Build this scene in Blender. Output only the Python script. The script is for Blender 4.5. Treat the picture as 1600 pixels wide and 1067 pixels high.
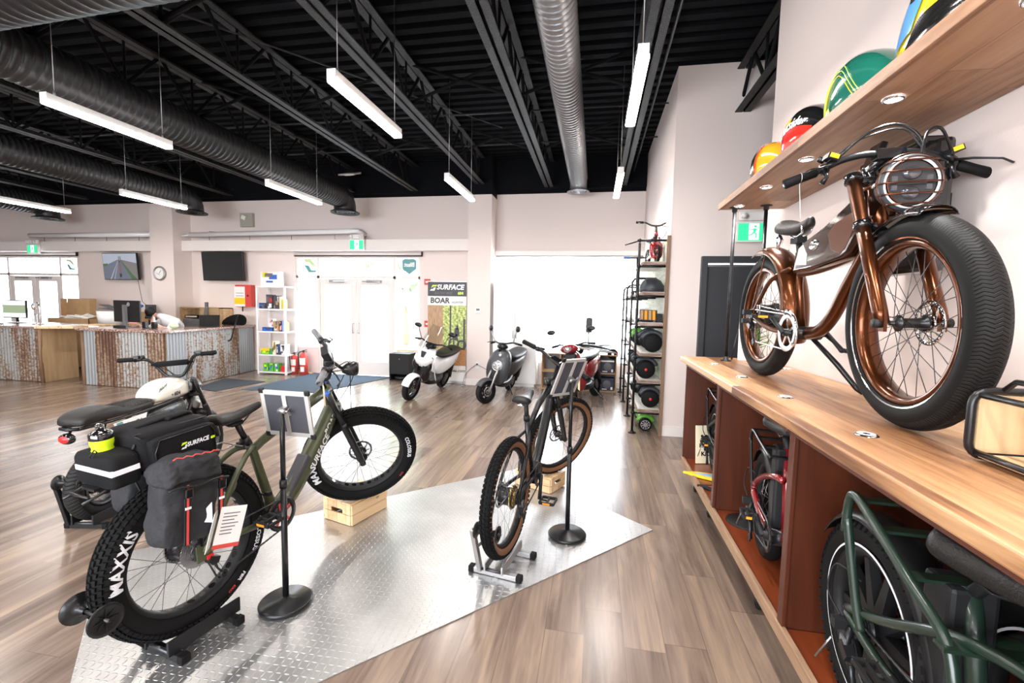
import bpy, math, random
from math import pi, sin, cos, radians, sqrt, atan2, tan
from mathutils import Matrix, Vector, Euler
random.seed(7)
for o in list(bpy.data.objects): bpy.data.objects.remove(o)
SC = bpy.context.scene
COL = SC.collection

# ---------------------------------------------------------------- camera
cd = bpy.data.cameras.new('camera'); cam = bpy.data.objects.new('camera', cd); COL.objects.link(cam)
cd.sensor_width = 36.0; cd.lens = 36.0 * 705 / 1600; cd.clip_start = 0.05; cd.clip_end = 200
cam.matrix_world = Matrix(((0.98331636, -0.03426223, 0.17864781, 0), (0.1808086, 0.07649595, -0.98053894, 0),
                           (0.01992962, 0.99648104, 0.08141462, 1.6), (0, 0, 0, 1)))
SC.camera = cam

# ---------------------------------------------------------------- world, exposure, daylight
W = bpy.data.worlds.new('daylight'); SC.world = W; W.use_nodes = True
nt = W.node_tree; bg = nt.nodes['Background']
tc = nt.nodes.new('ShaderNodeTexCoord'); sp = nt.nodes.new('ShaderNodeSeparateXYZ'); rp = nt.nodes.new('ShaderNodeValToRGB')
nt.links.new(tc.outputs['Generated'], sp.inputs[0]); nt.links.new(sp.outputs[2], rp.inputs[0]); nt.links.new(rp.outputs[0], bg.inputs[0])
rp.color_ramp.elements[0].color = (.86, .9, .95, 1); rp.color_ramp.elements[1].color = (.74, .87, 1, 1)
bg.inputs[1].default_value = 9.0
SC.view_settings.view_transform = 'Standard'; SC.view_settings.look = 'None'
SC.view_settings.exposure = 1.15; SC.view_settings.gamma = 1.0; SC.view_settings.use_curve_mapping = False

def area(name, loc, rot, sx, sy, power, col=(1, 1, 1), portal=False):
    l = bpy.data.lights.new(name, 'AREA'); l.shape = 'RECTANGLE'; l.size = sx; l.size_y = sy; l.energy = power; l.color = col
    if portal: l.cycles.is_portal = True
    o = bpy.data.objects.new(name, l); COL.objects.link(o); o.location = loc; o.rotation_euler = rot
    return o
# sky light enters through the storefront glazing of the back wall and an unseen rear opening added for fill
area('portal_door', (-5.07, 9.12, 1.3), (-pi/2, 0, 0), 2.95, 2.6, 1, portal=True)
area('portal_bay', (-.55, 9.12, 1.5), (-pi/2, 0, 0), 2.9, 2.2, 1, portal=True)
area('portal_far', (-13.6, 9.12, 1.3), (-pi/2, 0, 0), 2.9, 2.6, 1, portal=True)
area('portal_rear', (-3.5, -3.45, 1.85), (pi/2, 0, 0), 7.0, 2.1, 1, portal=True)
sl = bpy.data.lights.new('sun', 'SUN'); sl.energy = 0.0; sl.angle = radians(12); sl.color = (1, .96, .9)
so = bpy.data.objects.new('sun', sl); COL.objects.link(so); so.rotation_euler = (radians(-38), 0, radians(8))
LAMP_W = 14.0      # each ceiling tube

# ---------------------------------------------------------------- materials
def P(name, col, rough=.5, metal=0, spec=.5, coat=0, noise=0, nscale=20, bump=0, bscale=60, emit=None, es=1, cvar=None, alpha=None, stretch=(1, 1, 1)):
    m = bpy.data.materials.new(name); m.use_nodes = True; n = m.node_tree; b = n.nodes['Principled BSDF']
    b.inputs['Base Color'].default_value = (*col, 1); b.inputs['Roughness'].default_value = rough; b.inputs['Metallic'].default_value = metal
    b.inputs['Specular IOR Level'].default_value = spec; b.inputs['Coat Weight'].default_value = coat; b.inputs['Coat Roughness'].default_value = .05
    if emit: b.inputs['Emission Color'].default_value = (*emit, 1); b.inputs['Emission Strength'].default_value = es
    if alpha is not None: b.inputs['Alpha'].default_value = alpha
    t = n.nodes.new('ShaderNodeTexCoord'); mp = n.nodes.new('ShaderNodeMapping'); mp.inputs['Scale'].default_value = stretch
    n.links.new(t.outputs['Object'], mp.inputs[0])
    if noise or cvar:
        z = n.nodes.new('ShaderNodeTexNoise'); z.inputs['Scale'].default_value = nscale; z.inputs['Detail'].default_value = 5
        n.links.new(mp.outputs[0], z.inputs['Vector'])
        r = n.nodes.new('ShaderNodeValToRGB'); n.links.new(z.outputs['Fac'], r.inputs[0])
        c2 = cvar if cvar else tuple(min(1, x * (1 + noise)) for x in col); c1 = col if cvar else tuple(x * (1 - noise) for x in col)
        r.color_ramp.elements[0].position = .35; r.color_ramp.elements[1].position = .65
        r.color_ramp.elements[0].color = (*c1, 1); r.color_ramp.elements[1].color = (*c2, 1)
        n.links.new(r.outputs[0], b.inputs['Base Color'])
    if bump:
        z = n.nodes.new('ShaderNodeTexNoise'); z.inputs['Scale'].default_value = bscale; z.inputs['Detail'].default_value = 4
        n.links.new(mp.outputs[0], z.inputs['Vector'])
        bp = n.nodes.new('ShaderNodeBump'); bp.inputs['Strength'].default_value = bump; bp.inputs['Distance'].default_value = .01
        n.links.new(z.outputs['Fac'], bp.inputs['Height']); n.links.new(bp.outputs[0], b.inputs['Normal'])
    return m

class NB:
    """small node-graph helper"""
    def __init__(s, name, **kw):
        s.m = P(name, (.5, .5, .5), **kw); s.t = s.m.node_tree; s.b = s.t.nodes['Principled BSDF']
        s.co = s.t.nodes.new('ShaderNodeTexCoord').outputs['Object']
    def xyz(s, v=None):
        n = s.t.nodes.new('ShaderNodeSeparateXYZ'); s.t.links.new(v or s.co, n.inputs[0]); return n.outputs
    def comb(s, x, y, z):
        n = s.t.nodes.new('ShaderNodeCombineXYZ')
        for i, a in enumerate((x, y, z)): s.set(n.inputs[i], a)
        return n.outputs[0]
    def set(s, sock, a):
        if hasattr(a, 'links'): s.t.links.new(a, sock)
        else: sock.default_value = a
    def math(s, op, a, b=0.0, c=None):
        n = s.t.nodes.new('ShaderNodeMath'); n.operation = op; s.set(n.inputs[0], a); s.set(n.inputs[1], b)
        if c is not None: s.set(n.inputs[2], c)
        return n.outputs[0]
    def noise(s, v, scale=5, detail=4, rough=.55, dist=0):
        n = s.t.nodes.new('ShaderNodeTexNoise'); s.t.links.new(v, n.inputs['Vector'])
        n.inputs['Scale'].default_value = scale; n.inputs['Detail'].default_value = detail; n.inputs['Roughness'].default_value = rough; n.inputs['Distortion'].default_value = dist
        return n.outputs['Fac']
    def white(s, v):
        n = s.t.nodes.new('ShaderNodeTexWhiteNoise'); s.t.links.new(v, n.inputs['Vector']); return n.outputs['Value']
    def ramp(s, f, stops, interp='LINEAR'):
        n = s.t.nodes.new('ShaderNodeValToRGB'); s.t.links.new(f, n.inputs[0]); cr = n.color_ramp; cr.interpolation = interp
        while len(cr.elements) < len(stops): cr.elements.new(.5)
        for e, (p, c) in zip(cr.elements, stops): e.position = p; e.color = (*c, 1)
        return n.outputs[0]
    def mix(s, f, a, b, mode='MIX'):
        n = s.t.nodes.new('ShaderNodeMix'); n.data_type = 'RGBA'; n.blend_type = mode
        s.set(n.inputs['Factor'], f)
        for k, v in (('A', a), ('B', b)):
            sock = [i for i in n.inputs if i.name == k and i.type == 'RGBA'][0]
            if hasattr(v, 'links'): s.t.links.new(v, sock)
            else: sock.default_value = (*v, 1)
        return [o for o in n.outputs if o.type == 'RGBA'][0]
    def bump(s, h, strength=.3, dist=.005):
        n = s.t.nodes.new('ShaderNodeBump'); n.inputs['Strength'].default_value = strength; n.inputs['Distance'].default_value = dist
        s.t.links.new(h, n.inputs['Height']); s.t.links.new(n.outputs[0], s.b.inputs['Normal'])
    def color(s, c): s.t.links.new(c, s.b.inputs['Base Color']); return s
    def rough(s, c): s.t.links.new(c, s.b.inputs['Roughness']); return s

def wood(name, stops, along='Y', width=.0, length=9, rough=.5, gs=1.0, knots=0.0, seam=(.12, .07, .04), coat=0, pv=.32):
    """boards with grain running along one object axis; width 0 = one board"""
    g = NB(name, rough=rough, coat=coat); o = g.xyz(); ax = 'XYZ'.index(along)
    l = o[ax]; a, c = [o[i] for i in range(3) if i != ax]
    if width:
        u = g.math('DIVIDE', a, width); row = g.math('FLOOR', u)
        rnd = g.white(g.comb(row, 3.1, 0)); v = g.math('ADD', g.math('DIVIDE', l, length), g.math('MULTIPLY', rnd, 7.0)); cell = g.math('FLOOR', v)
        r2 = g.white(g.comb(row, cell, 1.7))
        off = g.math('MULTIPLY', r2, 37.0)
    else: off = 0.0; r2 = None
    vec = g.comb(g.math('ADD', g.math('MULTIPLY', a, 9 * gs), off), g.math('MULTIPLY', l, .9 * gs), g.math('MULTIPLY', c, 9 * gs))
    n1 = g.noise(vec, 1.6, 6, .6, .6)
    fine = g.noise(g.comb(g.math('MULTIPLY', a, 90 * gs), g.math('MULTIPLY', l, 3 * gs), g.math('MULTIPLY', c, 90 * gs)), 1, 3)
    f = g.math('ADD', g.math('MULTIPLY', n1, .8), g.math('MULTIPLY', fine, .2))
    if r2 is not None: f = g.math('ADD', f, g.math('MULTIPLY', g.math('SUBTRACT', r2, .5), pv))
    col = g.ramp(f, stops)
    if knots:
        vo = g.t.nodes.new('ShaderNodeTexVoronoi'); vo.inputs['Scale'].default_value = knots
        g.t.links.new(g.comb(g.math('ADD', a, off), g.math('MULTIPLY', l, .55), c), vo.inputs['Vector'])
        k = g.math('LESS_THAN', vo.outputs['Distance'], .07)
        col = g.mix(g.math('MULTIPLY', k, .7), col, tuple(x * .35 for x in stops[0][1]))
    if width:
        fu = g.math('FRACT', u); fv = g.math('FRACT', v)
        e = g.math('MINIMUM', g.math('MINIMUM', fu, g.math('SUBTRACT', 1, fu)), g.math('MULTIPLY', g.math('MINIMUM', fv, g.math('SUBTRACT', 1, fv)), length / width))
        s = g.math('LESS_THAN', e, .0022 / width)
        col = g.mix(g.math('MULTIPLY', s, .55), col, seam)
    g.color(col); g.bump(fine, .12, .002)
    return g.m

def glass_mat(name, tint=(1, 1, 1), refl=.08, clear=.96):
    m = bpy.data.materials.new(name); m.use_nodes = True; n = m.node_tree; n.nodes.clear()
    out = n.nodes.new('ShaderNodeOutputMaterial'); mx = n.nodes.new('ShaderNodeMixShader'); tr = n.nodes.new('ShaderNodeBsdfTransparent'); gl = n.nodes.new('ShaderNodeBsdfGlossy')
    tr.inputs[0].default_value = (*[t * clear for t in tint], 1); gl.inputs[1].default_value = .02; mx.inputs[0].default_value = refl
    n.links.new(tr.outputs[0], mx.inputs[1]); n.links.new(gl.outputs[0], mx.inputs[2]); n.links.new(mx.outputs[0], out.inputs[0])
    return m

M = {}
M['wall'] = P('wall_paint', (.76, .665, .63), .65, bump=.05, bscale=90)
M['wallgrey'] = P('wall_paint_upper', (.66, .60, .575), .65)
M['trimw'] = P('white_trim', (.82, .76, .73), .45)
M['black'] = P('black_matte', (.009, .009, .010), .55, spec=.35)
M['blackceil'] = P('black_ceiling_paint', (.0035, .0042, .006), .85, spec=.12, bump=.3, bscale=60)
M['joistp'] = P('black_joist_paint', (.010, .0105, .012), .6, spec=.5, bump=.8, bscale=90)
M['webp'] = P('black_web_paint', (.005, .0055, .007), .8, spec=.15)
M['ductblack'] = P('duct_dark_paint', (.032, .032, .034), .42, metal=.5)
M['ductgrey'] = P('duct_grey', (.27, .275, .29), .36, metal=.75)
M['satin'] = P('black_satin', (.008, .008, .009), .32, spec=.4)
M['gloss'] = P('black_gloss', (.006, .006, .007), .12, coat=.6)
M['rubber'] = P('rubber', (.005, .005, .0052), .75, spec=.15, bump=.15, bscale=120)
M['rubber2'] = P('rubber_smooth', (.005, .005, .0052), .65, spec=.18)
M['gum'] = P('gumwall', (.21, .095, .045), .6)
M['chrome'] = P('chrome', (.8, .8, .82), .12, metal=1)
M['alu'] = P('aluminium', (.42, .41, .41), .42, metal=.9)
M['steel'] = P('brushed_steel', (.42, .42, .44), .35, metal=1)
M['darksteel'] = P('dark_steel', (.07, .07, .075), .38, metal=.8)
M['pipe'] = P('black_iron_pipe', (.025, .025, .028), .4, metal=.7, noise=.3, nscale=30)
M['olive'] = P('olive_frame_paint', (.060, .070, .032), .38, coat=.15)
M['brown'] = P('copper_brown_paint', (.105, .030, .0085), .28, metal=.9, coat=.3)
M['brown2'] = P('dark_brown_paint', (.040, .014, .008), .18, metal=.8, coat=.5)
M['dkgreen'] = P('dark_green_paint', (.009, .022, .014), .35, coat=.3)
M['redp'] = P('red_paint', (.22, .008, .012), .22, metal=.2, coat=.8)
M['cream'] = P('cream_gloss', (.72, .70, .62), .15, coat=.8)
M['white'] = P('white_gloss', (.82, .82, .83), .2, coat=.5)
M['whitem'] = P('white_matte', (.82, .8, .78), .6)
M['leather'] = P('black_leather', (.011, .0095, .009), .42, spec=.35, bump=.25, bscale=140)
M['fabric'] = P('black_bag_fabric', (.007, .0068, .008), .85, spec=.18, bump=.3, bscale=180)
M['fabric2'] = P('grey_bag_fabric', (.020, .0205, .0235), .75, spec=.3, bump=1.0, bscale=14)
M['lime'] = P('lime_plastic', (.62, .86, .02), .3)
M['red'] = P('red_plastic', (.65, .02, .02), .4)
M['redflat'] = P('red_signal', (.62, .06, .05), .5)
M['orange'] = P('orange_reflector', (.95, .33, .02), .3)
M['yellow'] = P('yellow_plastic', (.9, .6, .02), .35)
M['green'] = P('green_plastic', (.10, .46, .04), .3, coat=.4)
M['blue'] = P('blue_plastic', (.03, .12, .5), .4)
M['gold'] = P('gold_cassette', (.62, .42, .12), .3, metal=1)
M['reflect'] = P('silver_reflective', (.8, .82, .86), .35)
M['grey'] = P('grey_plastic', (.13, .13, .14), .5)
M['greyp'] = P('grey_panel', (.055, .055, .066), .55)
M['scgrey'] = P('graphite_matte_paint', (.045, .048, .055), .42, coat=.1)
M['pink'] = P('pink_tag', (.9, .4, .45), .6)
M['paper'] = P('paper', (.85, .83, .8), .8)
M['tan'] = P('kraft_card', (.45, .28, .14), .8, noise=.08, nscale=6)
M['manila'] = P('manila_tag', (.85, .74, .52), .8)
M['door'] = P('grey_door_paint', (.035, .037, .043), .5)
M['mat'] = P('blue_grey_carpet_mat', (.040, .062, .088), .95, noise=.2, nscale=250, bump=.4, bscale=300)
M['matgrey'] = P('grey_carpet_mat', (.03, .037, .045), .95, noise=.2, nscale=250, bump=.4, bscale=300)
M['skin'] = P('skin', (.62, .36, .27), .55)
M['shirt'] = P('white_shirt', (.82, .82, .84), .85)
M['jeans'] = P('dark_trousers', (.04, .05, .08), .9)
M['glass'] = glass_mat('window_glass')
M['clearp'] = glass_mat('clear_windscreen', (.9, .93, .95), .15, .9)
M['signalu'] = P('sign_aluminium', (.50, .48, .46), .5, metal=.3)
M['lens'] = P('lamp_lens', (.35, .36, .38), .08, metal=.3, coat=1)
M['screenoff'] = P('dark_screen', (.012, .016, .018), .12, coat=.5)
M['tube'] = P('led_tube', (1, 1, 1), .5, emit=(1, .93, .88), es=14)
M['led'] = P('spot_led', (1, 1, 1), .5, emit=(1, .97, 1), es=22)
M['exitgreen'] = P('exit_sign_green', (.02, .55, .22), .5, emit=(.05, .85, .38), es=.35)
M['exitwhite'] = P('exit_sign_white', (.9, .95, .9), .5, emit=(.9, 1, .95), es=.5)
M['leaf'] = P('leaf', (.10, .22, .03), .6)
M['bush'] = P('tree_leaf', (.55, .66, .46), .8, noise=.3, nscale=3)
M['concrete'] = P('outside_concrete', (.75, .74, .72), .9)
M['ply'] = wood('plywood', [(.3, (.40, .26, .13)), (.6, (.56, .40, .23))], 'Z', gs=.6, knots=3)
M['pine'] = wood('pine', [(.3, (.58, .36, .18)), (.55, (.78, .54, .30)), (.8, (.84, .64, .40))], 'X', .09, 3, gs=1.1, knots=5)
M['floor'] = wood('floor_planks', [(.3, (.095, .064, .050)), (.43, (.17, .120, .094)), (.55, (.245, .178, .136)), (.68, (.34, .245, .175))], 'Y', .19, 1.22, rough=.24, gs=.62, seam=(.10, .07, .05), pv=.15)
M['ctop'] = wood('countertop_oak', [(.28, (.15, .06, .025)), (.42, (.36, .18, .08)), (.55, (.50, .29, .145)), (.72, (.58, .40, .23))], 'Y', .16, 2.6, rough=.4, gs=.8, knots=2.0, pv=.4, seam=(.2, .1, .05))
M['shelfw'] = wood('shelf_planks', [(.28, (.16, .07, .035)), (.5, (.33, .18, .10)), (.75, (.44, .28, .17))], 'Y', .14, 2.2, rough=.5, gs=.9, knots=3)
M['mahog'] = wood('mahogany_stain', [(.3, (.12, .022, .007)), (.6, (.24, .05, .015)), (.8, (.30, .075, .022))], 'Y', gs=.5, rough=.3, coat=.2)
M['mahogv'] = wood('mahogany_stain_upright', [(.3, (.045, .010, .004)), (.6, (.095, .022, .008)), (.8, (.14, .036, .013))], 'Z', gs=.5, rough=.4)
M['greywood'] = wood('weathered_board', [(.3, (.18, .10, .06)), (.55, (.36, .22, .13)), (.8, (.50, .35, .24))], 'Y', gs=1.2, rough=.7)
M['barkw'] = wood('rough_shelf_board', [(.3, (.10, .06, .045)), (.5, (.26, .18, .14)), (.7, (.50, .42, .38))], 'X', gs=2.5, rough=.8)
M['pillarw'] = wood('brown_board', [(.3, (.15, .085, .05)), (.7, (.28, .17, .10))], 'Z', gs=.8, rough=.6)

def diamond():
    g = NB('diamond_plate', rough=.36, metal=.9); o = g.xyz(); s = 1 / .028
    a = radians(2); u = g.math('MULTIPLY', o[0], s); v = g.math('MULTIPLY', o[1], s)
    fu = g.math('SUBTRACT', g.math('FRACT', u), .5); fv = g.math('SUBTRACT', g.math('FRACT', v), .5)
    par = g.math('MODULO', g.math('ADD', g.math('ABSOLUTE', g.math('FLOOR', u)), g.math('ABSOLUTE', g.math('FLOOR', v))), 2.0)
    x1 = g.math('ADD', fu, fv); y1 = g.math('SUBTRACT', fu, fv)
    lx = g.math('ADD', g.math('MULTIPLY', x1, par), g.math('MULTIPLY', y1, g.math('SUBTRACT', 1, par)))
    ly = g.math('ADD', g.math('MULTIPLY', y1, par), g.math('MULTIPLY', x1, g.math('SUBTRACT', 1, par)))
    d = g.math('ADD', g.math('POWER', g.math('DIVIDE', lx, .66), 2.0), g.math('POWER', g.math('DIVIDE', ly, .17), 2.0))
    h = g.math('SUBTRACT', 1, g.math('MINIMUM', d, 1.0))
    n = g.noise(g.co, 3, 4)
    g.color(g.ramp(g.math('ADD', g.math('MULTIPLY', n, .8), g.math('MULTIPLY', h, .2)), [(.3, (.48, .475, .47)), (.7, (.66, .655, .65))])); g.bump(h, .8, .004)
    return g.m
M['plate'] = diamond()

def rust(name, seed, amt, base=(.46, .47, .48)):
    g = NB(name, rough=.5, metal=.35); o = g.xyz()
    v = g.comb(g.math('ADD', o[0], seed), g.math('MULTIPLY', o[1], 1), g.math('MULTIPLY', o[2], .18))
    st = g.noise(v, 4.5, 4, .6); sp_ = g.noise(g.comb(g.math('ADD', o[0], seed), o[1], o[2]), 26, 3, .6)
    f = g.math('ADD', g.math('MULTIPLY', st, .55), g.math('MULTIPLY', sp_, .45))
    g.color(g.ramp(f, [(amt - .05, base), (amt + .01, (.27, .18, .12)), (amt + .07, (.15, .075, .042)), (amt + .2, (.09, .04, .028))]))
    return g.m
M['rust1'] = rust('corrugated_rust_heavy', 3.3, .44, (.30, .25, .20))
M['rust2'] = rust('corrugated_rust_spots', 8.1, .52, (.38, .385, .38))
M['rust3'] = rust('corrugated_clean', 1.2, .66, (.33, .345, .36))

def granite():
    g = NB('speckled_granite', rough=.2, coat=.4)
    f = g.noise(g.co, 70, 2, .5)
    g.color(g.ramp(f, [(.36, (.05, .03, .03)), (.45, (.30, .16, .12)), (.55, (.50, .34, .28)), (.66, (.68, .62, .60))])); return g.m
M['granite'] = granite()

def tire_mat(name, K, bands, amp=.5, base=(.035, .031, .029)):
    """zig-zag tread: wheel-centred object space, axle along Y"""
    g = NB(name, rough=.6, spec=.22); o = g.xyz(); ang = g.math('ARCTAN2', o[2], o[0])
    zig = g.math('PINGPONG', g.math('MULTIPLY', o[1], bands), 1.0)
    ph = g.math('ADD', g.math('MULTIPLY', ang, K / (2 * pi)), g.math('MULTIPLY', zig, amp))
    h = g.math('ABSOLUTE', g.math('SUBTRACT', g.math('FRACT', ph), .5))
    h = g.math('MINIMUM', g.math('MULTIPLY', h, 5), 1.0)
    g.color(g.ramp(h, [(.2, tuple(x * .45 for x in base)), (.9, base)])); g.bump(h, .9, .004); return g.m
M['tread_zig'] = tire_mat('zigzag_tread_rubber', 190, 60, .7, (.0065, .006, .006))
M['tread_road'] = tire_mat('grooved_tread_rubber', 60, 9, 1.4, (.016, .0155, .016))

# ---------------------------------------------------------------- mesh builder
class B:
    def __init__(s): s.v = []; s.f = []; s.m = []; s.s = []; s.T = Matrix.Identity(4)
    def add(s, vs, fs, mi=0, sm=True):
        k = len(s.v); s.v += [tuple(s.T @ Vector(p)) for p in vs]
        for f in fs: s.f.append([k + i for i in f]); s.m.append(mi); s.s.append(sm)
        return s
    def box(s, c, d, R=None, mi=0):
        x, y, z = [a / 2 for a in d]; c = Vector(c); vs = []
        for k in (-z, z):
            for j in (-y, y):
                for i in (-x, x):
                    p = Vector((i, j, k)); vs.append((R @ p if R else p) + c)
        return s.add(vs, [(0, 2, 3, 1), (4, 5, 7, 6), (0, 1, 5, 4), (2, 6, 7, 3), (0, 4, 6, 2), (1, 3, 7, 5)], mi, False)
    def bx(s, x0, x1, y0, y1, z0, z1, mi=0): return s.box(((x0+x1)/2, (y0+y1)/2, (z0+z1)/2), (x1-x0, y1-y0, z1-z0), None, mi)
    def tube(s, pts, r, n=10, closed=False, mi=0, cap=True, flat=1.0, up=None):
        P_ = [Vector(p) for p in pts]; N = len(P_); rs = r if hasattr(r, '__len__') else [r] * N
        T = []
        for i in range(N):
            a = P_[i - 1] if (i > 0 or closed) else P_[i]; b = P_[(i + 1) % N] if (i < N - 1 or closed) else P_[i]
            T.append((b - a).normalized())
        u = Vector(up) if up else (Vector((0, 0, 1)) if abs(T[0].z) < .9 else Vector((1, 0, 0)))
        u = (u - T[0] * u.dot(T[0])).normalized(); vs = []
        for i in range(N):
            if i: u = (u - T[i] * u.dot(T[i])).normalized()
            w = T[i].cross(u)
            for k in range(n):
                a = 2 * pi * k / n; vs.append(P_[i] + (u * cos(a) * flat + w * sin(a)) * rs[i])
        fs = [(i * n + k, i * n + (k + 1) % n, ((i + 1) % N) * n + (k + 1) % n, ((i + 1) % N) * n + k) for i in range(N if closed else N - 1) for k in range(n)]
        if cap and not closed: fs += [tuple(reversed(range(n))), tuple((N - 1) * n + k for k in range(n))]
        return s.add(vs, fs, mi)
    def cyl(s, a, b, r, r2=None, n=14, mi=0): return s.tube([a, b], [r, r if r2 is None else r2], n, mi=mi)
    def lathe(s, prof, c=(0, 0, 0), ax='Z', n=24, closed=False, mi=0, sm=True, a0=0, a1=2 * pi):
        full = abs(a1 - a0 - 2 * pi) < 1e-6; cnt = n if full else n + 1; vs = []; K = len(prof)
        for i in range(cnt):
            a = a0 + (a1 - a0) * i / n
            for r, h in prof:
                p = {'Z': (r * cos(a), r * sin(a), h), 'Y': (r * cos(a), h, r * sin(a)), 'X': (h, r * cos(a), r * sin(a))}[ax]
                vs.append((p[0] + c[0], p[1] + c[1], p[2] + c[2]))
        fs = []
        for i in range(n):
            j = (i + 1) % cnt
            for k in range(K if closed else K - 1):
                l = (k + 1) % K; fs.append((i * K + k, i * K + l, j * K + l, j * K + k))
        return s.add(vs, fs, mi, sm)
    def loft(s, secs, closed=True, mi=0, cap=True, sm=True):
        n = len(secs[0]); vs = [p for q in secs for p in q]; K = len(secs)
        fs = [(i * n + k, i * n + (k + 1) % n, (i + 1) * n + (k + 1) % n, (i + 1) * n + k) for i in range(K - 1) for k in range(n if closed else n - 1)]
        if cap: fs += [tuple(reversed(range(n))), tuple((K - 1) * n + k for k in range(n))]
        return s.add(vs, fs, mi, sm)
    def prism(s, poly, d, mi=0, sm=False):
        """poly: 3-D points of one face, d: extrusion vector"""
        d = Vector(d); n = len(poly); a = [Vector(p) for p in poly]
        return s.add(a + [p + d for p in a], [tuple(reversed(range(n))), tuple(range(n, 2 * n))] + [(k, (k + 1) % n, n + (k + 1) % n, n + k) for k in range(n)], mi, sm)
    def ball(s, c, r, n=14, m=8, mi=0):
        rx, ry, rz = r if hasattr(r, '__len__') else (r, r, r); vs = [(c[0], c[1], c[2] - rz)]
        for j in range(1, m):
            b = -pi / 2 + pi * j / m
            for i in range(n): a = 2 * pi * i / n; vs.append((c[0] + rx * cos(a) * cos(b), c[1] + ry * sin(a) * cos(b), c[2] + rz * sin(b)))
        vs.append((c[0], c[1], c[2] + rz)); L = len(vs) - 1
        fs = [(0, 1 + (i + 1) % n, 1 + i) for i in range(n)]
        for j in range(m - 2): fs += [(1 + j * n + i, 1 + j * n + (i + 1) % n, 1 + (j + 1) * n + (i + 1) % n, 1 + (j + 1) * n + i) for i in range(n)]
        fs += [(L, 1 + (m - 2) * n + i, 1 + (m - 2) * n + (i + 1) % n) for i in range(n)]
        return s.add(vs, fs, mi)
    def text(s, txt, size, place, mi=0, shear=0, bold=0, sx=1.0, flip=False, cuts=0):
        vs, fs = text_geo(txt, size, shear, bold)
        for _ in range(cuts):     # finer faces, so lettering follows a curved sidewall
            vs = list(vs); fs2 = []; mid = {}
            def mp(i, j):
                k = (min(i, j), max(i, j))
                if k not in mid: mid[k] = len(vs); vs.append(((vs[i][0] + vs[j][0]) / 2, (vs[i][1] + vs[j][1]) / 2))
                return mid[k]
            for f in fs:
                for q in range(1, len(f) - 1):
                    i, j, k = f[0], f[q], f[q + 1]; m1, m2, m3 = mp(i, j), mp(j, k), mp(k, i); fs2 += [(i, m1, m3), (m1, j, m2), (m3, m2, k), (m1, m2, m3)]
            fs = fs2
        q = [place(x * sx * (-1 if flip else 1), y) for x, y in vs]
        return s.add(q, fs, mi, False)

_tc = {}
def text_geo(txt, size, shear=0, bold=0):
    k = (txt, size, shear, bold)
    if k in _tc: return _tc[k]
    cu = bpy.data.curves.new('lettering', 'FONT'); cu.body = txt; cu.size = size; cu.shear = shear; cu.offset = bold; cu.align_x = 'CENTER'; cu.align_y = 'CENTER'; cu.resolution_u = 2
    o = bpy.data.objects.new('lettering', cu); COL.objects.link(o)
    me = o.evaluated_get(bpy.context.evaluated_depsgraph_get()).to_mesh()
    vs = [(v.co.x, v.co.y) for v in me.vertices]; fs = [tuple(p.vertices) for p in me.polygons]
    bpy.data.objects.remove(o); bpy.data.curves.remove(cu)
    if vs:
        cx = (min(v[0] for v in vs) + max(v[0] for v in vs)) / 2; vs = [(x - cx, y) for x, y in vs]
    _tc[k] = (vs, fs); return vs, fs

def T(x=0, y=0, z=0): return Matrix.Translation((x, y, z))
def Rx(a): return Matrix.Rotation(a, 4, 'X')
def Ry(a): return Matrix.Rotation(a, 4, 'Y')
def Rz(a): return Matrix.Rotation(a, 4, 'Z')

def obj(name, b, mats, parent=None, X=None, bev=0, sub=0, label=None, seg=2):
    me = bpy.data.meshes.new(name); me.from_pydata(b.v, [], b.f)
    for m in (mats if isinstance(mats, (list, tuple)) else [mats]): me.materials.append(M[m] if isinstance(m, str) else m)
    me.polygons.foreach_set('material_index', b.m); me.polygons.foreach_set('use_smooth', b.s); me.update()
    o = bpy.data.objects.new(name, me); COL.objects.link(o)
    if parent is not None: o.parent = parent
    if X is not None: o.matrix_basis = X
    if label: o['label'] = label
    if bev:
        md = o.modifiers.new('bevel', 'BEVEL'); md.width = bev; md.segments = seg; md.limit_method = 'ANGLE'; md.angle_limit = radians(40)
    if sub: md = o.modifiers.new('subsurf', 'SUBSURF'); md.levels = sub; md.render_levels = sub
    return o
def tag(o, label, cat, group=None, kind=None):
    if label: o['label'] = label
    if cat: o['category'] = cat
    if group: o['group'] = group
    if kind: o['kind'] = kind
    return o
def thing(name, label, cat, X=None, group=None):
    o = bpy.data.objects.new(name, None); o.empty_display_size = .1; COL.objects.link(o)
    if X is not None: o.matrix_basis = X if isinstance(X, Matrix) else T(*X)
    return tag(o, label, cat, group)
def struct(name, b, mats, parent=None, **k):
    o = obj(name, b, mats, parent, **k)
    if parent is None: o['kind'] = 'structure'
    return o
def dup(root, X, label=None, group=None):
    def cp(o, par):
        c = o.copy(); COL.objects.link(c); c.parent = par
        for ch in o.children: cp(ch, c)
        return c
    r = cp(root, None); r.matrix_basis = X
    if label: r['label'] = label
    if group: r['group'] = group
    return r
# ================================================================ THE ROOM
DECK = 4.43; XR = 1.45
b = B(); b.bx(-17, 6, -3.5, 9.1, -.05, 0); struct('floor', b, 'floor')
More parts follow.
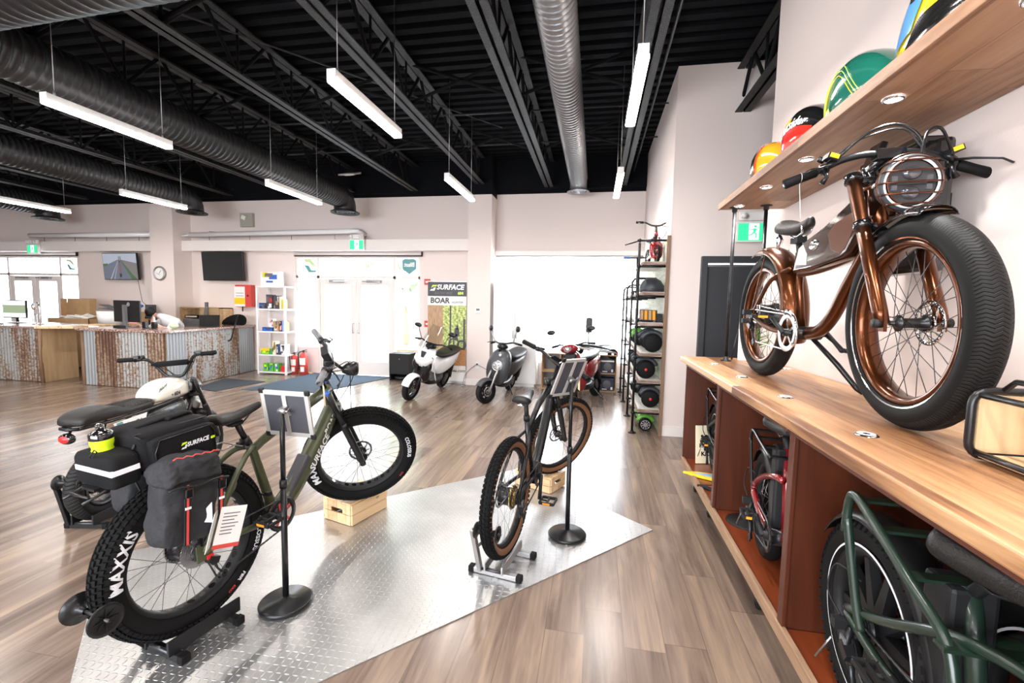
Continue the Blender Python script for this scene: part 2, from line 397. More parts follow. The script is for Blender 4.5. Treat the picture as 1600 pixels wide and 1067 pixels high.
# corrugated deck, ribs running along X
b = B(); prof = []; y = -3.5
while y < 9.4:
    prof += [(y, 0), (y + .075, 0), (y + .095, .05), (y + .15, .05), (y + .17, 0)]; y += .19
vs = []; fs = []
for (yy, h) in prof: vs += [(-17, yy, DECK + h), (6, yy, DECK + h)]
for i in range(len(prof) - 1): fs.append((2 * i, 2 * i + 1, 2 * i + 3, 2 * i + 2))
b.add(vs, fs, 0, False); b.bx(-17, 6, -3.5, 9.4, DECK + .06, DECK + .12)
ceiling = struct('ceiling', b, 'blackceil')
def joist(x, y0=-3.4, y1=8.9):
    b = B()
    for zz, w in ((3.87, .13), (DECK - .08, .13)):
        for s in (-1, 1): b.bx(x + (s - 1) * .04 + (.008 if s > 0 else -.005), x + (s + 1) * .04 + (.005 if s > 0 else -.008), y0, y1, zz, zz + .012); b.bx(x + s * .012 - .004, x + s * .012 + .004, y0, y1, zz, zz + .07)
    obj('joist', b, 'joistp', ceiling); b = B(); y = y0 + .1; k = 0
    while y < y1 - .6:
        b.cyl((x, y, 3.90), (x, y + .42, DECK - .03), .02, n=6); b.cyl((x, y + .42, DECK - .03), (x, y + .84, 3.90), .02, n=6)
        b.cyl((x, y + .84, 3.90), (x, y + .84, DECK - .03), .014, n=6); y += .84
    obj('joist_web', b, 'webp', ceiling)
for x in (-13.2, -11.9, -10.6, -9.3, -8.0, -6.5, -5.1, -3.7, -2.23, -.955): joist(x)
joist(.42)
joist(1.6, -3.4, 5.85)
b = B()    # bridging between the joists, rods and small conduits under the deck
for y in (1.6, 3.4, 5.2, 7.0):
    for xa, xb in zip((-13.2, -11.9, -10.6, -9.3, -8.0, -6.5, -5.1, -3.7, -2.23, -.955), (-11.9, -10.6, -9.3, -8.0, -6.5, -5.1, -3.7, -2.23, -.955, .42)):
        b.cyl((xa, y, 3.93), (xb, y, DECK - .05), .02, n=6); b.cyl((xa, y, DECK - .05), (xb, y, 3.93), .02, n=6)
obj('bridging', b, 'webp', ceiling)
b = B()
b.cyl((-16, 6.3, 4.25), (.85, 6.35, 4.25), .012, n=6); b.cyl((-16, 7.6, 4.2), (.85, 7.4, 4.2), .012, n=6); b.cyl((.6, -3, 4.1), (.62, 8.8, 4.1), .014, n=6); b.cyl((-5.5, 2, 4.3), (-1.5, 7, 4.3), .01, n=6)
obj('conduit', b, 'ductblack', ceiling)

# back wall with three openings: (x0, x1, z0, z1)
def wall_y(b, y0, y1, x0, x1, z0, z1, holes, mi=0):
    xs = sorted({x0, x1} | {h[0] for h in holes} | {h[1] for h in holes})
    for a, c in zip(xs, xs[1:]):
        hs = sorted([(h[2], h[3]) for h in holes if h[0] <= a + 1e-6 and h[1] >= c - 1e-6]); z = z0
        for (p, q) in hs:
            if p > z + 1e-4: b.bx(a, c, y0, y1, z, p, mi)
            z = q
        if z < z1: b.bx(a, c, y0, y1, z, z1, mi)
H = [(-6.52, -5.98, .56, 2.57), (-5.98, -4.2, 0, 2.57), (-4.2, -3.62, .5, 2.57), (-2.0, .87, .45, 2.57), (-15.4, -14.62, .56, 2.57), (-14.62, -12.98, 0, 2.57), (-12.98, -12.42, .5, 2.57)]
b = B(); wall_y(b, 9.0, 9.2, -17, .9, 0, 3.78, H); struct('wall_back', b, 'wall')
b = B(); b.bx(-17, .9, 8.98, 9.2, 3.78, DECK); b.bx(-17, .9, 8.9, 8.98, 3.84, DECK); struct('wall_back_upper', b, 'blackceil')
b = B(); b.bx(-2.46, -2.0, 8.54, 9.0, 0, 3.68); struct('trim_1', b, 'wall')
b = B(); b.bx(-9.77, -9.17, 8.54, 9.0, 0, 3.66); struct('trim_2', b, 'wall')
b = B(); b.bx(-2.46, -2.0, 8.54, 9.0, 3.68, DECK); b.bx(-9.77, -9.17, 8.54, 9.0, 3.66, DECK); struct('trim_3', b, 'blackceil')
for i, (x0, x1) in enumerate(((-9.17, -2.46), (-17, -9.77))):
    b = B(); b.bx(x0, x1, 8.75, 9.0, 2.655, 2.88); struct('trim_%d' % (4 + i), b, 'trimw')
b = B(); b.bx(-2.0, .87, 8.9, 9.0, 2.57, 2.66); struct('trim_6', b, 'trimw')
# baseboards
b = B(); b.bx(-3.62, -2.46, 8.98, 9.0, 0, .12); b.bx(-9.17, -6.52, 8.98, 9.0, 0, .12); b.bx(-2.48, -1.98, 8.52, 8.54, 0, .13); b.bx(-2.0, -1.98, 8.54, 9, 0, .13); b.bx(-1.98, .87, 8.98, 9.0, 0, .12)
struct('baseboard_back', b, 'trimw', bev=.004)
# right-hand walls
b = B(); b.bx(.87, 1.0, 5.95, 9.2, 0, DECK); struct('wall_alcove_side', b, 'wall')
b = B(); wall_y(b, 5.8, 5.95, .87, 6, 0, DECK, [(1.3, 2.2, 0, 2.14)]); struct('wall_alcove', b, 'wall')
b = B(); b.bx(.87, 1.23, 5.78, 5.8, 0, .13); b.bx(.86, .87, 5.78, 9, 0, .13); struct('baseboard_alcove', b, 'trimw', bev=.004)
b = B(); b.bx(XR, XR + .15, -3.5, 4.35, 0, DECK); struct('wall_right', b, 'wall')
b = B(); b.bx(5.9, 6, -3.5, 5.8, 0, DECK); struct('wall_far_right', b, 'wall')
b = B(); b.bx(-17.1, -17, -3.5, 9.2, 0, DECK); struct('wall_left', b, 'wall')
b = B(); wall_y(b, -3.6, -3.5, -17, 6, 0, DECK, [(-7, 0, .8, 2.9)]); struct('wall_rear', b, 'wall')  # unseen wall; its opening is added and sized to let sky fill in from behind
# grey service door in the alcove
b = B(); b.bx(1.23, 1.3, 5.74, 5.82, 0, 2.22); b.bx(2.2, 2.27, 5.74, 5.82, 0, 2.22); b.bx(1.3, 2.2, 5.74, 5.82, 2.14, 2.22)
d = struct('door_3', b, 'door', bev=.004)
b = B(); b.bx(1.305, 2.195, 5.80, 5.85, .01, 2.10); obj('door_leaf', b, 'door', d)
b = B(); b.bx(1.3, 2.2, 5.79, 5.83, 2.10, 2.125); obj('header_strip', b, 'steel', d)
b = B(); b.cyl((2.12, 5.80, 1.0), (2.12, 5.74, 1.0), .012); b.cyl((2.12, 5.745, 1.0), (2.0, 5.745, 1.0), .01); obj('door_handle', b, 'steel', d)

# storefront glazing
def storefront(xs, z0s, idx, doors):
    """xs: side light left, door left, door right, side light right"""
    x0, xa, xb, x1 = xs; zt = 2.13
    b = B(); y0, y1 = 9.02, 9.12
    b.bx(x0, x1, y0, y1, 2.52, 2.57); b.bx(x0, x1, y0, y1, 2.09, 2.15)
    b.bx(x0, x0 + .05, y0, y1, z0s[0], 2.52); b.bx(x1 - .05, x1, y0, y1, z0s[1], 2.52)
    for x in (xa, xb): b.bx(x - .03, x + .03, y0, y1, 0 if x != x0 else z0s[0], 2.52)
    b.bx(x0 + .05, xa - .03, y0 - .05, y1, z0s[0], z0s[0] + .05); b.bx(xb + .03, x1 - .05, y0 - .05, y1, z0s[1], z0s[1] + .05)
    w = struct('window_%d' % idx, b, 'trimw', bev=.004)
    g = B()
    for a, c, p, q in ((x0 + .05, xa - .03, z0s[0] + .05, 2.09), (xb + .03, x1 - .05, z0s[1] + .05, 2.09), (x0 + .05, xa - .03, 2.15, 2.52), (xa + .03, xb - .03, 2.15, 2.52), (xb + .03, x1 - .05, 2.15, 2.52)):
        g.bx(a, c, 9.065, 9.071, p, q)
    obj('glass_pane', g, 'glass', w)
    d = None
    if doors:
        mid = (xa + xb) / 2
        for k, (a, c) in enumerate(((xa + .035, mid - .004), (mid + .004, xb - .035))):
            b = B(); b.bx(a, a + .12, 9.03, 9.08, .01, 2.08); b.bx(c - .12, c, 9.03, 9.08, .01, 2.08); b.bx(a + .12, c - .12, 9.03, 9.08, .01, .3); b.bx(a + .12, c - .12, 9.03, 9.08, 1.95, 2.08)
            d = struct('door_%d' % (idx + 0 if k == 0 else idx + 10), b, 'trimw', bev=.004)
            g = B(); g.bx(a + .12, c - .12, 9.052, 9.058, .3, 1.95); obj('door_glass', g, 'glass', d)
            hx = c - .06 if k == 0 else a + .06
            g = B(); g.tube([(hx, 9.03, 1.12), (hx, 8.97, 1.12), (hx, 8.97, 1.0), (hx, 8.97, .92), (hx, 9.03, .92)], .011, 8); obj('door_handle', g, 'alu', d)
            g = B(); cx = a + .42 if k == 0 else c - .42; g.bx(cx - .16, cx + .16, 8.96, 9.03, 2.0, 2.06); g.box((cx + (.12 if k == 0 else -.12), 8.93, 2.03), (.28, .02, .02), Matrix.Rotation(.3 if k == 0 else -.3, 3, 'Z')); obj('door_closer', g, 'steel', d)
    return w
storefront((-6.52, -5.98, -4.2, -3.62), (.56, .5), 1, True)
storefront((-15.4, -14.62, -12.98, -12.42), (.56, .5), 2, True)
b = B(); b.bx(-2.0, .87, 9.02, 9.1, .45, .5); b.bx(-2.0, .87, 9.02, 9.1, 2.52, 2.57); b.bx(-2.0, -1.95, 9.02, 9.1, .5, 2.52); b.bx(.82, .87, 9.02, 9.1, .5, 2.52); b.bx(-.53, -.48, 9.02, 9.1, .5, 2.52)
w3 = struct('window_3', b, 'trimw', bev=.004); g = B(); g.bx(-1.95, -.53, 9.06, 9.066, .5, 2.52); g.bx(-.48, .82, 9.06, 9.066, .5, 2.52); obj('glass_pane', g, 'glass', w3)
b = B(); b.bx(-6.5, -3.55, 8.93, 8.97, 2.555, 2.575); b.bx(-3.57, -3.55, 8.93, 8.97, 2.555, 2.655); b.cyl((-6.5, 8.96, 2.605), (-3.57, 8.96, 2.605), .03, n=10, mi=1)
tag(obj('roller_blind', b, ['black', 'trimw']), 'rolled-up window blind with black rail above the central glass doors', 'blind')
b = B(); b.bx(-15.4, -12.35, 8.93, 8.97, 2.555, 2.575); b.bx(-12.37, -12.35, 8.93, 8.97, 2.555, 2.655); b.cyl((-15.4, 8.96, 2.605), (-12.37, 8.96, 2.605), .03, n=10, mi=1)
tag(obj('roller_blind', b, ['black', 'trimw']), 'rolled-up window blind with black rail above the far left glass doors', 'blind')
b = B(); b.cyl((-1.98, 8.93, 2.56), (.85, 8.93, 2.56), .018, n=8)
tag(obj('curtain_rail', b, 'steel'), 'thin blue-grey rail along the top of the wide bright window', 'rail')
# reversed vinyl lettering on the glass, read from outside
def vinyl(name, txt, x, z, size, mat, label, y=9.055, sxx=1):
    b = B(); b.text(txt, size, lambda u, v: (x - u, y, z + v), 0, bold=.004, sx=sxx)
    return tag(obj(name, b, mat), label, 'sign')
M['vinyl_green'] = P('pale_green_vinyl', (.55, .7, .35), .6, emit=None); M['vinyl_teal'] = P('teal_vinyl', (.12, .32, .34), .6)
vinyl('window_lettering', 'UNIT - 107', -5.0, 2.37, .17, 'vinyl_green', 'pale green reversed unit lettering on glass above the central doors')
vinyl('window_lettering', 'UNIT - 105', -13.85, 2.37, .17, 'vinyl_green', 'pale green reversed unit lettering on glass above the far left doors')
def swoosh(x, z, s, lab):
    b = B()
    b.prism([(x - .5*s, 9.055, z + .42*s), (x + .05*s, 9.055, z + .42*s), (x + .5*s, 9.055, z - .1*s), (x + .5*s, 9.055, z + .0*s), (x + .2*s, 9.055, z - .02*s), (x, 9.055, z + .22*s), (x - .3*s, 9.055, z + .22*s)][:3] + [(x + .2*s, 9.055, z - .06*s), (x - .05*s, 9.055, z + .2*s), (x - .3*s, 9.055, z + .2*s)], (0, .002, 0))
    b.prism([(x - .4*s, 9.055, z + .02*s), (x - .1*s, 9.055, z + .0*s), (x + .1*s, 9.055, z - .3*s), (x + .5*s, 9.055, z - .3*s), (x + .4*s, 9.055, z - .45*s), (x - .1*s, 9.055, z - .45*s)], (0, .002, 0), 1)
    return tag(obj('window_logo', b, ['vinyl_green', 'vinyl_teal']), lab, 'sign')
swoosh(-6.2, 2.37, .34, 'green and grey double stripe emblem on the central side window')
swoosh(-12.72, 2.37, .3, 'double stripe emblem on the side window beside the far left doors')
b = B(); s = .16; x, z = -3.88, 2.36
b.prism([(x - s, 9.05, z + .12), (x - s*.6, 9.05, z + .16), (x, 9.05, z + .15), (x + s*.6, 9.05, z + .16), (x + s, 9.05, z + .12), (x + s*.95, 9.05, z - .06), (x, 9.05, z - .17), (x - s*.95, 9.05, z - .06)], (0, .003, 0))
b.text('Blast', .12, lambda u, v: (x - u, 9.045, z + .03 + v), 1, bold=.004)
tag(obj('shield_decal', b, ['vinyl_teal', 'white']), 'teal shield decal with reversed white lettering in the side window', 'sign')

# ---- outside
b = B(); b.bx(-40, 25, 9.2, 40, -.2, -.12); tag(obj('forecourt', b, 'concrete'), 'pale concrete ground outside the shop windows', 'ground', kind='structure')
for i, (x, y, h) in enumerate(((-21, 20, 5.5), (-17.5, 22, 7), (-14.5, 19, 5), (-9.2, 21, 7), (-7.4, 17, 5.5), (-5.2, 20, 6.5))):
    b = B(); rr = random.Random(i)
    for k in range(420):
        a = rr.random() * 2 * pi; e = rr.random() ** .5; zz = rr.random(); R = 1.7 * sin(pi * (.15 + .8 * zz)) * e
        c = Vector((R * cos(a), R * sin(a), h * .3 + zz * h * .7)); q = Euler((rr.random() * 6, rr.random() * 6, 0)).to_matrix() * .3
        b.add([c + q @ Vector(p) for p in ((-1, -.5, 0), (1, -.5, 0), (1, .5, 0), (-1, .5, 0))], [(0, 1, 2, 3)], 0, False)
    t = thing('tree', 'pale green leafy tree outside, seen hazily through the shop glass', 'tree', (x, y, -.12), 'trees outside the windows')
    obj('foliage', b, 'bush', t); b = B(); b.cyl((0, 0, 0), (0, 0, h * .6), .14, .07, 8); obj('trunk', b, 'pillarw', t)

# ---- ducts and hangers
def spiral(b, a, c, r, pitch=.07, n=26):
    a = Vector(a); c = Vector(c); L = (c - a).length; N = max(2, int(L / pitch)); pts = []; rs = []
    for i in range(N):
        for f, q in ((0, 0), (.72, 0), (.80, .012), (.92, .012)):
            pts.append(a.lerp(c, (i + f) / N)); rs.append(r * (1 + 0) + q)
    pts.append(c); rs.append(r); b.tube(pts, rs, n)
def duct(name, label, mat, x, y0, y1, z, r, elbow=True):
    t = thing(name, label, 'duct', (x, y1, z)); b = B(); spiral(b, (0, y0 - y1, 0), (0, 0, 0), r); obj('duct_run', b, mat, t)
    b = B(); pts = [(0, .0 + r * 1.0 * sin(a), -r * 1.0 * (1 - cos(a))) for a in [i * pi / 2 / 6 for i in range(7)]]; pts.append((0, r, -r * 1.25)); b.tube(pts, r, 24, cap=False); obj('elbow', b, mat, t)
    b = B(); b.lathe([(r * .55, .02), (r, .03), (r * 1.35, 0), (r * 1.32, -.02), (r * .95, -.0)], (0, r, -r * 1.3), n=28)
    for k in (.75, .5, .25): b.lathe([(r * k + .02, .01), (r * k, -.015), (r * k - .012, .01)], (0, r, -r * 1.3), n=24)
    obj('diffuser', b, 'steel' if mat == 'ductgrey' else mat, t)
    return t
duct('spiral_duct', 'long grey spiral duct hanging over the middle of the shop', 'ductgrey', -.37, -1.5, 8.25, 3.85, .15)
duct('spiral_duct', 'dark spiral duct branching from the big trunk down to the left wall', 'ductblack', -4.75, 2.65, 7.85, 3.55, .2)
duct('spiral_duct', 'dark spiral duct ending above the left desk near the square column', 'ductblack', -7.9, 2.8, 7.6, 3.55, .2)
duct('spiral_duct', 'dark spiral duct ending furthest left above the far doors', 'ductblack', -11.9, 3.0, 7.9, 3.55, .2)
b = B(); spiral(b, (-16, 2.84, 3.55), (-.9, 2.09, 3.55), .30, .09, 36); tag(obj('trunk_duct', b, 'ductblack'), 'very large dark spiral trunk duct crossing the top left of the ceiling', 'duct')

# ---- hanging tube lights in rows; extra unseen ones behind the camera are added for fill
def tube_light(x, y0, y1, z=3.2, label=None):
    t = thing('pendant_tube_light', label, 'ceiling light', (x, y0, z), 'suspended tube lights')
    L = y1 - y0; b = B(); b.bx(-.035, .035, 0, L, .0, .055); b.bx(-.036, .036, -.004, .004, -.03, .058); b.bx(-.036, .036, L - .004, L + .004, -.03, .058); obj('housing', b, 'whitem', t, bev=.004)
    b = B(); b.bx(-.04, .04, .004, L - .004, -.032, 0); obj('diffuser', b, 'tube', t, bev=.008)
    for yy in (.08, L - .08):
        b = B(); b.cyl((0, yy, .055), (0, yy, DECK - z + .02), .0035, n=5); b.cyl((0, yy, .055), (0, yy, .1), .009, n=6); obj('hanger_wire', b, 'alu', t)
    l = bpy.data.lights.new('tube_glow', 'AREA'); l.shape = 'RECTANGLE'; l.size = .07; l.size_y = L; l.energy = LAMP_W; l.color = (1, .93, .87)
    o = bpy.data.objects.new('tube_glow', l); COL.objects.link(o); o.parent = t; o.location = (0, L / 2, -.034)
rows = {-1.915: 'middle', .245: 'right', -4.5: 'left', -7.24: 'far left', -9.96: 'outermost left'}
for x, nm in rows.items():
    for (a, c), w in zip(((3.08, 4.2), (5.65, 6.87)), ('nearer', 'farther')):
        if x == -7.24: a, c = (a - 0, c) if w == 'nearer' else (5.9, 7.02)
        if x == -9.96: a, c = (a, c) if w == 'nearer' else (6.0, 7.13)
        tube_light(x, a, c, label='lit white suspended tube light, %s one of the %s row' % (w, nm))
    for a in (.5, -2.1): tube_light(x, a, a + 1.15, label='lit white suspended tube light added unseen behind the view for fill, %s row' % nm)
b = B(); b.box((0, 0, 0), (.32, .32, .03)); b.lathe([(.0, -.03), (.1, -.028), (.13, -.01), (.13, 0)], n=20)
o = obj('ceiling_speaker', b, 'whitem', X=T(-4.88, 8.45, 4.12) @ Rx(.35)); tag(o, 'small pale ceiling-mounted device high above the glass doors', 'fixture')
# ================================================================ DISPLAY CABINET, COUNTERTOP AND SHELF (right wall)
CT = 1.18
b = B(); b.bx(.755, XR - .004, -1.2, 4.16, CT - .045, CT); top = obj('countertop', b, 'ctop', bev=.006)
tag(top, 'long oiled plank countertop over the bike bays along the right wall', 'countertop')
def disc(x, y, lab):
    b = B(); b.lathe([(.0, .004), (.028, .005), (.033, .003), (.036, 0)], n=26); b.lathe([(.012, .0052), (.026, .0062), (.026, .005)], n=20, mi=1)
    tag(obj('light_fitting', b, ['chrome', 'reflect'], X=T(x, y, CT + .001)), lab, 'fixture', 'recessed discs in the countertop')
for x, y, l in ((.925, 1.704, 'nearest round metal disc set into the wooden countertop'), (.92, 2.36, 'second nearest round metal disc set into the countertop'), (.91, 2.99, 'third round metal disc along the countertop edge'), (.905, 3.62, 'farthest round metal disc at the countertop edge'), (1.36, 3.5, 'round metal disc close to the wall under the rear wheel of the copper bike')): disc(x, y, l)
# the cabinet units stand on casters
DIV = [4.09, 3.07, 1.95, .55, -1.15]
b = B(); b.bx(.795, .818, -1.15, 4.12, .235, .297); plinth = tag(obj('front_rail', b, 'greywood', bev=.003), 'long weathered wooden rail along the foot of the bike bays', 'rail')
for i, lab in enumerate(('far bike bay of the stained cabinet under the countertop', 'middle bike bay of the stained cabinet, with the red bike', 'near bike bay of the stained cabinet, with the green bike')):
    y1, y0 = DIV[i], DIV[i + 1]
    t = thing('storage_bay', lab, 'cabinet', (.8, y0, 0), 'stained bike bays')
    b = B(); b.bx(.019, XR - .806, 0.022, y1 - y0 - .001, .24, .285); obj('floor_panel', b, 'mahog', t, bev=.002)
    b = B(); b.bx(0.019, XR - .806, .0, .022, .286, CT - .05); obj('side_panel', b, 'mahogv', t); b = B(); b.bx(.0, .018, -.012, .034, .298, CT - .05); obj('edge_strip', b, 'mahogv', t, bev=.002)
    if i == 0:
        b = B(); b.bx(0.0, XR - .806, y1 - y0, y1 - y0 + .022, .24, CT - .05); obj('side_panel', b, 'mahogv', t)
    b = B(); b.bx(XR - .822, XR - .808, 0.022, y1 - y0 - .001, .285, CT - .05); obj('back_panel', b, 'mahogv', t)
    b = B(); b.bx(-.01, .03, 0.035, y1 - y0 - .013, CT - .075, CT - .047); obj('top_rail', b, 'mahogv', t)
    for (yy) in (.1, y1 - y0 - .1) if i == 2 else ((y1 - y0) * .5,) + (() if i else (y1 - y0 - .02,)):
        for xx in (.12, .55):
            b = B(); b.bx(xx - .03, xx + .03, yy - .03, yy + .03, .10, .24); b.cyl((xx - .014, yy, .04), (xx + .014, yy, .04), .04, n=18, mi=1); b.bx(xx - .022, xx - .017, yy - .02, yy + .02, .04, .12); b.bx(xx + .017, xx + .022, yy - .02, yy + .02, .04, .12)
            obj('caster', b, ['darksteel', 'black'], t)
# upper shelf with recessed spots, carried by pipes
SZ = 2.40
b = B(); b.bx(.97, XR - .004, -1.0, 3.985, SZ, SZ + .04); b.bx(.955, .968, -1.0, 3.985, SZ - .003, SZ + .045)
tag(obj('wall_shelf', b, 'shelfw', bev=.003), 'long pale plank wall shelf carrying the painted tanks', 'shelf')
for i, y in enumerate((1.42, 1.99, 2.70, 3.27, 3.84, .7)):
    t = thing('spot_light', ('second', 'third', 'middle', 'fifth', 'farthest', 'nearest, out of view,')[i] + ' small white spotlight set into the underside of the plank shelf', 'spotlight', (1.075, y, SZ - .001), 'shelf spotlights')
    b = B(); b.lathe([(.0, -.004), (.027, -.004)], n=24); obj('lens', b, 'led', t)
    b = B(); b.lathe([(.028, -.002), (.028, -.008), (.036, -.006), (.038, 0)], n=24); obj('bezel', b, 'chrome', t)
    l = bpy.data.lights.new('spot_glow', 'SPOT'); l.energy = 14; l.spot_size = radians(120); l.spot_blend = .8; l.shadow_soft_size = .03
    o = bpy.data.objects.new('spot_glow', l); COL.objects.link(o); o.parent = t; o.location = (0, 0, -.012)
for i, (x, z0, lab) in enumerate(((1.06, CT, 'front black iron pipe post holding up the far end of the plank shelf'), (1.27, CT, 'rear black iron pipe post holding up the far end of the plank shelf'))):
    t = thing('pipe_post', lab, 'post', (x, 3.9 if i == 0 else 3.84, 0))
    b = B(); b.cyl((0, 0, z0 + .005), (0, 0, SZ - .005), .0135, n=14); obj('pipe', b, 'pipe', t)
    for zz, s in ((z0, 1), (SZ, -1)):
        b = B(); b.lathe([(0, 0), (.042, 0), (.042, .007 * s), (.02, .009 * s), (.019, .035 * s), (.0135, .036 * s)], (0, 0, zz), n=20); obj('flange', b, 'pipe', t)
# painted tank shells standing on the shelf
def tank_shell(y1, y0, h, base, label, decor):
    """teardrop tank, long axis along Y from y1 (far, low) to y0"""
    t = thing('painted_tank', label, 'tank', (1.11, (y0 + y1) / 2, SZ + .042), 'painted tanks on the shelf'); L = y1 - y0
    b = B(); secs = []; N = 15
    for i in range(N):
        u = i / (N - 1); y = L / 2 - u * L
        hh = h * (sin(pi * (.03 + .94 * u ** .85))) ** .62; w = .125 * (sin(pi * (.04 + .92 * u ** .8))) ** .55; ring = []
        for k in range(20):
            a = 2 * pi * k / 20; cx, cz = cos(a), sin(a)
            ring.append((w * math.copysign(abs(cx) ** .8, cx), y, max(0, hh * .42 + hh * .58 * math.copysign(abs(cz) ** .8, cz) - (hh * .0))))
        secs.append(ring)
    b.loft(secs); o = obj('tank_body', b, base, t, sub=1)
    def surf(u, v, off=.002):   # point on the aisle side; u along, v height 0..1
        y = L / 2 - u * L; hh = h * (sin(pi * (.03 + .94 * u ** .85))) ** .62; w = .125 * (sin(pi * (.04 + .92 * u ** .8))) ** .55
        cz = (v - .42) / .58; a = math.copysign(min(1, abs(cz)) ** (1 / .8), cz); cx = sqrt(max(0, 1 - a * a)) ** .8
        return (-(w * cx) - off - .001, y, v * hh + (off if v > .8 else 0))
    for nm, kind, m, arg in decor:
        b = B()
        if kind == 'band':
            u0, u1, sk = arg
            vs = []; n = 12
            for i in range(n + 1):
                v = .03 + .95 * i / n
                for j in range(4): vs.append(surf(u0 + (u1 - u0) * j / 3 + sk * v, v))
            b.add(vs, [(4 * i + j, 4 * i + j + 1, 4 * i + 5 + j, 4 * i + 4 + j) for i in range(n) for j in range(3)])
        elif kind == 'patch':
            u0, u1, v0, v1, sk = arg; n = 8; vs = []
            for i in range(n + 1):
                v = v0 + (v1 - v0) * i / n
                for j in range(n + 1):
                    q = j / n; vs.append(surf(min(.97, u0 + (u1 - u0) * q + sk * i / n), v))
            b.add(vs, [((n + 1) * i + j, (n + 1) * i + j + 1, (n + 1) * (i + 1) + j + 1, (n + 1) * (i + 1) + j) for i in range(n) for j in range(n)])
        elif kind == 'arc':
            u0, u1, v0, v1, w = arg; pts = [surf(u0 + (u1 - u0) * i / 16, v0 + (v1 - v0) * sin(pi * i / 16), .002) for i in range(17)]; b.tube(pts, w, 5)
        elif kind == 'text':
            u0, v0, s, txt = arg; b.text(txt, s, lambda x, y: surf(u0 + x / L, v0 + y / h + .25 * x / L, .004), 0, shear=.4, bold=.0012)
        obj(nm, b, m, t)
    return t
M['t_orange'] = P('tank_orange', (.85, .36, .02), .12, coat=1); M['t_black'] = P('tank_black', (.01, .01, .01), .1, coat=1); M['t_green'] = P('tank_green', (.012, .14, .10), .12, coat=1)
M['t_yellow'] = P('tank_yellow', (.92, .66, .02), .12, coat=1); M['t_red'] = P('tank_red', (.75, .03, .02), .12, coat=1); M['t_blue'] = P('tank_blue', (.12, .35, .75), .12, coat=1); M['t_lime'] = P('tank_lime', (.55, .72, .15), .2, coat=1)
tank_shell(3.49, 2.97, .23, 't_orange', 'orange tank with a black band, farthest on the plank shelf', [('stripe', 'band', 't_black', (.28, .40, .12)), ('stripe', 'band', 't_red', (.44, .47, .12))])
tank_shell(2.95, 2.47, .24, 't_black', 'black tank with red and yellow panels and white lettering', [('panel', 'patch', 't_red', (.16, .80, .10, .50, .05)), ('panel', 'patch', 't_yellow', (.10, .42, .50, .72, .1)), ('emblem', 'text', 'reflect', (.52, .58, .07, 'Outsider'))])
tank_shell(2.45, 1.99, .25, 't_green', 'dark green tank with thin yellow-green curved pinstripes', [('pinstripe', 'arc', 't_lime', (.12, .8, .08, .80, .002)), ('pinstripe', 'arc', 't_lime', (.16, .76, .08, .72, .002)), ('pinstripe', 'arc', 't_yellow', (.20, .72, .08, .64, .002)), ('badge', 'patch', 't_lime', (.22, .34, .10, .22, 0))])
tank_shell(1.97, 1.30, .33, 't_yellow', 'large yellow tank with blue and black panels, nearest on the shelf', [('panel', 'patch', 't_blue', (.12, .30, .26, .62, .16)), ('panel', 'patch', 't_black', (.20, .72, .10, .30, .16)), ('emblem', 'text', 't_black', (.58, .70, .11, 'Outsider'))])
# wooden basket crate with bent tube frame, right edge
t = thing('bike_crate', 'pale wooden crate in a black tube frame on the countertop at the right edge', 'crate', (1.24, 1.33, CT + .001))
def rr(w, h, r, y, z0=0, n=5):
    pts = []
    for cx, cz, a0 in ((w/2 - r, h - r, 0), (-w/2 + r, h - r, pi/2), (-w/2 + r, r, pi), (w/2 - r, r, 3*pi/2)):
        for i in range(n): a = a0 + pi/2 * i/(n-1); pts.append((cx + r*cos(a), y, z0 + cz + r*sin(a)))
    return pts
for y in (-.14, .16):
    b = B(); b.tube([(p[0], y - .0 * p[2], p[2]) for p in rr(.34, .19, .04, y, .012)], .011, 10, closed=True); obj('frame_tube', b, 'satin', t)
    b = B(); b.bx(-.155, .155, y - .004, y + .004, .025, .19); obj('panel', b, 'ply', t)
b = B()
for x in (-.155, .155):
    for z in (.025, .19): b.cyl((x, -.14, z), (x, .16, z), .009, n=8)
b.tube([(-.1, -.14, .2), (-.1, -.1, .235), (-.1, .12, .235), (-.1, .16, .2)], .008, 8); obj('cross_tube', b, 'satin', t)
b = B(); b.bx(-.15, .15, -.13, .15, .012, .02); obj('base_board', b, 'ply', t)
# things in the far bay and on the bay floors
def sign_board(name, X, w, h, label, cat, mats, draw):
    b = B(); b.box((0, 0, h/2), (w, .008, h)); draw(b); return tag(obj(name, b, mats, X=X), label, cat)
def draw(b):
    b.text('5 SAS', .05, lambda u, v: (u, -.0052, .22 + v), 1, bold=.002); b.text('RC 430', .045, lambda u, v: (u, -.0052, .15 + v), 1, bold=.002); b.text('KIDS', .05, lambda u, v: (u, -.0052, .08 + v), 1, bold=.002)
sign_board('price_card', T(.98, 3.98, .29) @ Rz(.25) @ Rx(-.1), .2, .32, 'cream card with dark print leaning in the far bike bay', 'card', ['manila', 'brown2'], draw)
M['blade_blue'] = P('pale_blue_film', (.25, .42, .7), .4)
def board_toy(X, c1, c2, lab, L=.5):
    t = thing('paddle_board_toy', lab, 'blade', X)
    b = B(); prof = [(-L/2, 0), (-L*.3, .045), (0, .07), (L*.35, .085), (L/2, .08), (L/2, -.08), (L*.35, -.085), (0, -.07), (-L*.3, -.045)]
    b.prism([(x, y, 0) for x, y in prof], (0, 0, .018)); obj('blade', b, c1, t, bev=.004)
    b = B(); b.prism([(x * .8 + .03, y * .55, .0185) for x, y in prof], (0, 0, .002)); b.text('GT', .07, lambda u, v: (.14 + u, v, .0215), 1, bold=.003); obj('label_film', b, [c2, 'black'], t)
    return t
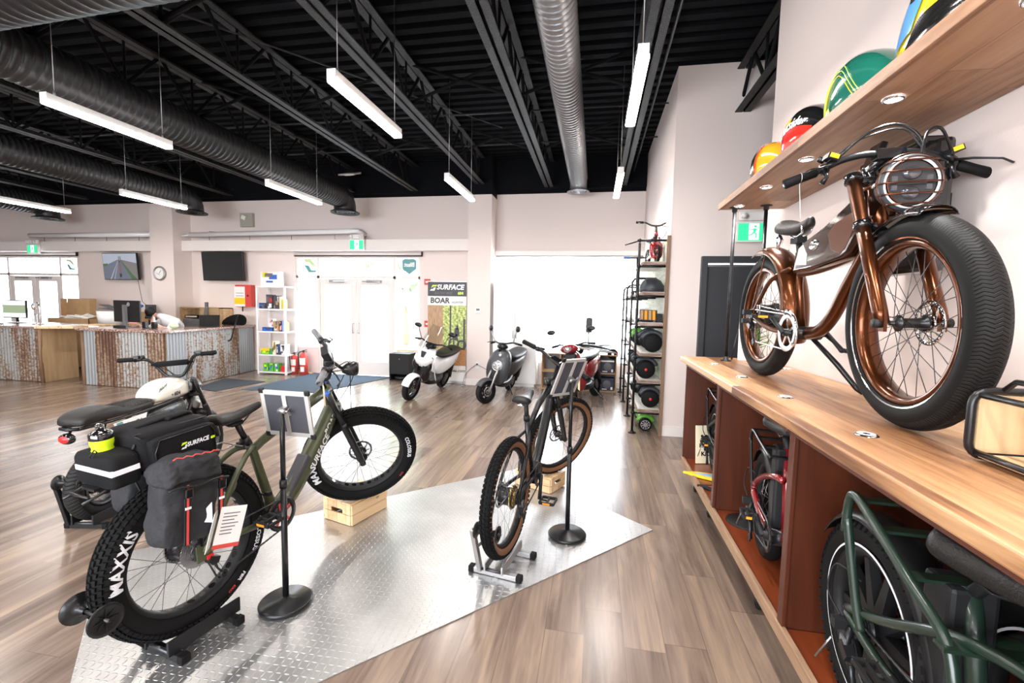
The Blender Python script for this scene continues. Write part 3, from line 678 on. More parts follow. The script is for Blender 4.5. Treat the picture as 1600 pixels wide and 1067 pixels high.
board_toy(T(.97, 3.62, .288) @ Rz(-.32), 'yellow', 'blade_blue', 'yellow pointed blade with a blue label on the far bay floor')
board_toy(T(1.0, 3.36, .288) @ Rz(-.35), 'black', 'redflat', 'black pointed blade with a red label on the far bay floor', .46)
board_toy(T(1.03, 3.17, .288) @ Rz(-.3), 'yellow', 'blade_blue', 'yellow blade half hidden beside the middle divider', .34)
t = thing('round_stand_base', 'round black stand base lying in the middle bike bay', 'stand base', (.965, 2.92, .2855))
b = B(); b.lathe([(.0, .022), (.02, .022), (.03, .012), (.105, .009), (.115, .004), (.116, 0), (0, 0)], n=36); obj('plate', b, 'black', t)
b = B(); b.lathe([(.012, 0), (.017, .004), (.012, .008), (.007, .004)], (0, 0, .024), n=18, closed=True); obj('red_ring', b, 'redflat', t)
# small potted conifer and easel panel behind the copper bike
t = thing('easel_panel', 'white panel on black splayed easel legs at the far counter end', 'easel', T(1.2, 3.98, CT) @ Rz(-.2))
b = B(); b.box((.03, 0, .17), (.12, .012, .34), Euler((-.12, 0, 0)).to_matrix()); obj('panel', b, 'whitem', t)
for s in (-1, 1):
    b = B(); b.tube([(s * .075 + .0, -.03, 0.004), (s * .05, 0, .16), (s * .02, .015, .3)], .006, 8); obj('leg', b, 'satin', t)
b = B(); b.box((.03, -.01, .38), (.07, .02, .05)); obj('clip', b, 'ply', t)
t = thing('small_plant', 'little green conifer sprig behind the rear wheel of the copper bike', 'plant', (1.22, 3.7, CT + .001))
b = B(); b.lathe([(0, 0), (.035, 0), (.05, .08), (.045, .08), (.04, .07), (0, .07)], n=20); obj('pot', b, 'black', t)
b = B(); rr_ = random.Random(4)
for k in range(70):
    z = .08 + .30 * rr_.random(); a = rr_.random() * 6.28; L = (.40 - z) * .32 + .02; b.tube([(0, 0, z), (cos(a) * L, sin(a) * L, z + .035)], [.004, .001], 4)
b.cyl((0, 0, .06), (0, 0, .4), .005, .001, 6); obj('foliage', b, 'leaf', t)
# ================================================================ BICYCLE PARTS
def bike_pose(p):
    """matrix of the bike frame: origin at the rear tyre's ground point"""
    R = Rz(p['th']) @ Rx(p.get('roll', 0)) @ Ry(-p['pitch'])
    return T(p['x'], p['y'], p['z']) @ R @ T(0, 0, -p['Rw'])
def steer_m(p, R=None):
    ha = p['ha']; R = R or p['Rw']; ax = Vector((-cos(ha), 0, sin(ha))); P0 = Vector((p['L'] - .045 * sin(ha), 0, R - .045 * cos(ha)))
    return T(*P0) @ Matrix.Rotation(p['st'], 4, ax) @ T(*(-P0))
def wheel(parent, X, R, w, Rr, rim='black', tire='rubber', sp='darksteel', nsp=32, knobs=None, letters=None, rotor=None, hubr=.02, hubw=.07, side='rubber2', rimw=None, holes=0, ring=None, tmat=None, spr=.0011, solid=None, rtm='steel', tsub=96):
    """wheel-centred space: axle along Y.  rim is the wheel's own mesh, the other pieces hang from it"""
    rt = w / 2; rc = R - rt; rw = rimw or w * .62; b = B()
    b.lathe([(Rr + .012, -rw/2), (Rr + .012, -rw/2 + .004), (Rr - .002, -rw/2 + .006), (Rr - .012, -rw*.2), (Rr - .012, rw*.2), (Rr - .002, rw/2 - .006), (Rr + .012, rw/2 - .004), (Rr + .012, rw/2), (Rr - .006, rw/2), (Rr - .018, rw*.22), (Rr - .018, -rw*.22), (Rr - .006, -rw/2)], ax='Y', n=64, closed=True)
    if holes:
        for i in range(holes):
            a = 2 * pi * (i + .5) / holes
            b.lathe([(.0, 0), (.0155, 0)], n=12, mi=1); 
            # small dark recess seen on the inner face of the rim
            q = Matrix.Rotation(-a, 4, 'Y') @ T(Rr - .0195, 0, 0) @ Ry(-pi/2)
            s = len(b.v) - 2 * 12
            b.v[s:] = [tuple(q @ Vector(v)) for v in b.v[s:]]
    wo = obj('wheel', b, [rim, 'gloss'], parent, X)
    # tyre
    b = B(); prof = []; N = 14
    a0 = math.acos(max(-1, min(1, (Rr + .004 - rc) / rt))) if abs((Rr + .004 - rc) / rt) < 1 else pi * .9
    for i in range(N + 1):
        a = -a0 + 2 * a0 * i / N; prof.append((rc + rt * cos(a), rt * sin(a)))
    b.lathe(prof, ax='Y', n=tsub)
    if side and knobs is None or tmat: pass
    gi = int(N * .29)
    if side:
        for k in range(len(b.f)):
            if (k % N) < gi or (k % N) >= N - gi: b.m[k] = 1
    if knobs:
        rows, cols, (lx, ly, lz) = knobs; span = 62 if cols > 3 else 50
        for i in range(rows):
            for j in range(cols):
                ph = radians(-span + 2 * span * j / (cols - 1)); a = 2 * pi * (i + .5 * (j % 2)) / rows
                f = 1.25 if j in (0, cols - 1) else 1
                c = Vector((rc + (rt + lz * .3) * cos(ph), (rt + lz * .3) * sin(ph), 0))
                q = Matrix.Rotation(-a, 3, 'Y'); n_ = Matrix.Rotation(ph, 3, 'Z')
                b.box(q @ c, (lz * 1.2, ly * f, lx * (1 if (i + j) % 2 else .8)), q @ n_)
    for (txt, size, ang, rad, sd, mi, sh) in (letters or []):
        def pl(u, v, ang=ang, rad=rad, sd=sd):
            r = rad + v; a = ang + u / rad * sd; yy = sqrt(max(0, rt * rt - (r - rc) ** 2)) + .0022
            return (r * cos(a), sd * yy, r * sin(a))
        b.text(txt, size, pl, mi, shear=sh, bold=size * .028, cuts=3)
    if ring:
        r, y = ring; b.lathe([(r - .0035, y), (r + .0035, y - .001 * (1 if y > 0 else -1))], ax='Y', n=72, mi=2); b.lathe([(r - .0035, -y), (r + .0035, -y + .001)], ax='Y', n=72, mi=2)
    mt = [tmat or tire, side or tire, 'reflect', 'redflat', 'gold']
    obj('tire', b, mt, wo)
    # hub
    b = B(); b.cyl((0, -hubw, 0), (0, hubw, 0), .009, n=10); b.lathe([(.009, -hubw*.8), (hubr + .012, -hubw*.62), (hubr + .012, -hubw*.55), (hubr, -hubw*.45), (hubr, hubw*.45), (hubr + .012, hubw*.55), (hubr + .012, hubw*.62), (.009, hubw*.8)], ax='Y', n=24)
    obj('hub', b, 'satin', wo)
    if solid:
        b = B()
        for i in range(solid):
            a = 2 * pi * i / solid; q = Matrix.Rotation(-a, 3, 'Y')
            b.loft([[q @ Vector((hubr * .8, s1 * .02, s2 * .022)) for s1, s2 in ((-1, -1), (1, -1), (1, 1), (-1, 1))], [q @ Vector((Rr - .01, s1 * .012, s2 * .012 + .02)) for s1, s2 in ((-1, -1), (1, -1), (1, 1), (-1, 1))]], sm=False)
        obj('spokes', b, rim, wo)
    elif nsp:
        b = B()
        for i in range(nsp):
            a = 2 * pi * i / nsp; s = 1 if i % 2 else -1; d = 1 if (i // 2) % 2 else -1; af = a + d * radians(62)
            fl = hubr + .009; b.cyl((fl * cos(af), s * hubw * .58, fl * sin(af)), ((Rr - .012) * cos(a), -s * rw * .04, (Rr - .012) * sin(a)), spr, n=5)
        obj('spokes', b, sp, wo)
    if rotor:
        b = B(); y = rotor; n = 60
        b.lathe([(.066, y - .001), (.080, y - .001), (.080, y + .001), (.066, y + .001)], ax='Y', n=48, closed=True)
        for i in range(8):
            a = 2 * pi * i / 8; b.box((.05 * cos(a), y, .05 * sin(a)), (.045, .002, .007), Matrix.Rotation(-a - .5, 3, 'Y'))
        b.lathe([(.02, y - .002), (.032, y - .002), (.032, y + .002), (.02, y + .002)], ax='Y', n=24, closed=True)
        for i in range(30):
            a = 2 * pi * i / 30; b.cyl((.073 * cos(a), y - .0014, .073 * sin(a)), (.073 * cos(a), y + .0014, .073 * sin(a)), .0035, n=6, mi=1)
        obj('brake_rotor', b, [rtm, 'black'], wo)
    return wo
def cassette(parent, c, r0, r1, n, y0, dy, mat='darksteel'):
    b = B()
    for i in range(n):
        r = r0 + (r1 - r0) * i / (n - 1); y = y0 + dy * i; prof = []
        tn = max(12, int(r * 480)); vs = []; fs = []
        for k in range(2 * tn):
            a = 2 * pi * k / (2 * tn); rr = r + (.004 if k % 2 else 0)
            vs += [(rr * cos(a), y - .001, rr * sin(a)), (rr * cos(a), y + .001, rr * sin(a)), (r * .72 * cos(a), y - .001, r * .72 * sin(a)), (r * .72 * cos(a), y + .001, r * .72 * sin(a))]
        m = 2 * tn
        for k in range(m):
            l = (k + 1) % m; fs += [(4*k, 4*l, 4*l+1, 4*k+1), (4*k, 4*k+2, 4*l+2, 4*l), (4*k+1, 4*l+1, 4*l+3, 4*k+3)]
        b.add([(c[0] + p[0], c[1] + p[1], c[2] + p[2]) for p in vs], fs, 0, False)
    b.lathe([(.004, y0 - .006), (r0 * .9, y0 - .006), (r0 * .7, y0 + dy * n)], c, 'Y', 20)
    return obj('cassette', b, mat, parent)
def crankset(parent, bb, y, r, ring='darksteel', arm='black', a=0.0, al=.165, ped='black', guard=None, refl=True, pedw=.1, ps=(1, 1)):
    """y<0: ring side. a: angle of the ring-side crank arm"""
    b = B(); tn = int(r * 420); vs = []
    c = Vector(bb)
    def gear(y0):
        vs = []; fs = []; m = 2 * tn
        for k in range(m):
            q = 2 * pi * k / m; rr = r + (.005 if k % 2 else 0)
            for (R_, yy) in ((rr, y0 - .0015), (rr, y0 + .0015), (r - .014, y0 - .0015), (r - .014, y0 + .0015)): vs.append(c + Vector((R_ * cos(q), yy, R_ * sin(q))))
        for k in range(m):
            l = (k + 1) % m; fs += [(4*k, 4*l, 4*l+1, 4*k+1), (4*k, 4*k+2, 4*l+2, 4*l), (4*k+1, 4*l+1, 4*l+3, 4*k+3), (4*k+2, 4*k+3, 4*l+3, 4*l+2)]
        b.add(vs, fs, 0, False)
    gear(y)
    for k in range(5):
        q = 2 * pi * k / 5 + .4; b.box(c + Vector((r * .52 * cos(q), y, r * .52 * sin(q))), (r * .85, .005, .014), Matrix.Rotation(-q, 3, 'Y'))
    if guard: b.lathe([(r + .008, y - .006), (r - .012, y - .007), (r - .02, y - .004), (r + .006, y - .002)], c, 'Y', 40, closed=True, mi=1)
    o = obj('chainring', b, [ring, guard or ring], parent)
    b = B(); b.cyl(c + Vector((0, y - .02, 0)), c + Vector((0, -y + .02, 0)), .02, n=16); b.lathe([(.0, y + .01), (.035, y + .01), (.035, -y - .01), (0, -y - .01)], c, 'Y', 24); obj('bottom_bracket', b, 'satin', parent)
    for s, ang in ((1, a), (-1, a + pi)):
        yy = (y - .018) if s == 1 else (-y + .018); sg = -1 if s == 1 else 1
        e = c + Vector((al * cos(ang), yy + sg * .012, al * sin(ang))); st = c + Vector((0, yy, 0))
        b = B(); b.tube([st, st.lerp(e, .5) + Vector((0, sg * .003, 0)), e], [.017, .012, .014], 10, flat=.8); ar = obj('crank_arm', b, arm, parent)
        pc = e + Vector((0, sg * (.012 + pedw / 2), 0)); b = B(); b.cyl(e, pc, .007, n=8)
        for dx in (-.045, .045): b.box(pc + Vector((dx, 0, 0)), (.012, pedw, .018))
        for dy in (-pedw/2, 0, pedw/2): b.box(pc + Vector((0, dy, 0)), (.09, .010, .015))
        for dx in (-.045, .045):
            for dy in (-.03, 0, .03): b.cyl(pc + Vector((dx, dy, .008)), pc + Vector((dx, dy, .013)), .002, n=5)
        if refl: b.box(pc + Vector((-.0515, 0, 0)), (.002, pedw * .5, .012), mi=1); b.box(pc + Vector((.0515, 0, 0)), (.002, pedw * .5, .012), mi=1)
        obj('pedal', b, [ped, 'orange'], parent)
    return o
def chain(parent, bb, r1, hub, r2, y, mat='darksteel', drop=None):
    b = B(); p = []; bx, bz = bb; hx, hz = hub
    path = []
    for i in range(13): a = -pi/2 + pi * i / 12; path.append((bx + r1 * cos(a), bz + r1 * sin(a)))
    path += [(bx + (hx - bx) * t, bz + r1 + (hz + r2 - bz - r1) * t) for t in [k / 30 for k in range(1, 30)]]
    for i in range(9): a = pi/2 + pi * i / 8; path.append((hx + r2 * cos(a), hz + r2 * sin(a)))
    lo = (hx + .03, hz - r2 * .2 - (drop or .0)) if drop else None
    if drop: path += [(hx + .02, hz - r2 - .02), (hx + .03, hz - drop * .55), (hx + .055, hz - drop), (hx + .09, hz - drop - .012)]
    sx, sz = path[-1]; path += [(sx + (bx - sx) * t, sz + (bz - r1 - sz) * t) for t in [k / 30 for k in range(1, 30)]]
    pts = [(x, y, z) for x, z in path]; b.tube(pts, [.0055 if i % 2 else .0042 for i in range(len(pts))], 6, closed=True, flat=.9)
    return obj('chain', b, mat, parent)
def derailleur(parent, h, y, acc='red'):
    b = B(); x, z = h
    b.tube([(x + .01, y + .01, z), (x + .012, y, z - .03), (x + .03, y - .012, z - .055)], .012, 10); b.box((x + .035, y - .008, z - .06), (.05, .03, .03), Matrix.Rotation(.5, 3, 'Y'))
    b.tube([(x + .04, y, z - .07), (x + .055, y, z - .12), (x + .085, y, z - .17)], [.012, .008, .01], 8, flat=.6)
    for q in ((.045, -.075), (.082, -.165)): b.lathe([(.006, y - .01), (.021, y - .008), (.021, y - .002), (.006, y)], (x + q[0], 0, z + q[1]), 'Y', 14, closed=True)
    b.box((x + .02, y - .016, z - .035), (.03, .006, .02), mi=1)
    return obj('derailleur', b, ['satin', acc], parent)
def saddle(parent, rear, L=.27, w=.17, nose_w=.035, dz=0, mat='leather', th=.05, sag=.012, raise_=.01, rails='satin'):
    """rear: (x,z) of the back end of the top"""
    b = B(); secs = []; N = 14
    for i in range(N):
        u = i / (N - 1); x = rear[0] + u * L; hw = nose_w / 2 + (w / 2 - nose_w / 2) * (1 - u) ** 1.7 * (1.0 if u > .12 else sqrt(max(.25, u / .12))) ; hw *= (1 if u < .93 else .75)
        z = rear[1] + dz * u - sag * sin(pi * u) + raise_ * (1 - u) ** 3; t = th * (1 - .35 * u); ring = []
        for k in range(16):
            a = 2 * pi * k / 16; cx, cz = cos(a), sin(a)
            zz = z - t * .15 + (t * .25 * abs(cz) ** .8 if cz > 0 else -t * .85 * abs(cz) ** .9) - (abs(cx) ** 3) * t * .45
            ring.append((x, hw * math.copysign(abs(cx) ** .75, cx), zz))
        secs.append(ring)
    b.loft(secs); o = obj('saddle', b, mat, parent, sub=1)
    b = B(); zb = rear[1] - th * .8
    for s in (-1, 1): b.tube([(rear[0] + .03, s * .035, zb + .01), (rear[0] + .07, s * .022, zb - .022), (rear[0] + .15, s * .022, zb - .022), (rear[0] + L * .82, s * .010, zb + .012 + dz * .8)], .0042, 8)
    obj('saddle_rails', b, rails, o)
    return o
def handlebar(parent, S, pts, r=.0145, grip=.13, mat='satin', gmat='rubber2', gr=.0175, lever=True, lev_dir=(.05, -.02), tag_=False, ends=True, levmat='satin'):
    """pts: right half (-y) from the clamp outwards, mirrored; in unsteered bike space"""
    right = [Vector(p) for p in pts]; left = [Vector((p.x, -p.y, p.z)) for p in right]; b = B()
    def smooth(P_):
        out = []
        for i in range(len(P_) - 1):
            p0 = P_[max(0, i - 1)]; p1 = P_[i]; p2 = P_[i + 1]; p3 = P_[min(len(P_) - 1, i + 2)]
            for k in range(5):
                t = k / 5; out.append(.5 * ((2 * p1) + (p2 - p0) * t + (2 * p0 - 5 * p1 + 4 * p2 - p3) * t * t + (3 * p1 - p0 - 3 * p2 + p3) * t ** 3))
        return out + [P_[-1]]
    full = smooth(list(reversed(left)) + right[1:] if right[0].y == 0 else list(reversed(left)) + right); b.tube(full, r, 12); o = obj('handlebar', b, mat, parent, S)
    for sd, P_ in ((-1, right), (1, left)):
        e = P_[-1]; d = (P_[-2] - e).normalized(); b = B(); g1 = e + d * grip; b.tube([e, e.lerp(g1, .02), e.lerp(g1, .5), e.lerp(g1, .97), g1], [gr * .9, gr * 1.08, gr, gr * 1.08, gr * .9], 14); obj('grip', b, gmat, o)
        if lever:
            c = e + d * (grip + .03); b = B(); b.tube([c - d * .012, c + d * .012], r + .007, 12); b.tube([c, c + Vector((.03, 0, .004)), c + d * .03 + Vector((.04, 0, .006))], [.012, .012, .010], 10)
            q = c + Vector((.03, 0, 0)); b.tube([q, q - d * .03 + Vector((lev_dir[0] * .5, 0, lev_dir[1] * .4)), q - d * .09 + Vector((lev_dir[0], 0, lev_dir[1])), q - d * .13 + Vector((lev_dir[0] * .9, 0, lev_dir[1] * 1.1))], [.008, .006, .005, .006], 8, flat=.7)
            obj('brake_lever', b, levmat, o)
    return o
def smoothp(P_, n=5):
    P_ = [Vector(p) for p in P_]; out = []
    for i in range(len(P_) - 1):
        p0 = P_[max(0, i - 1)]; p1 = P_[i]; p2 = P_[i + 1]; p3 = P_[min(len(P_) - 1, i + 2)]
        for k in range(n):
            t = k / n; out.append(.5 * ((2 * p1) + (p2 - p0) * t + (2 * p0 - 5 * p1 + 4 * p2 - p3) * t * t + (3 * p1 - p0 - 3 * p2 + p3) * t ** 3))
    return out + [P_[-1]]
def lin(a, b, n): return [a + (b - a) * i / (n - 1) for i in range(n)]
def fork(parent, S, p, R, w, top=None, r=.018, mat='satin', rlo=.026, crown=True, straight=False, yo=None, split=.5, lomat=None, steer_top=None):
    ha = p['ha']; ax = Vector((-cos(ha), 0, sin(ha))); hub = Vector((p['L'], 0, R)); yo = yo or w / 2 + .03; P0 = hub - .045 * Vector((sin(ha), 0, cos(ha)))
    fo = .012 if not straight else 0
    clr = R + .055; cr = P0 + ax * clr + Vector((.02, 0, 0)); top = top or clr; b = B()
    if crown: b.tube([cr + Vector((0, -yo, -.0)), cr + Vector((0, -yo * .5, .018)), cr + Vector((0, 0, .024)), cr + Vector((0, yo * .5, .018)), cr + Vector((0, yo, 0))], [.028, .03, .032, .03, .028], 12)
    b.cyl(P0 + ax * (clr - .01), P0 + ax * (steer_top or clr + .1), .017, n=12)
    o = obj('fork', b, mat, parent, S)
    for s in (-1, 1):
        b = B(); d = Vector((0, s * yo, 0)); off = cr - (P0 + ax * clr); t0 = P0 + ax * top + off + d; lo = hub + d; 
        b.cyl(t0, t0.lerp(lo, split), r, n=16); b.tube([t0.lerp(lo, split * .92), t0.lerp(lo, split), t0.lerp(lo, .93), lo], [r + .001, rlo, rlo * .92, rlo * .7], 16, mi=1)
        b.lathe([(0, -.012), (.02, -.012), (.02, .012), (0, .012)], lo, 'Y', 16, mi=1)
        obj('fork_leg', b, [mat, lomat or mat], o)
    return o
def floor_stand(label, X, w, mat='black', foot='rubber2', xr=-.12, xf=.14, hw=.12, arm_top=(-.37, .37), wh=.055):
    """wheel stand: two rails along the bike, two cross bars with end caps, a raised rear arm carrying two roller discs; x forward"""
    t = thing('bike_stand', label, 'bike stand', X)
    g = w / 2 + .012; hgt = .07 if mat == 'black' else .05
    for s in (-1, 1):
        b = B(); b.box(((xr + xf) / 2, s * g, .034 + hgt / 2), (xf - xr + .08, .012, hgt)); obj('rail', b, mat, t, bev=.003)
    for x in (xr, xf):
        b = B(); b.box((x, 0, .018), (.034, 2 * hw, .03)); o = obj('cross_bar', b, mat, t, bev=.003)
        for s in (-1, 1): b = B(); b.box((x, s * hw, .019), (.044, .036, .038)); obj('end_cap', b, foot, o, bev=.006)
    a0 = Vector((xr - .02, g + .035, .03)); a1 = Vector((arm_top[0], g + .035, arm_top[1])); b = B(); d = (a1 - a0).normalized(); q = Vector((0, 0, 1)).rotation_difference(d).to_matrix()
    b.box((a0 + a1) / 2, (.03, .026, (a1 - a0).length), q); obj('arm', b, mat, t, bev=.003)
    b = B(); b.cyl(a1, (a1.x, -g - .03, a1.z), .007, n=8); b.cyl((xr - .02, g + .03, .04), (xr - .02, -g, .04), .009, n=8); obj('axle', b, 'darksteel', t)
    for s in (-1, 1):
        b = B(); y0 = s * (w / 2 + .004)
        b.lathe([(.012, y0 - s * .03), (.018, y0 - s * .005), (wh * .55, y0 + s * .008), (wh, y0 + s * .016), (wh, y0 + s * .022), (wh * .8, y0 + s * .021), (.02, y0 + s * .014), (.0, y0 + s * .016)], (a1.x, 0, a1.z), 'Y', 24)
        for k in range(8): a = 2 * pi * k / 8; b.box((a1.x + wh * .5 * cos(a), y0 + s * .018, a1.z + wh * .5 * sin(a)), (wh * .75, .006, .003), Matrix.Rotation(-a, 3, 'Y'))
        obj('roller', b, 'satin', t)
    return t
def crate(label, X, w=.42, d=.28, h=.17):
    t = thing('wooden_crate', label, 'crate', X, 'upturned pine crates under front wheels')
    for s in (-1, 1):
        for k in range(2):
            b = B(); z0 = .003 + k * h / 2; b.bx(-w/2, w/2, s * d/2 - .007, s * d/2 + .007, z0, z0 + h/2 - .004); obj('side_slat', b, 'pine', t, bev=.002)
    for s in (-1, 1):
        for k in range(2):
            b = B(); z0 = .003 + k * h / 2
            if k == 0: b.bx(s * w/2 - .007, s * w/2 + .007, -d/2 + .008, d/2 - .008, z0, z0 + h/2 - .004)
            else:
                b.bx(s * w/2 - .007, s * w/2 + .007, -d/2 + .008, d/2 - .008, z0 + .03, z0 + h/2 - .004); b.bx(s * w/2 - .007, s * w/2 + .007, -d/2 + .008, -.055, z0, z0 + .03); b.bx(s * w/2 - .007, s * w/2 + .007, .055, d/2 - .008, z0, z0 + .03)
            obj('end_slat', b, 'pine', t, bev=.002)
    for k in range(3):
        b = B(); y0 = -d/2 + k * d/3; b.bx(-w/2 - .007, w/2 + .007, y0 + .002, y0 + d/3 - .002, h, h + .012); obj('top_slat', b, 'pine', t, bev=.002)
    for sx_ in (-1, 1):
        for sy in (-1, 1): b = B(); b.bx(sx_ * (w/2 - .02) - .012, sx_ * (w/2 - .02) + .012, sy * (d/2 - .02) - .012, sy * (d/2 - .02) + .012, .001, h); obj('corner_post', b, 'pine', t)
    return t
def hang_tag(parent, pos, name='price_tag', mat='manila', s=.07, rot=0.3):
    b = B(); x, y, z = pos; q = Euler((0, 0, rot)).to_matrix()
    b.box(Vector(pos) + Vector((0, 0, -s * .9)), (s * .55, .0015, s), q); b.cyl(pos, Vector(pos) + Vector((0, 0, -s * .42)), .0012, n=4)
    return obj(name, b, mat, parent)
def catmull(S, pts, r, mat, parent, name='cable', n=6): b = B(); b.tube(smoothp(pts), r, n); return obj(name, b, mat, parent, S)

# ---------------------------------------------------------------- display plate on the floor
b = B(); b.prism([(-.689, 4.23, .001), (-2.918, 2.16, .001), (-1.649, .996, .001), (.463, 3.262, .001)], (0, 0, .006))
b2 = B(); ang = atan2(3.262 - .996, .463 + 1.649); X = T(-1.2, 2.66, 0) @ Rz(ang); b2.T = X.inverted(); b2.prism([(-.689, 4.23, .001), (-2.918, 2.16, .001), (-1.649, .996, .001), (.463, 3.262, .001)], (0, 0, .006))
tag(obj('floor_plate', b2, 'plate', X=X), 'large silver diamond-plate sheet lying on the plank floor under two bikes', 'floor plate')
# ================================================================ GREEN FAT-TYRE BIKE WITH BAGS
p = dict(x=-1.817, y=1.715, z=.446, th=1.385, pitch=.082, L=1.17, st=-.82, ha=1.17, Rw=.385); S = steer_m(p)
bk = thing('fat_tyre_bike', 'olive green fat-tyre electric bike carrying black bags, on the metal floor plate', 'bicycle', bike_pose(p))
KN = (88, 7, (.020, .013, .008)); MX = [('MAXXIS', .052, a, .312, s, 2, 0) for a in (2.65, -.5) for s in (-1,)]
LET = [('MAXXIS', .068, 2.75, .318, -1, 2, 0), ('COLOSSUS', .036, -.30, .322, -1, 2, 0), ('FBR', .028, -.95, .326, -1, 2, 0), ('EXO', .020, -1.15, .326, -1, 3, 0)]
wheel(bk, T(0, 0, .385), .377, .112, .282, rim='black', sp='darksteel', knobs=KN, letters=LET, rotor=.058, hubr=.058, hubw=.085, rimw=.08, holes=32)
wheel(bk, S @ T(1.17, 0, .385), .377, .112, .282, rim='black', sp='darksteel', knobs=KN, letters=[('MAXXIS', .066, 3.35, .318, -1, 2, 0), ('COLOSSUS', .036, .25, .322, -1, 2, 0), ('EXO', .020, -.5, .326, -1, 3, 0)], rotor=.05, hubr=.025, hubw=.06, rimw=.08, holes=32)
b = B()
b.tube(smoothp([(.975, 0, .80), (.80, 0, .60), (.60, 0, .40), (.50, 0, .335)]), [.05, .052, .052, .052, .052, .052, .052, .052, .052, .052, .052, .052, .052, .052, .05, .048], 8, up=(0, 1, 0))
b.tube([(.48, 0, .34), (.43, 0, .33)], [.05, .045], 10)
b.tube([(.93, 0, .91), (.70, 0, .84), (.42, 0, .745), (.372, 0, .72)], [.032, .030, .024, .022], 12)
b.tube([(.44, 0, .33), (.43, 0, .42), (.37, 0, .70), (.342, 0, .765)], [.030, .026, .022, .021], 14)
ax = Vector((-cos(1.17), 0, sin(1.17))); hp = Vector((1.129, 0, .367)); b.cyl(hp + ax * .455, hp + ax * .60, .03, n=18)
for s in (-1, 1):
    b.tube(smoothp([(0, s * .098, .385), (.15, s * .092, .375), (.30, s * .075, .345), (.42, s * .04, .33)]), .016, 10)
    b.tube(smoothp([(0, s * .098, .385), (.08, s * .095, .50), (.20, s * .082, .66), (.30, s * .050, .735), (.362, s * .012, .735)]), .0135, 10)
    b.box((.0, s * .098, .385), (.07, .008, .08))
b.tube(smoothp([(.12, -.088, .565), (.20, -.06, .60), (.25, 0, .63), (.20, .06, .60), (.12, .088, .565)]), .010, 8)
fr = obj('frame', b, 'olive', bk)
def onside(y, p0, d, up_):
    p0 = Vector(p0); d = Vector(d).normalized(); up_ = Vector(up_).normalized()
    return lambda u, v: p0 + d * u + up_ * v + Vector((0, y, 0))
d_ = Vector((.40, 0, .45)).normalized(); n_ = Vector((-d_.z, 0, d_.x))
b = B(); b.text('SURFACE', .055, onside(-.053, (.77, 0, .555), d_, n_), 0, shear=.2, bold=.0015); b.text('BOAR', .05, onside(-.048, (.88, 0, .70), d_, n_), 0, shear=.1, bold=.002)
obj('frame_lettering', b, 'reflect', fr)
b = B(); b.box((.62, 0, .455), (.26, .085, .05), Matrix.Rotation(-.85, 3, 'Y')); obj('battery_cover', b, 'greyp', bk, bev=.01)
b = B(); b.cyl((.342, 0, .76), (.325, 0, .80), .024, n=16); b.box((.30, 0, .775), (.02, .03, .02)); b.tube([(.30, -.02, .775), (.29, -.045, .77), (.29, .02, .765)], .005, 6); obj('seat_clamp', b, 'satin', bk)
b = B(); b.cyl((.345, 0, .755), (.292, 0, .895), .0155, n=14); b.box((.285, 0, .893), (.06, .04, .022)); obj('seat_post', b, 'satin', bk)
saddle(bk, (.165, .955), L=.275, w=.155, dz=.012)
fk = fork(bk, S, p, .377, .115, top=.62, r=.018, rlo=.024, split=.45, mat='satin', yo=.082)
for s in (-1, 1): b = B(); b.lathe([(0, .0), (.017, -.002), (.019, -.012), (.019, -.02)], hp + ax * .622 + Vector((.02, s * .082, 0)), 'Z', 16); obj('air_cap', b, 'blue', fk)
 
b = B(); st0 = hp + ax * .60; b.cyl(st0, st0 + ax * .09, .02, n=16); b.tube([st0 + ax * .06, st0 + ax * .085 + Vector((.05, 0, .0)), (.93, 0, 1.10)], .018, 10); obj('stem', b, 'satin', bk, S)
hb = handlebar(bk, S, [(.93, 0, 1.105), (.925, -.08, 1.115), (.89, -.18, 1.145), (.86, -.26, 1.155), (.835, -.36, 1.155)], r=.013, lev_dir=(.07, -.03), gmat='grey')
b = B(); b.box((.895, 0, 1.155), (.045, .11, .075), Matrix.Rotation(-.5, 3, 'Y')); b.box((.91, 0, 1.12), (.05, .13, .045)); b.bx(.88, .94, -.035, .035, 1.07, 1.11); obj('display', b, 'satin', hb, bev=.006)
b = B(); b.tube([(.99, .0, 1.05), (1.02, 0, 1.055), (1.06, 0, 1.06), (1.085, 0, 1.06)], [.018, .038, .046, .040], 16); b.tube([(.94, 0, 1.10), (.99, 0, 1.06)], .01, 8); b.lathe([(0, 1.086), (.036, 1.086), (.042, 1.08)], (0, 0, 1.06), 'X', 16, mi=1); obj('headlight', b, ['satin', 'lens'], hb)
for k, q in enumerate((((.88, -.20, 1.14), (1.02, -.14, 1.12), (1.05, -.04, 1.0), (.98, -.05, .85)), ((.88, .20, 1.14), (1.03, .13, 1.10), (1.05, .05, .98), (1.09, .09, .65), (1.14, .09, .42)), ((.88, -.22, 1.14), (1.0, -.10, 1.16), (1.02, .02, 1.05), (.97, .04, .86)))): catmull(S, q, .0028, 'black', bk)
hang_tag(bk, S @ Vector((.86, -.27, 1.14)), 'price_tag', 'manila', .11, .9)
crankset(bk, (.44, 0, .33), -.075, .085, arm='black', a=2.75, ring='redflat', guard='satin', al=.165)
cassette(bk, (0, 0, .385), .024, .078, 9, -.093, .0045, 'steel')
chain(bk, (.44, .33), .085, (0, .385), .045, -.076, drop=.17); derailleur(bk, (0, .385), -.088)
b = B(); b.box((.36, -.09, .49), (.02, .03, .02)); b.tube([(.375, 0, .47), (.36, -.05, .475), (.36, -.09, .48)], .005, 6); b.cyl((-.02, .10, .47), (-.02, .12, .46), .02, n=10); obj('brake_caliper', b, ['satin'], bk)
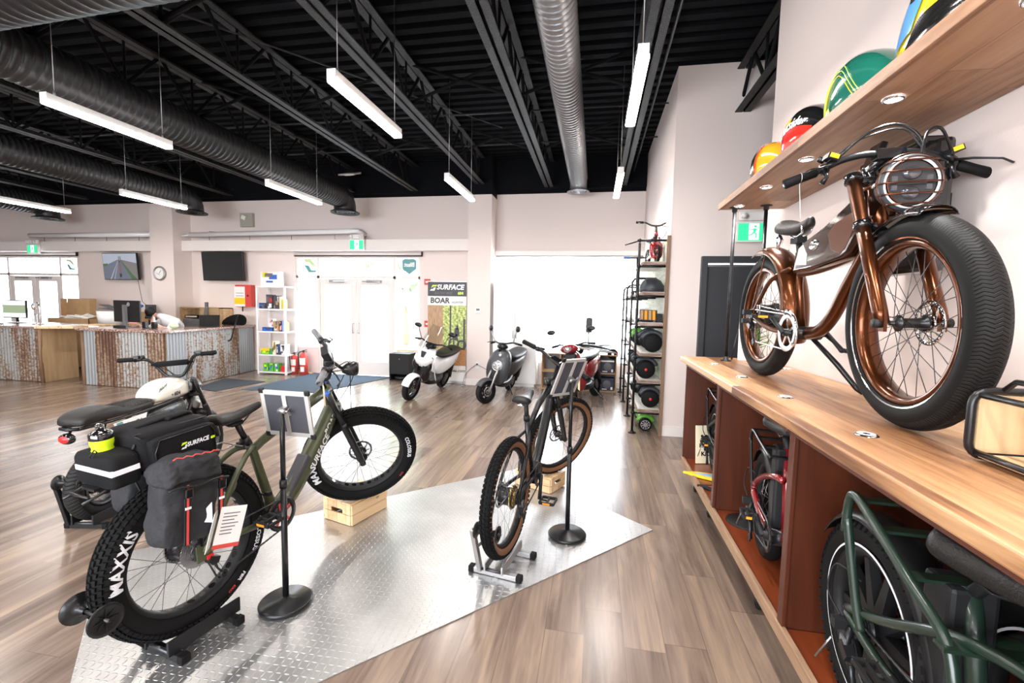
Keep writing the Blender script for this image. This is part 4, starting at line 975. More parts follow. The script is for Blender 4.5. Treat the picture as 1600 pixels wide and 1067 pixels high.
# rack
b = B(); rz = .855
for s in (-1, 1):
    b.tube([(-.38, s * .06, rz - .05), (-.30, s * .065, rz - .03), (.05, s * .06, rz + .005), (.10, s * .04, rz + .01)], .006, 8)
    for x in (-.16, -.04, .02): b.tube([(x, s * .065, rz - .02), (x * .4 - .01, s * .115, .60), (-.01, s * .105, .42)], .005, 8)
for x in (-.36, -.22, -.08, .06): b.cyl((x, -.062, rz - .03 + .1 * (x + .3) * .8), (x, .062, rz - .03 + .1 * (x + .3) * .8), .005, n=8)
b.bx(-.33, .03, -.04, .04, rz - .03, rz - .02); rk = obj('rear_rack', b, 'satin', bk)
b = B()
for s in (-1, 1): b.tube([(.06, s * .055, rz + .005), (.17, s * .055, .80), (.24, s * .045, .80), (.335, s * .027, .745)], .0035, 8); b.lathe([(0, 0), (.009, 0), (.009, .006 * s), (0, .006 * s)], (.335, s * .027, .745), 'Y', 10)
obj('rack_strut', b, 'alu', rk)
# trunk bag on the rack
def soft_box(b, x0, x1, y0, y1, z0, z1, e=.35, n=22, puff=0, mi=0, slope=0):
    secs = []; N = 9
    for i in range(N):
        u = i / (N - 1); x = x0 + (x1 - x0) * u; k = (1 - abs(2 * u - 1) ** 8) ** .5 * .12 + .88; cy = (y0 + y1) / 2; cz = (z0 + z1) / 2; ring = []
        for j in range(n):
            a = 2 * pi * j / n; ca, sa = cos(a), sin(a)
            yy = (y1 - y0) / 2 * math.copysign(abs(ca) ** e, ca) * k; zz = (z1 - z0) / 2 * math.copysign(abs(sa) ** e, sa) * k * (1 + puff * sin(pi * u))
            ring.append((x, cy + yy, cz + zz + slope * (u - .5)))
        secs.append(ring)
    b.loft(secs, mi=mi)
bag = thing('trunk_bag', 'large black trunk bag with white and lime lettering, strapped on the green bike rack', 'bag', bike_pose(p) @ T(.0, 0, .85) @ Matrix.Diagonal((.77, 1, .86, 1)))
bg2 = B(); soft_box(bg2, -.27, .10, -.135, .135, .0, .195, .3); obj('main_compartment', bg2, 'fabric', bag)
bg2 = B(); soft_box(bg2, -.24, .09, -.165, -.125, .0, .165, .3); sp_ = obj('side_pocket', bg2, 'fabric', bag)
bg2 = B(); bg2.tube([(-.225, -.166, .012), (-.232, -.166, .10), (-.205, -.166, .155), (.06, -.166, .155), (.085, -.166, .12), (.082, -.166, .03)], .003, 6); obj('zip', bg2, 'satin', sp_)
def fb(b, sx=1):
    b.text('SURFACE', .029, lambda u, v: (-.012 + u, -.1675, .092 + v + u * .0), 0, shear=.15, bold=.0012); b.text('604', .018, lambda u, v: (.071 + u, -.1675, .088 + v), 1, bold=.001)
    q = (-.105, -.1675, .092); b.prism([(q[0], q[1], q[2] + .004), (q[0] + .008, q[1], q[2] + .017), (q[0] + .034, q[1], q[2] + .017), (q[0] + .028, q[1], q[2] + .008), (q[0] + .014, q[1], q[2] + .008)], (0, -.0008, 0), 1)
    b.prism([(q[0] - .002, q[1], q[2] - .014), (q[0] + .006, q[1], q[2] - .006), (q[0] + .018, q[1], q[2] - .006), (q[0] + .022, q[1], q[2] + .004), (q[0] + .032, q[1], q[2] + .004), (q[0] + .024, q[1], q[2] - .014)], (0, -.0008, 0), 0)
bg2 = B(); fb(bg2); obj('bag_lettering', bg2, ['reflect', 'lime'], sp_)
bg2 = B(); soft_box(bg2, -.40, -.265, -.125, .125, -.03, .13, .35); rp_ = obj('rear_pocket', bg2, 'fabric', bag)
bg2 = B(); bg2.bx(-.404, -.396, -.105, .105, .045, .068); bg2.bx(-.395, -.28, -.1275, -.1235, .045, .068); bg2.bx(-.405, -.39, -.128, -.104, .045, .068); obj('reflective_strip', bg2, 'reflect', rp_)
bg2 = B(); bg2.tube([(-.06, -.03, .195), (-.05, -.03, .205), (.05, -.02, .205), (.07, -.02, .2)], .022, 10, flat=.5); bg2.tube([(-.2, -.02, .197), (-.06, -.02, .205), (.09, -.02, .19)], .008, 6); obj('carry_handle', bg2, 'fabric', bag)
bg2 = B()
for y in (-.13, .13): bg2.tube([(-.26, y * .97, .175), (-.27, y * .7, .187), (.08, y * .93, .187)], .004, 6)
bg2.tube([(-.27, -.10, .15), (-.285, -.10, .13)], .006, 8); bg2.tube([(-.41, -.02, .12), (-.43, -.05, .14), (-.42, -.07, .17), (-.40, -.05, .15), (-.40, -.03, .13)], .003, 6); obj('drawcord', bg2, 'black', bag)
bt = thing('water_bottle', 'lime yellow water bottle with black cap in the rear bag pocket', 'bottle', bike_pose(p) @ T(-.255, .02, .855))
bg2 = B(); bg2.lathe([(0, -.005), (.036, -.005), (.038, .06), (.038, .10), (.033, .115), (.038, .135), (.038, .15), (.036, .157)], n=24); obj('bottle_body', bg2, 'lime', bt)
bg2 = B(); bg2.lathe([(.0385, .150), (.0385, .172), (.030, .182), (.014, .185), (.014, .205), (.009, .21), (0, .21)], n=24); obj('cap', bg2, 'gloss', bt)
_cl = bpy.data.textures.new('cloth_folds', 'CLOUDS'); _cl.noise_scale = .07; _cl.noise_depth = 2
def rumple(o, st):
    o.modifiers['subsurf'].levels = o.modifiers['subsurf'].render_levels = 3
    md = o.modifiers.new('folds', 'DISPLACE'); md.texture = _cl; md.strength = st; md.mid_level = .5; md.texture_coords = 'LOCAL'; return o
# panniers (one seen on the near side, one behind the wheel)
def pannier(label, s, X):
    t = thing('pannier', label, 'bag', X); y0, y1 = (-.075, .075)
    b = B(); secs = []
    for i, (z, w, d, x) in enumerate(((-.30, .18, .12, -.02), (-.285, .22, .15, -.02), (-.15, .25, .17, -.01), (0, .25, .165, 0), (.09, .25, .15, 0), (.13, .22, .12, 0))):
        ring = []
        for k in range(24):
            a = 2 * pi * k / 24; ca, sa = cos(a), sin(a); q = 1 + .03 * sin(5 * a + i)
            ring.append((x + w/2 * math.copysign(abs(ca) ** .5, ca) * q, d/2 * math.copysign(abs(sa) ** .5, sa) * q, z))
        secs.append(ring)
    b.loft(secs); rumple(obj('pannier_body', b, 'fabric2', t, sub=1), .022)
    b = B(); secs = []
    for i, (z, w, d) in enumerate(((.02, .262, .185), (.05, .268, .19), (.10, .262, .185), (.15, .235, .155), (.175, .15, .09))):
        ring = []
        for k in range(24):
            a = 2 * pi * k / 24; ca, sa = cos(a), sin(a); q = 1 + .03 * sin(6 * a + 2 * i)
            ring.append((w/2 * math.copysign(abs(ca) ** .5, ca) * q, s * .004 + d/2 * math.copysign(abs(sa) ** .5, sa) * q, z + (.012 * sin(3 * a) if i < 2 else 0)))
        secs.append(ring)
    b.loft(secs); rumple(obj('flap', b, 'fabric2', t, sub=1), .03)
    b = B(); b.tube([(-.13 + .026 * k, s * .1, .02 + .006 * sin(k)) for k in range(11)], .006, 6); obj('hem_band', b, 'black', t)
    b = B(); b.tube([(-.10 + .02 * k, s * (.070 if k % 2 else .078), .172 + .006 * (k % 2)) for k in range(11)], .0035, 6); obj('red_cord', b, 'redflat', t)
    for x in (-.05, .10):
        b = B(); b.bx(x - .011, x + .011, min(s * .088, s * .096), max(s * .088, s * .096), -.29, .03); b.bx(x - .0045, x + .0045, min(s * .096, s * .098), max(s * .096, s * .098), -.29, .03, 1); b.bx(x - .012, x + .012, min(s * .097, s * .101), max(s * .097, s * .101), -.10, -.088, 2); st_ = obj('strap', b, ['black', 'redflat', 'reflect'], t)
        b = B(); b.bx(x - .016, x + .016, min(s * .092, s * .108), max(s * .092, s * .108), -.04, .012); obj('buckle', b, 'gloss', st_, bev=.004)
    return t
BP = bike_pose(p)
pn = pannier('grey pannier with red cord and straps hanging beside the rear wheel, facing the camera', -1, BP @ T(-.115, -.215, .785) @ Ry(.16) @ Rx(-.05) @ Matrix.Diagonal((.92, .92, .74, 1)))
pannier('grey pannier hanging on the hidden side of the green bike rear wheel', 1, BP @ T(-.0, .205, .80) @ Ry(.16) @ Matrix.Diagonal((.92, .92, .78, 1)))
t = thing('swing_tag', 'white and grey folded product card with a red foot hanging from the pannier', 'card', BP @ T(.0, -.335, .655) @ Rz(-.15) @ Ry(.35))
b = B(); b.bx(-.055, .055, -.001, .001, -.17, .0); b.bx(-.055, .055, -.0015, .0015, -.172, -.155, 1)
for k in range(7): b.bx(-.04, .03 - .01 * (k % 3), -.0018, -.001, -.03 - .014 * k, -.026 - .014 * k, 3)
b.bx(.01, .045, -.0022, -.001, -.145, -.105, 2); obj('front_card', b, ['whitem', 'redflat', 'paper', 'grey'], t)
b = B(); b.box((-.06, .02, -.10), (.09, .0015, .16), Euler((0, 0, .9)).to_matrix()); b.prism([(-.13, .04, -.06), (-.075, .005, -.06), (-.09, .02, .02)], (0, .0015, 0)); obj('back_card', b, 'whitem', t)
floor_stand('black roller stand holding the fat rear wheel of the green bike', T(-1.817, 1.715, .007) @ Rz(1.385), .13, arm_top=(-.375, .36), wh=.062)
crate('pine crate under the front tyre of the green fat bike', T(-1.731, 3.046, .007) @ Rz(1.288), w=.355, d=.275, h=.15)

# ================================================================ MOUNTAIN BIKE WITH TAN SIDEWALLS
p = dict(x=-.492, y=2.658, z=.42, th=1.39, pitch=.064, L=1.17, st=-.62, ha=1.15, Rw=.365); S = steer_m(p); BP = bike_pose(p)
bk = thing('mountain_bike', 'black mountain bike with tan sidewall tyres, its rear wheel in a silver stand', 'bicycle', BP)
KN = (74, 5, (.020, .013, .007))
wheel(bk, T(0, 0, .365), .359, .068, .295, rim='black', knobs=KN, side='gum', sp='alu', rotor=.05, hubr=.055, hubw=.07, rimw=.036, letters=[('MAXXIS', .02, a, .335, -1, 1, 0) for a in (1, 3)])
wheel(bk, S @ T(1.17, 0, .365), .359, .068, .295, rim='black', knobs=KN, side='gum', sp='steel', rotor=.045, hubr=.02, hubw=.05, rimw=.036, letters=[('MAXXIS', .022, -.4, .333, -1, 4, 0)])
ax = Vector((-cos(1.15), 0, sin(1.15))); hp = Vector((1.17 - .045 * sin(1.15), 0, .365 - .045 * cos(1.15)))
b = B()
ht0 = hp + ax * .44; ht1 = hp + ax * .57
b.cyl(ht0, ht1, .028, n=18); b.tube(smoothp([ht0 + ax * .02, (.86, 0, .66), (.62, 0, .40), (.50, 0, .33)]), .036, 12, flat=.85)
b.tube([ht1 - ax * .02, (.62, 0, .78), (.385, 0, .66)], [.024, .022, .018], 12); b.tube([(.44, 0, .33), (.415, 0, .50), (.362, 0, .75)], [.026, .02, .019], 14)
for s in (-1, 1):
    b.tube(smoothp([(0, s * .07, .365), (.18, s * .062, .36), (.32, s * .05, .345), (.43, s * .035, .33)]), .013, 10)
    b.tube(smoothp([(0, s * .07, .365), (.12, s * .066, .49), (.27, s * .045, .62), (.375, s * .012, .66)]), .0105, 10); b.box((0, s * .07, .365), (.05, .007, .06))
b.box((.46, 0, .33), (.13, .10, .11)); obj('frame', b, 'satin', bk, bev=0)
b = B(); b.cyl((.362, 0, .74), (.357, 0, .775), .022, n=14); b.cyl((.365, 0, .73), (.345, 0, .86), .0155, n=14); b.box((.34, 0, .865), (.06, .04, .02)); obj('seat_post', b, 'black', bk)
sd = saddle(bk, (.215, .925), L=.27, w=.175, dz=.005, sag=.008, raise_=.02)
b = B(); b.text('selle', .018, lambda u, v: (.224, -u, .885 + v), 0, bold=.0006); obj('saddle_mark', b, 'reflect', sd)
fk = fork(bk, S, p, .365, .07, top=.60, r=.017, rlo=.023, split=.42, yo=.06)
b = B(); b.cyl(ht1, ht1 + ax * .06, .02, n=14); b.tube([ht1 + ax * .04, ht1 + ax * .05 + Vector((.05, 0, .01)), (.955, 0, 1.03)], .017, 10); obj('stem', b, 'satin', bk, S)
hb = handlebar(bk, S, [(.95, 0, 1.03), (.945, -.07, 1.04), (.92, -.17, 1.075), (.895, -.27, 1.085), (.87, -.38, 1.09)], r=.0135, lev_dir=(.07, -.03))
b = B(); b.box((.92, 0, 1.07), (.05, .12, .03), Matrix.Rotation(-.4, 3, 'Y')); obj('display', b, 'gloss', hb, bev=.005)
for q in (((.90, -.22, 1.07), (1.02, -.16, 1.06), (1.03, -.05, .95), (.98, -.04, .8)), ((.90, .22, 1.07), (1.05, .12, 1.02), (1.04, .06, .9), (1.11, .07, .6), (1.15, .07, .4))): catmull(S, q, .0028, 'black', bk)
hang_tag(bk, S @ Vector((.89, -.28, 1.08)), 'price_tag', 'manila', .085, .5)
crankset(bk, (.44, 0, .33), -.06, .08, a=-2.0, ring='darksteel'); cassette(bk, (0, 0, .365), .022, .072, 9, -.066, .004, 'gold'); chain(bk, (.44, .33), .08, (0, .365), .04, -.06, drop=.16); derailleur(bk, (0, .365), -.075, 'grey')
b = B(); b.tube([(-.02, .08, .34), (-.10, .10, .12), (-.16, .13, .10)], .009, 8); obj('kickstand', b, 'satin', bk)
b = B(); b.tube(smoothp([(-.02, .085, .40), (-.10, .10, .48), (-.06, .09, .58), (.10, .07, .55)]), .004, 6); obj('hose', b, 'black', bk)
floor_stand('silver roller stand holding the rear wheel of the mountain bike', T(-.492, 2.658, .007) @ Rz(1.39), .085, mat='alu', xr=-.18, xf=.08, hw=.15, arm_top=(-.31, .33), wh=.045)
crate('pine crate under the front tyre of the mountain bike', T(-.43, 3.90, .007) @ Rz(radians(-26)), w=.36, d=.25, h=.12)

# ================================================================ CAFE-RACER BIKE WITH WHITE TANK
p = dict(x=-3.43, y=2.552, z=.28, th=1.753, pitch=0, L=1.15, st=.22, ha=1.12, Rw=.25); S = steer_m(p); BP = bike_pose(p)
bk = thing('cafe_racer_bike', 'black cafe-racer electric bike with a cream tank and long black seat', 'bicycle', BP)
wheel(bk, T(0, 0, .25), .255, .11, .145, rim='darksteel', tmat='tread_road', side='rubber2', rotor=.06, hubr=.07, hubw=.08, rimw=.085, nsp=28)
wheel(bk, S @ T(1.15, 0, .25), .255, .11, .145, rim='darksteel', tmat='tread_road', side='rubber2', rotor=.06, hubr=.05, hubw=.07, rimw=.085, nsp=28)
ax = Vector((-cos(1.12), 0, sin(1.12))); hp = Vector((1.15 - .045 * sin(1.12), 0, .25 - .045 * cos(1.12)))
b = B()
for s in (-1, 1):
    b.tube(smoothp([(-.20, s * .06, .69), (.10, s * .08, .69), (.50, s * .075, .705), (.80, s * .05, .74), (.90, s * .02, .77)]), .0125, 10)
    b.tube(smoothp([(0, s * .10, .25), (.2, s * .09, .26), (.42, s * .06, .27)]), .015, 10); b.tube([(0, s * .10, .25), (.10, s * .09, .45), (.16, s * .075, .69)], .011, 8)
    b.tube(smoothp([(.44, s * .05, .27), (.66, s * .06, .40), (.84, s * .05, .60), (.92, s * .02, .70)]), .014, 10); b.cyl((.40, s * .06, .28), (.34, s * .07, .70), .012, n=8)
b.tube([(-.2, -.06, .69), (-.22, 0, .69), (-.2, .06, .69)], .0125, 8); b.cyl(hp + ax * .50, hp + ax * .66, .03, n=16); b.bx(.38, .50, -.05, .05, .22, .33)
obj('frame', b, 'satin', bk)
b = B(); secs = []
for x, w, zt, zb in ((-.205, .08, .745, .705), (-.19, .10, .775, .70), (-.10, .115, .805, .70), (.0, .115, .815, .70), (.08, .115, .79, .70), (.12, .11, .765, .70), (.38, .10, .775, .705), (.42, .095, .775, .71)):
    ring = []
    for k in range(20):
        a = 2 * pi * k / 20; ca, sa = cos(a), sin(a); ring.append((x, w * math.copysign(abs(ca) ** .6, ca), (zt + zb) / 2 + (zt - zb) / 2 * math.copysign(abs(sa) ** .6, sa)))
    secs.append(ring)
b.loft(secs); se = obj('seat', b, 'leather', bk, sub=1)
b = B()
for k in range(9): x = .13 + .03 * k; b.tube([(x, -.101, .735), (x, -.085, .772), (x, 0, .7785), (x, .085, .772), (x, .101, .735)], .0022, 5)
obj('seat_seams', b, 'black', se)
b = B(); secs = []; TK = ((.41, .075, .79, .72), (.45, .105, .835, .72), (.52, .12, .875, .715), (.62, .125, .90, .715), (.72, .12, .895, .72), (.80, .10, .865, .725), (.86, .06, .81, .74))
for x, w, zt, zb in TK:
    ring = []
    for k in range(24):
        a = 2 * pi * k / 24; ca, sa = cos(a), sin(a); ring.append((x, w * math.copysign(abs(ca) ** .7, ca), (zt + zb) / 2 + (zt - zb) / 2 * math.copysign(abs(sa) ** .8, sa)))
    secs.append(ring)
b.loft(secs); tk = obj('tank', b, 'cream', bk, sub=1)
b = B(); b.text('604', .045, lambda u, v: (.60 + u, -.1275, .775 + v), 0, bold=.002); b.ball((.545, -.1255, .775), (.007, .002, .007), 10, 6)
b.text('Blast', .035, lambda u, v: (.475 + u * .9, -.105 + .0 * u - .3 * u, .845 + v + u * .7), 0, shear=.3, bold=.001)
for x0, x1 in ((.735, .745), (.755, .80)):
    vs = []
    for i in range(9):
        a = -.35 + 1.55 * i / 8
        for x in (x0, x1):
            w = .129 - (x - .72) * .26; zc = .808 - (x - .72) * .15; hh = .094 - (x - .72) * .27
            vs.append((x + .0, -(w + .0015) * abs(cos(a)) ** .7, zc + (hh + .0015) * math.copysign(abs(sin(a)) ** .8, sin(a))))
    b.add(vs, [(2*i, 2*i+1, 2*i+3, 2*i+2) for i in range(8)], 1 if x1 > .75 else 0)
obj('tank_graphics', b, ['black', 'darksteel'], tk)
b = B(); b.prism([(.08, -.088, .555), (.03, -.088, .665), (.33, -.088, .68), (.30, -.088, .58), (.20, -.088, .55)], (0, .006, 0)); pl_ = obj('side_panel', b, 'white', bk, bev=.004)
b = B(); b.prism([(.10, -.0895, .57), (.05, -.0895, .66), (.10, -.0895, .665), (.15, -.0895, .56)], (0, .001, 0)); b.text('C1', .06, lambda u, v: (.24 + u, -.0895, .625 + v), 1, shear=.2, bold=.002); obj('panel_graphics', b, ['vinyl_teal', 'greyp'], pl_)
b = B(); secs = []
for x, w, zt, zb in ((.36, .05, .66, .50), (.42, .075, .685, .47), (.60, .085, .69, .46), (.76, .08, .70, .52), (.82, .05, .69, .58)):
    ring = []
    for k in range(20):
        a = 2 * pi * k / 20; ca, sa = cos(a), sin(a); q = 1 + .05 * sin(4 * a + x * 9); ring.append((x, w * q * math.copysign(abs(ca) ** .6, ca), (zt + zb) / 2 + q * (zt - zb) / 2 * math.copysign(abs(sa) ** .6, sa)))
    secs.append(ring)
b.loft(secs); obj('frame_bag', b, P('black_vinyl', (.03, .032, .034), .25, bump=.6, bscale=14), bk, sub=1)
b = B(); b.tube([(-.19, 0, .68), (-.215, 0, .64)], .008, 6); tl_ = obj('tail_light_bracket', b, 'satin', bk)
b = B(); b.lathe([(0, -.02), (.03, -.022), (.045, -.005), (.047, .01), (.03, .03), (0, .035)], (0, 0, 0), 'X', 20); b.lathe([(0, -.026), (.028, -.024), (.04, -.010)], (0, 0, 0), 'X', 20, mi=1); b.v = [(-.225 + x, y * 1.15, .63 + z * .8) for x, y, z in b.v]; obj('tail_light', b, ['gloss', 'red'], bk)
fk = fork(bk, S, p, .25, .11, top=.68, r=.020, rlo=.026, split=.45, mat='satin', yo=.095, steer_top=.70)
b = B()
for k in (.52, .66):
    c = hp + ax * k + Vector((.02, 0, 0)); b.tube([c + Vector((0, -.1, 0)), c, c + Vector((0, .1, 0))], [.03, .035, .03], 10, flat=.5)
obj('fork_clamp', b, 'satin', fk)
b = B(); c = hp + ax * .60 + Vector((.09, 0, 0)); b.tube([c - Vector((.03, 0, 0)), c, c + Vector((.06, 0, 0))], [.04, .072, .078], 20); b.lathe([(0, .065), (.07, .061)], c, 'X', 20, mi=1); obj('headlight', b, ['satin', 'lens'], fk)
b = B(); c = hp + ax * .42; b.ball(c + Vector((.06, 0, .0)), (.07, .06, .06), 16, 10); obj('horn', b, P('dusty_chrome', (.35, .35, .36), .35, metal=.8), fk)
hb = handlebar(bk, S, [(.745, 0, .895), (.745, -.06, .90), (.735, -.125, .985), (.715, -.17, 1.05), (.69, -.24, 1.07), (.665, -.37, 1.075)], r=.0135, lever=False)
b = B(); b.cyl((.72, -.12, 1.01), (.72, .12, 1.01), .024, n=16); b.cyl((.72, -.16, 1.01), (.72, .16, 1.01), .009, n=8); obj('crossbar_pad', b, 'fabric', hb)
b = B(); b.cyl((.745, 0, .89), hp + ax * .66, .022, n=12)
for s in (-1, 1): b.tube([(.69, s * .22, 1.075), (.70, s * .20, 1.085), (.73, s * .21, 1.07), (.76, s * .24, 1.055), (.77, s * .31, 1.045)], [.018, .016, .012, .006, .005], 8); b.box((.675, s * .235, 1.09), (.03, .035, .025))
obj('controls', b, 'satin', hb)
for q in (((.70, -.2, 1.06), (.80, -.12, .98), (.82, -.05, .88), (.88, -.04, .75)), ((.70, .2, 1.06), (.80, .12, .99), (.83, .05, .88), (.89, .04, .75)), ((.72, .1, .99), (.76, .04, .93), (.84, .02, .86))): catmull(S, q, .003, 'black', bk)
crankset(bk, (.44, 0, .27), -.085, .075, a=.5, al=.15); chain(bk, (.44, .27), .075, (0, .25), .035, -.085)
floor_stand('black roller stand holding the rear wheel of the cafe-racer bike', T(-3.43, 2.552, 0) @ Rz(1.753), .12, xr=-.115, xf=.14, hw=.13, arm_top=(-.215, .36), wh=.05)
# ================================================================ COPPER CRUISER ON THE COUNTER
p = dict(x=1.071, y=3.113, z=1.562, th=-1.533, pitch=0, L=1.265, st=-.06, ha=1.15, Rw=.38); S = steer_m(p); BP = bike_pose(p)
bk = thing('cruiser_bike', 'copper brown cruiser e-bike with caged round headlamp standing on the wooden countertop', 'bicycle', BP)
wheel(bk, T(0, 0, .38), .38, .095, .285, rim='brown', tmat='tread_zig', side='rubber2', sp='darksteel', rotor=.06, hubr=.07, hubw=.075, rimw=.075, nsp=32, rtm='chrome', spr=.0014)
wf = wheel(bk, S @ T(1.265, 0, .38), .38, .105, .282, rim='brown', tmat='tread_zig', side='rubber2', sp='darksteel', rotor=.055, hubr=.018, hubw=.07, rimw=.08, nsp=32, rtm='chrome', spr=.0014, tsub=128)
b = B()
for s in (-1, 1): b.lathe([(.30, s * .046), (.305, s * .048)], ax='Y', n=64)
obj('rim_band', b, 'chrome', wf)
ax = Vector((-cos(1.15), 0, sin(1.15))); hp = Vector((1.265 - .045 * sin(1.15), 0, .38 - .045 * cos(1.15)))
b = B()
h0 = hp + ax * .42; h1 = hp + ax * .62
b.cyl(h0, h1, .03, n=20)
b.tube(smoothp([h0 + ax * .03, (.97, 0, .66), (.86, 0, .53), (.76, 0, .40), (.66, 0, .325), (.54, 0, .30)]), .030, 16)
b.tube(smoothp([(.40, 0, .615), (.60, 0, .62), (.80, 0, .645), (.90, 0, .665)]), .018, 14)
b.tube([(.40, 0, .70), (.405, 0, .55), (.47, 0, .31)], .0185, 14)
b.tube(smoothp([h1 - ax * .03, (.96, 0, .86), (.75, 0, .775), (.50, 0, .70), (.40, 0, .68)]), .016, 14)
b.cyl((.50, -.045, .30), (.50, .045, .30), .033, n=18)
for s in (-1, 1):
    b.tube(smoothp([(0, s * .082, .38), (.16, s * .088, .335), (.30, s * .082, .305), (.45, s * .05, .30)]), .013, 12)
    b.tube(smoothp([(0, s * .082, .38), (.12, s * .082, .50), (.24, s * .075, .595), (.38, s * .03, .65)]), .0125, 12)
    b.box((0, s * .083, .38), (.06, .008, .06))
b.tube([(.24, -.075, .595), (.26, 0, .60), (.24, .075, .595)], .010, 8)
obj('frame', b, 'brown', bk)
# tank battery case between the top tubes
def side_loop(pts, y, r=0): return [(x, y, z) for x, z in pts]
outl = [(.43, .615), (.47, .735), (.54, .765), (.74, .815), (.93, .885), (1.03, .915), (1.05, .80), (1.01, .735), (.95, .665), (.90, .645), (.70, .622)]
b = B(); cx_ = sum(q[0] for q in outl) / len(outl); cz_ = sum(q[1] for q in outl) / len(outl); secs = []
for y, k in ((-.062, .86), (-.06, .93), (-.045, .99), (0, 1.0), (.045, .99), (.06, .93), (.062, .86)): secs.append([(cx_ + (x - cx_) * k, y, cz_ + (z - cz_) * k) for x, z in outl])
b.loft(secs, sm=True); tk = obj('tank', b, 'brown2', bk, bev=.012)
b = B(); b.prism([(cx_ + (x - cx_) * .9, -.0635, cz_ + (z - cz_) * .9) for x, z in [(.90, .66), (.82, .69), (.78, .77), (.83, .81), (1.02, .85), (1.02, .80), (.98, .73), (.94, .675)]], (0, .002, 0)); obj('tank_front_panel', b, 'brown', tk, bev=.001)
b = B(); b.prism([(.485, -.064, .655), (.515, -.064, .735), (.555, -.064, .75), (.60, -.064, .70), (.60, -.064, .645)], (0, .003, 0)); obj('tank_rear_panel', b, P('pale_woven_panel', (.55, .58, .55), .3, metal=.4, bump=.4, bscale=150), tk)
b = B(); b.lathe([(0, 0), (.03, -.002), (.032, .002)], (0, 0, 0), 'Y', 20); b.v = [(.665 + x * 1.2, -.066 + y, .735 + z * .8) for x, y, z in b.v]; b.text('Outsider', .016, lambda u, v: (.665 + u, -.0695, .735 + v), 1, shear=.3, bold=.0006); obj('tank_badge', b, ['chrome', 'brown2'], tk)
b = B(); b.ball((.985, -.052, .85), (.028, .012, .016), 14, 8); obj('key_recess', b, 'black', tk)
b = B(); b.tube([(.40, 0, .68), (.37, 0, .78)], .016, 12); b.cyl((.395, 0, .70), (.392, 0, .73), .024, n=14); b.box((.36, 0, .80), (.08, .05, .03)); obj('seat_post', b, 'black', bk)
sd = saddle(bk, (.215, .925), L=.28, w=.22, nose_w=.05, dz=-.02, th=.075, sag=.028, raise_=.01, rails='chrome')
for s in (-1, 1):
    b = B(); b.lathe([(.004, 0), (.012, -.008), (.022, -.03), (.019, -.05), (.006, -.085), (0, -.088)], (.25, s * .055, .85), 'Z', 12)
    for k in range(6): a = k; b.cyl((.25 + .021 * cos(a), s * .055 + .021 * sin(a), .82), (.25 + .007 * cos(a), s * .055 + .007 * sin(a), .77), .002, n=4)
    b.tube([(.25, s * .055, .85), (.28, s * .04, .855), (.36, s * .02, .81), (.44, s * .02, .83), (.45, s * .03, .87)], .005, 8); obj('seat_spring', b, 'chrome', sd)
# fenders
def fender(parent, c, R, w, a0, a1, X=None, mat='brown', nm='mudguard'):
    b = B(); N = 28; vs = []; K = 11
    for i in range(N + 1):
        a = a0 + (a1 - a0) * i / N
        for k in range(K):
            q = -1.25 + 2.5 * k / (K - 1); r = R + w * .42 * (cos(q) - 1); vs.append((c[0] + r * cos(a), w * .52 * sin(q) , c[1] + r * sin(a)))
    b.add(vs, [(i * K + k, i * K + k + 1, (i + 1) * K + k + 1, (i + 1) * K + k) for i in range(N) for k in range(K - 1)])
    o = obj(nm, b, mat, parent, X); md = o.modifiers.new('thick', 'SOLIDIFY'); md.thickness = .003; return o
fd = fender(bk, (0, .38), .425, .145, 1.85, -.35)
b = B()
for s in (-1, 1): b.tube([(0, s * .09, .40), (.08, s * .085, .62), (.10, s * .06, .78)], .004, 6)
obj('mudguard_stay', b, 'brown', fd)
fd = fender(bk, (1.265, .38), .41, .12, 1.30, 2.35, S, mat='gloss')
# fork with two clamps
fk = None; b = B(); b.cyl(h0 - ax * .03, h1 + ax * .03, .018, n=12); yo = .092
fk = obj('fork', b, 'black', bk, S)
for s in (-1, 1):
    b = B(); hub = Vector((1.265, s * yo, .38)); off = Vector((.055, 0, .0)); top_ = hp + ax * .66 + Vector((0, s * yo, 0)) + off
    b.tube([top_, top_.lerp(hub, .93), hub], [.0245, .0245, .022], 20); b.box(hub + Vector((.005, 0, .0)), (.03, .012, .06)); obj('fork_leg', b, 'brown', fk)
    b = B(); b.cyl(top_ - ax * .005, top_ + ax * .01, .027, n=20); b.lathe([(0, -.014), (.017, -.014), (.017, .014), (0, .014)], hub + Vector((0, s * .016, 0)), 'Y', 14); obj('leg_cap', b, 'black', fk)
for k in (.43, .65):
    b = B(); c = hp + ax * k + Vector((.0, 0, 0))
    b.tube([c + Vector((.055, -yo, 0)), c + Vector((.0, -.03, 0)), c + Vector((.0, .03, 0)), c + Vector((.055, yo, 0))], [.018, .022, .022, .018], 10)
    for s in (-1, 1): b.cyl(c + Vector((.055, s * yo, 0)) - ax * .014, c + Vector((.055, s * yo, 0)) + ax * .014, .032, n=20)
    obj('fork_clamp', b, 'gloss', fk)
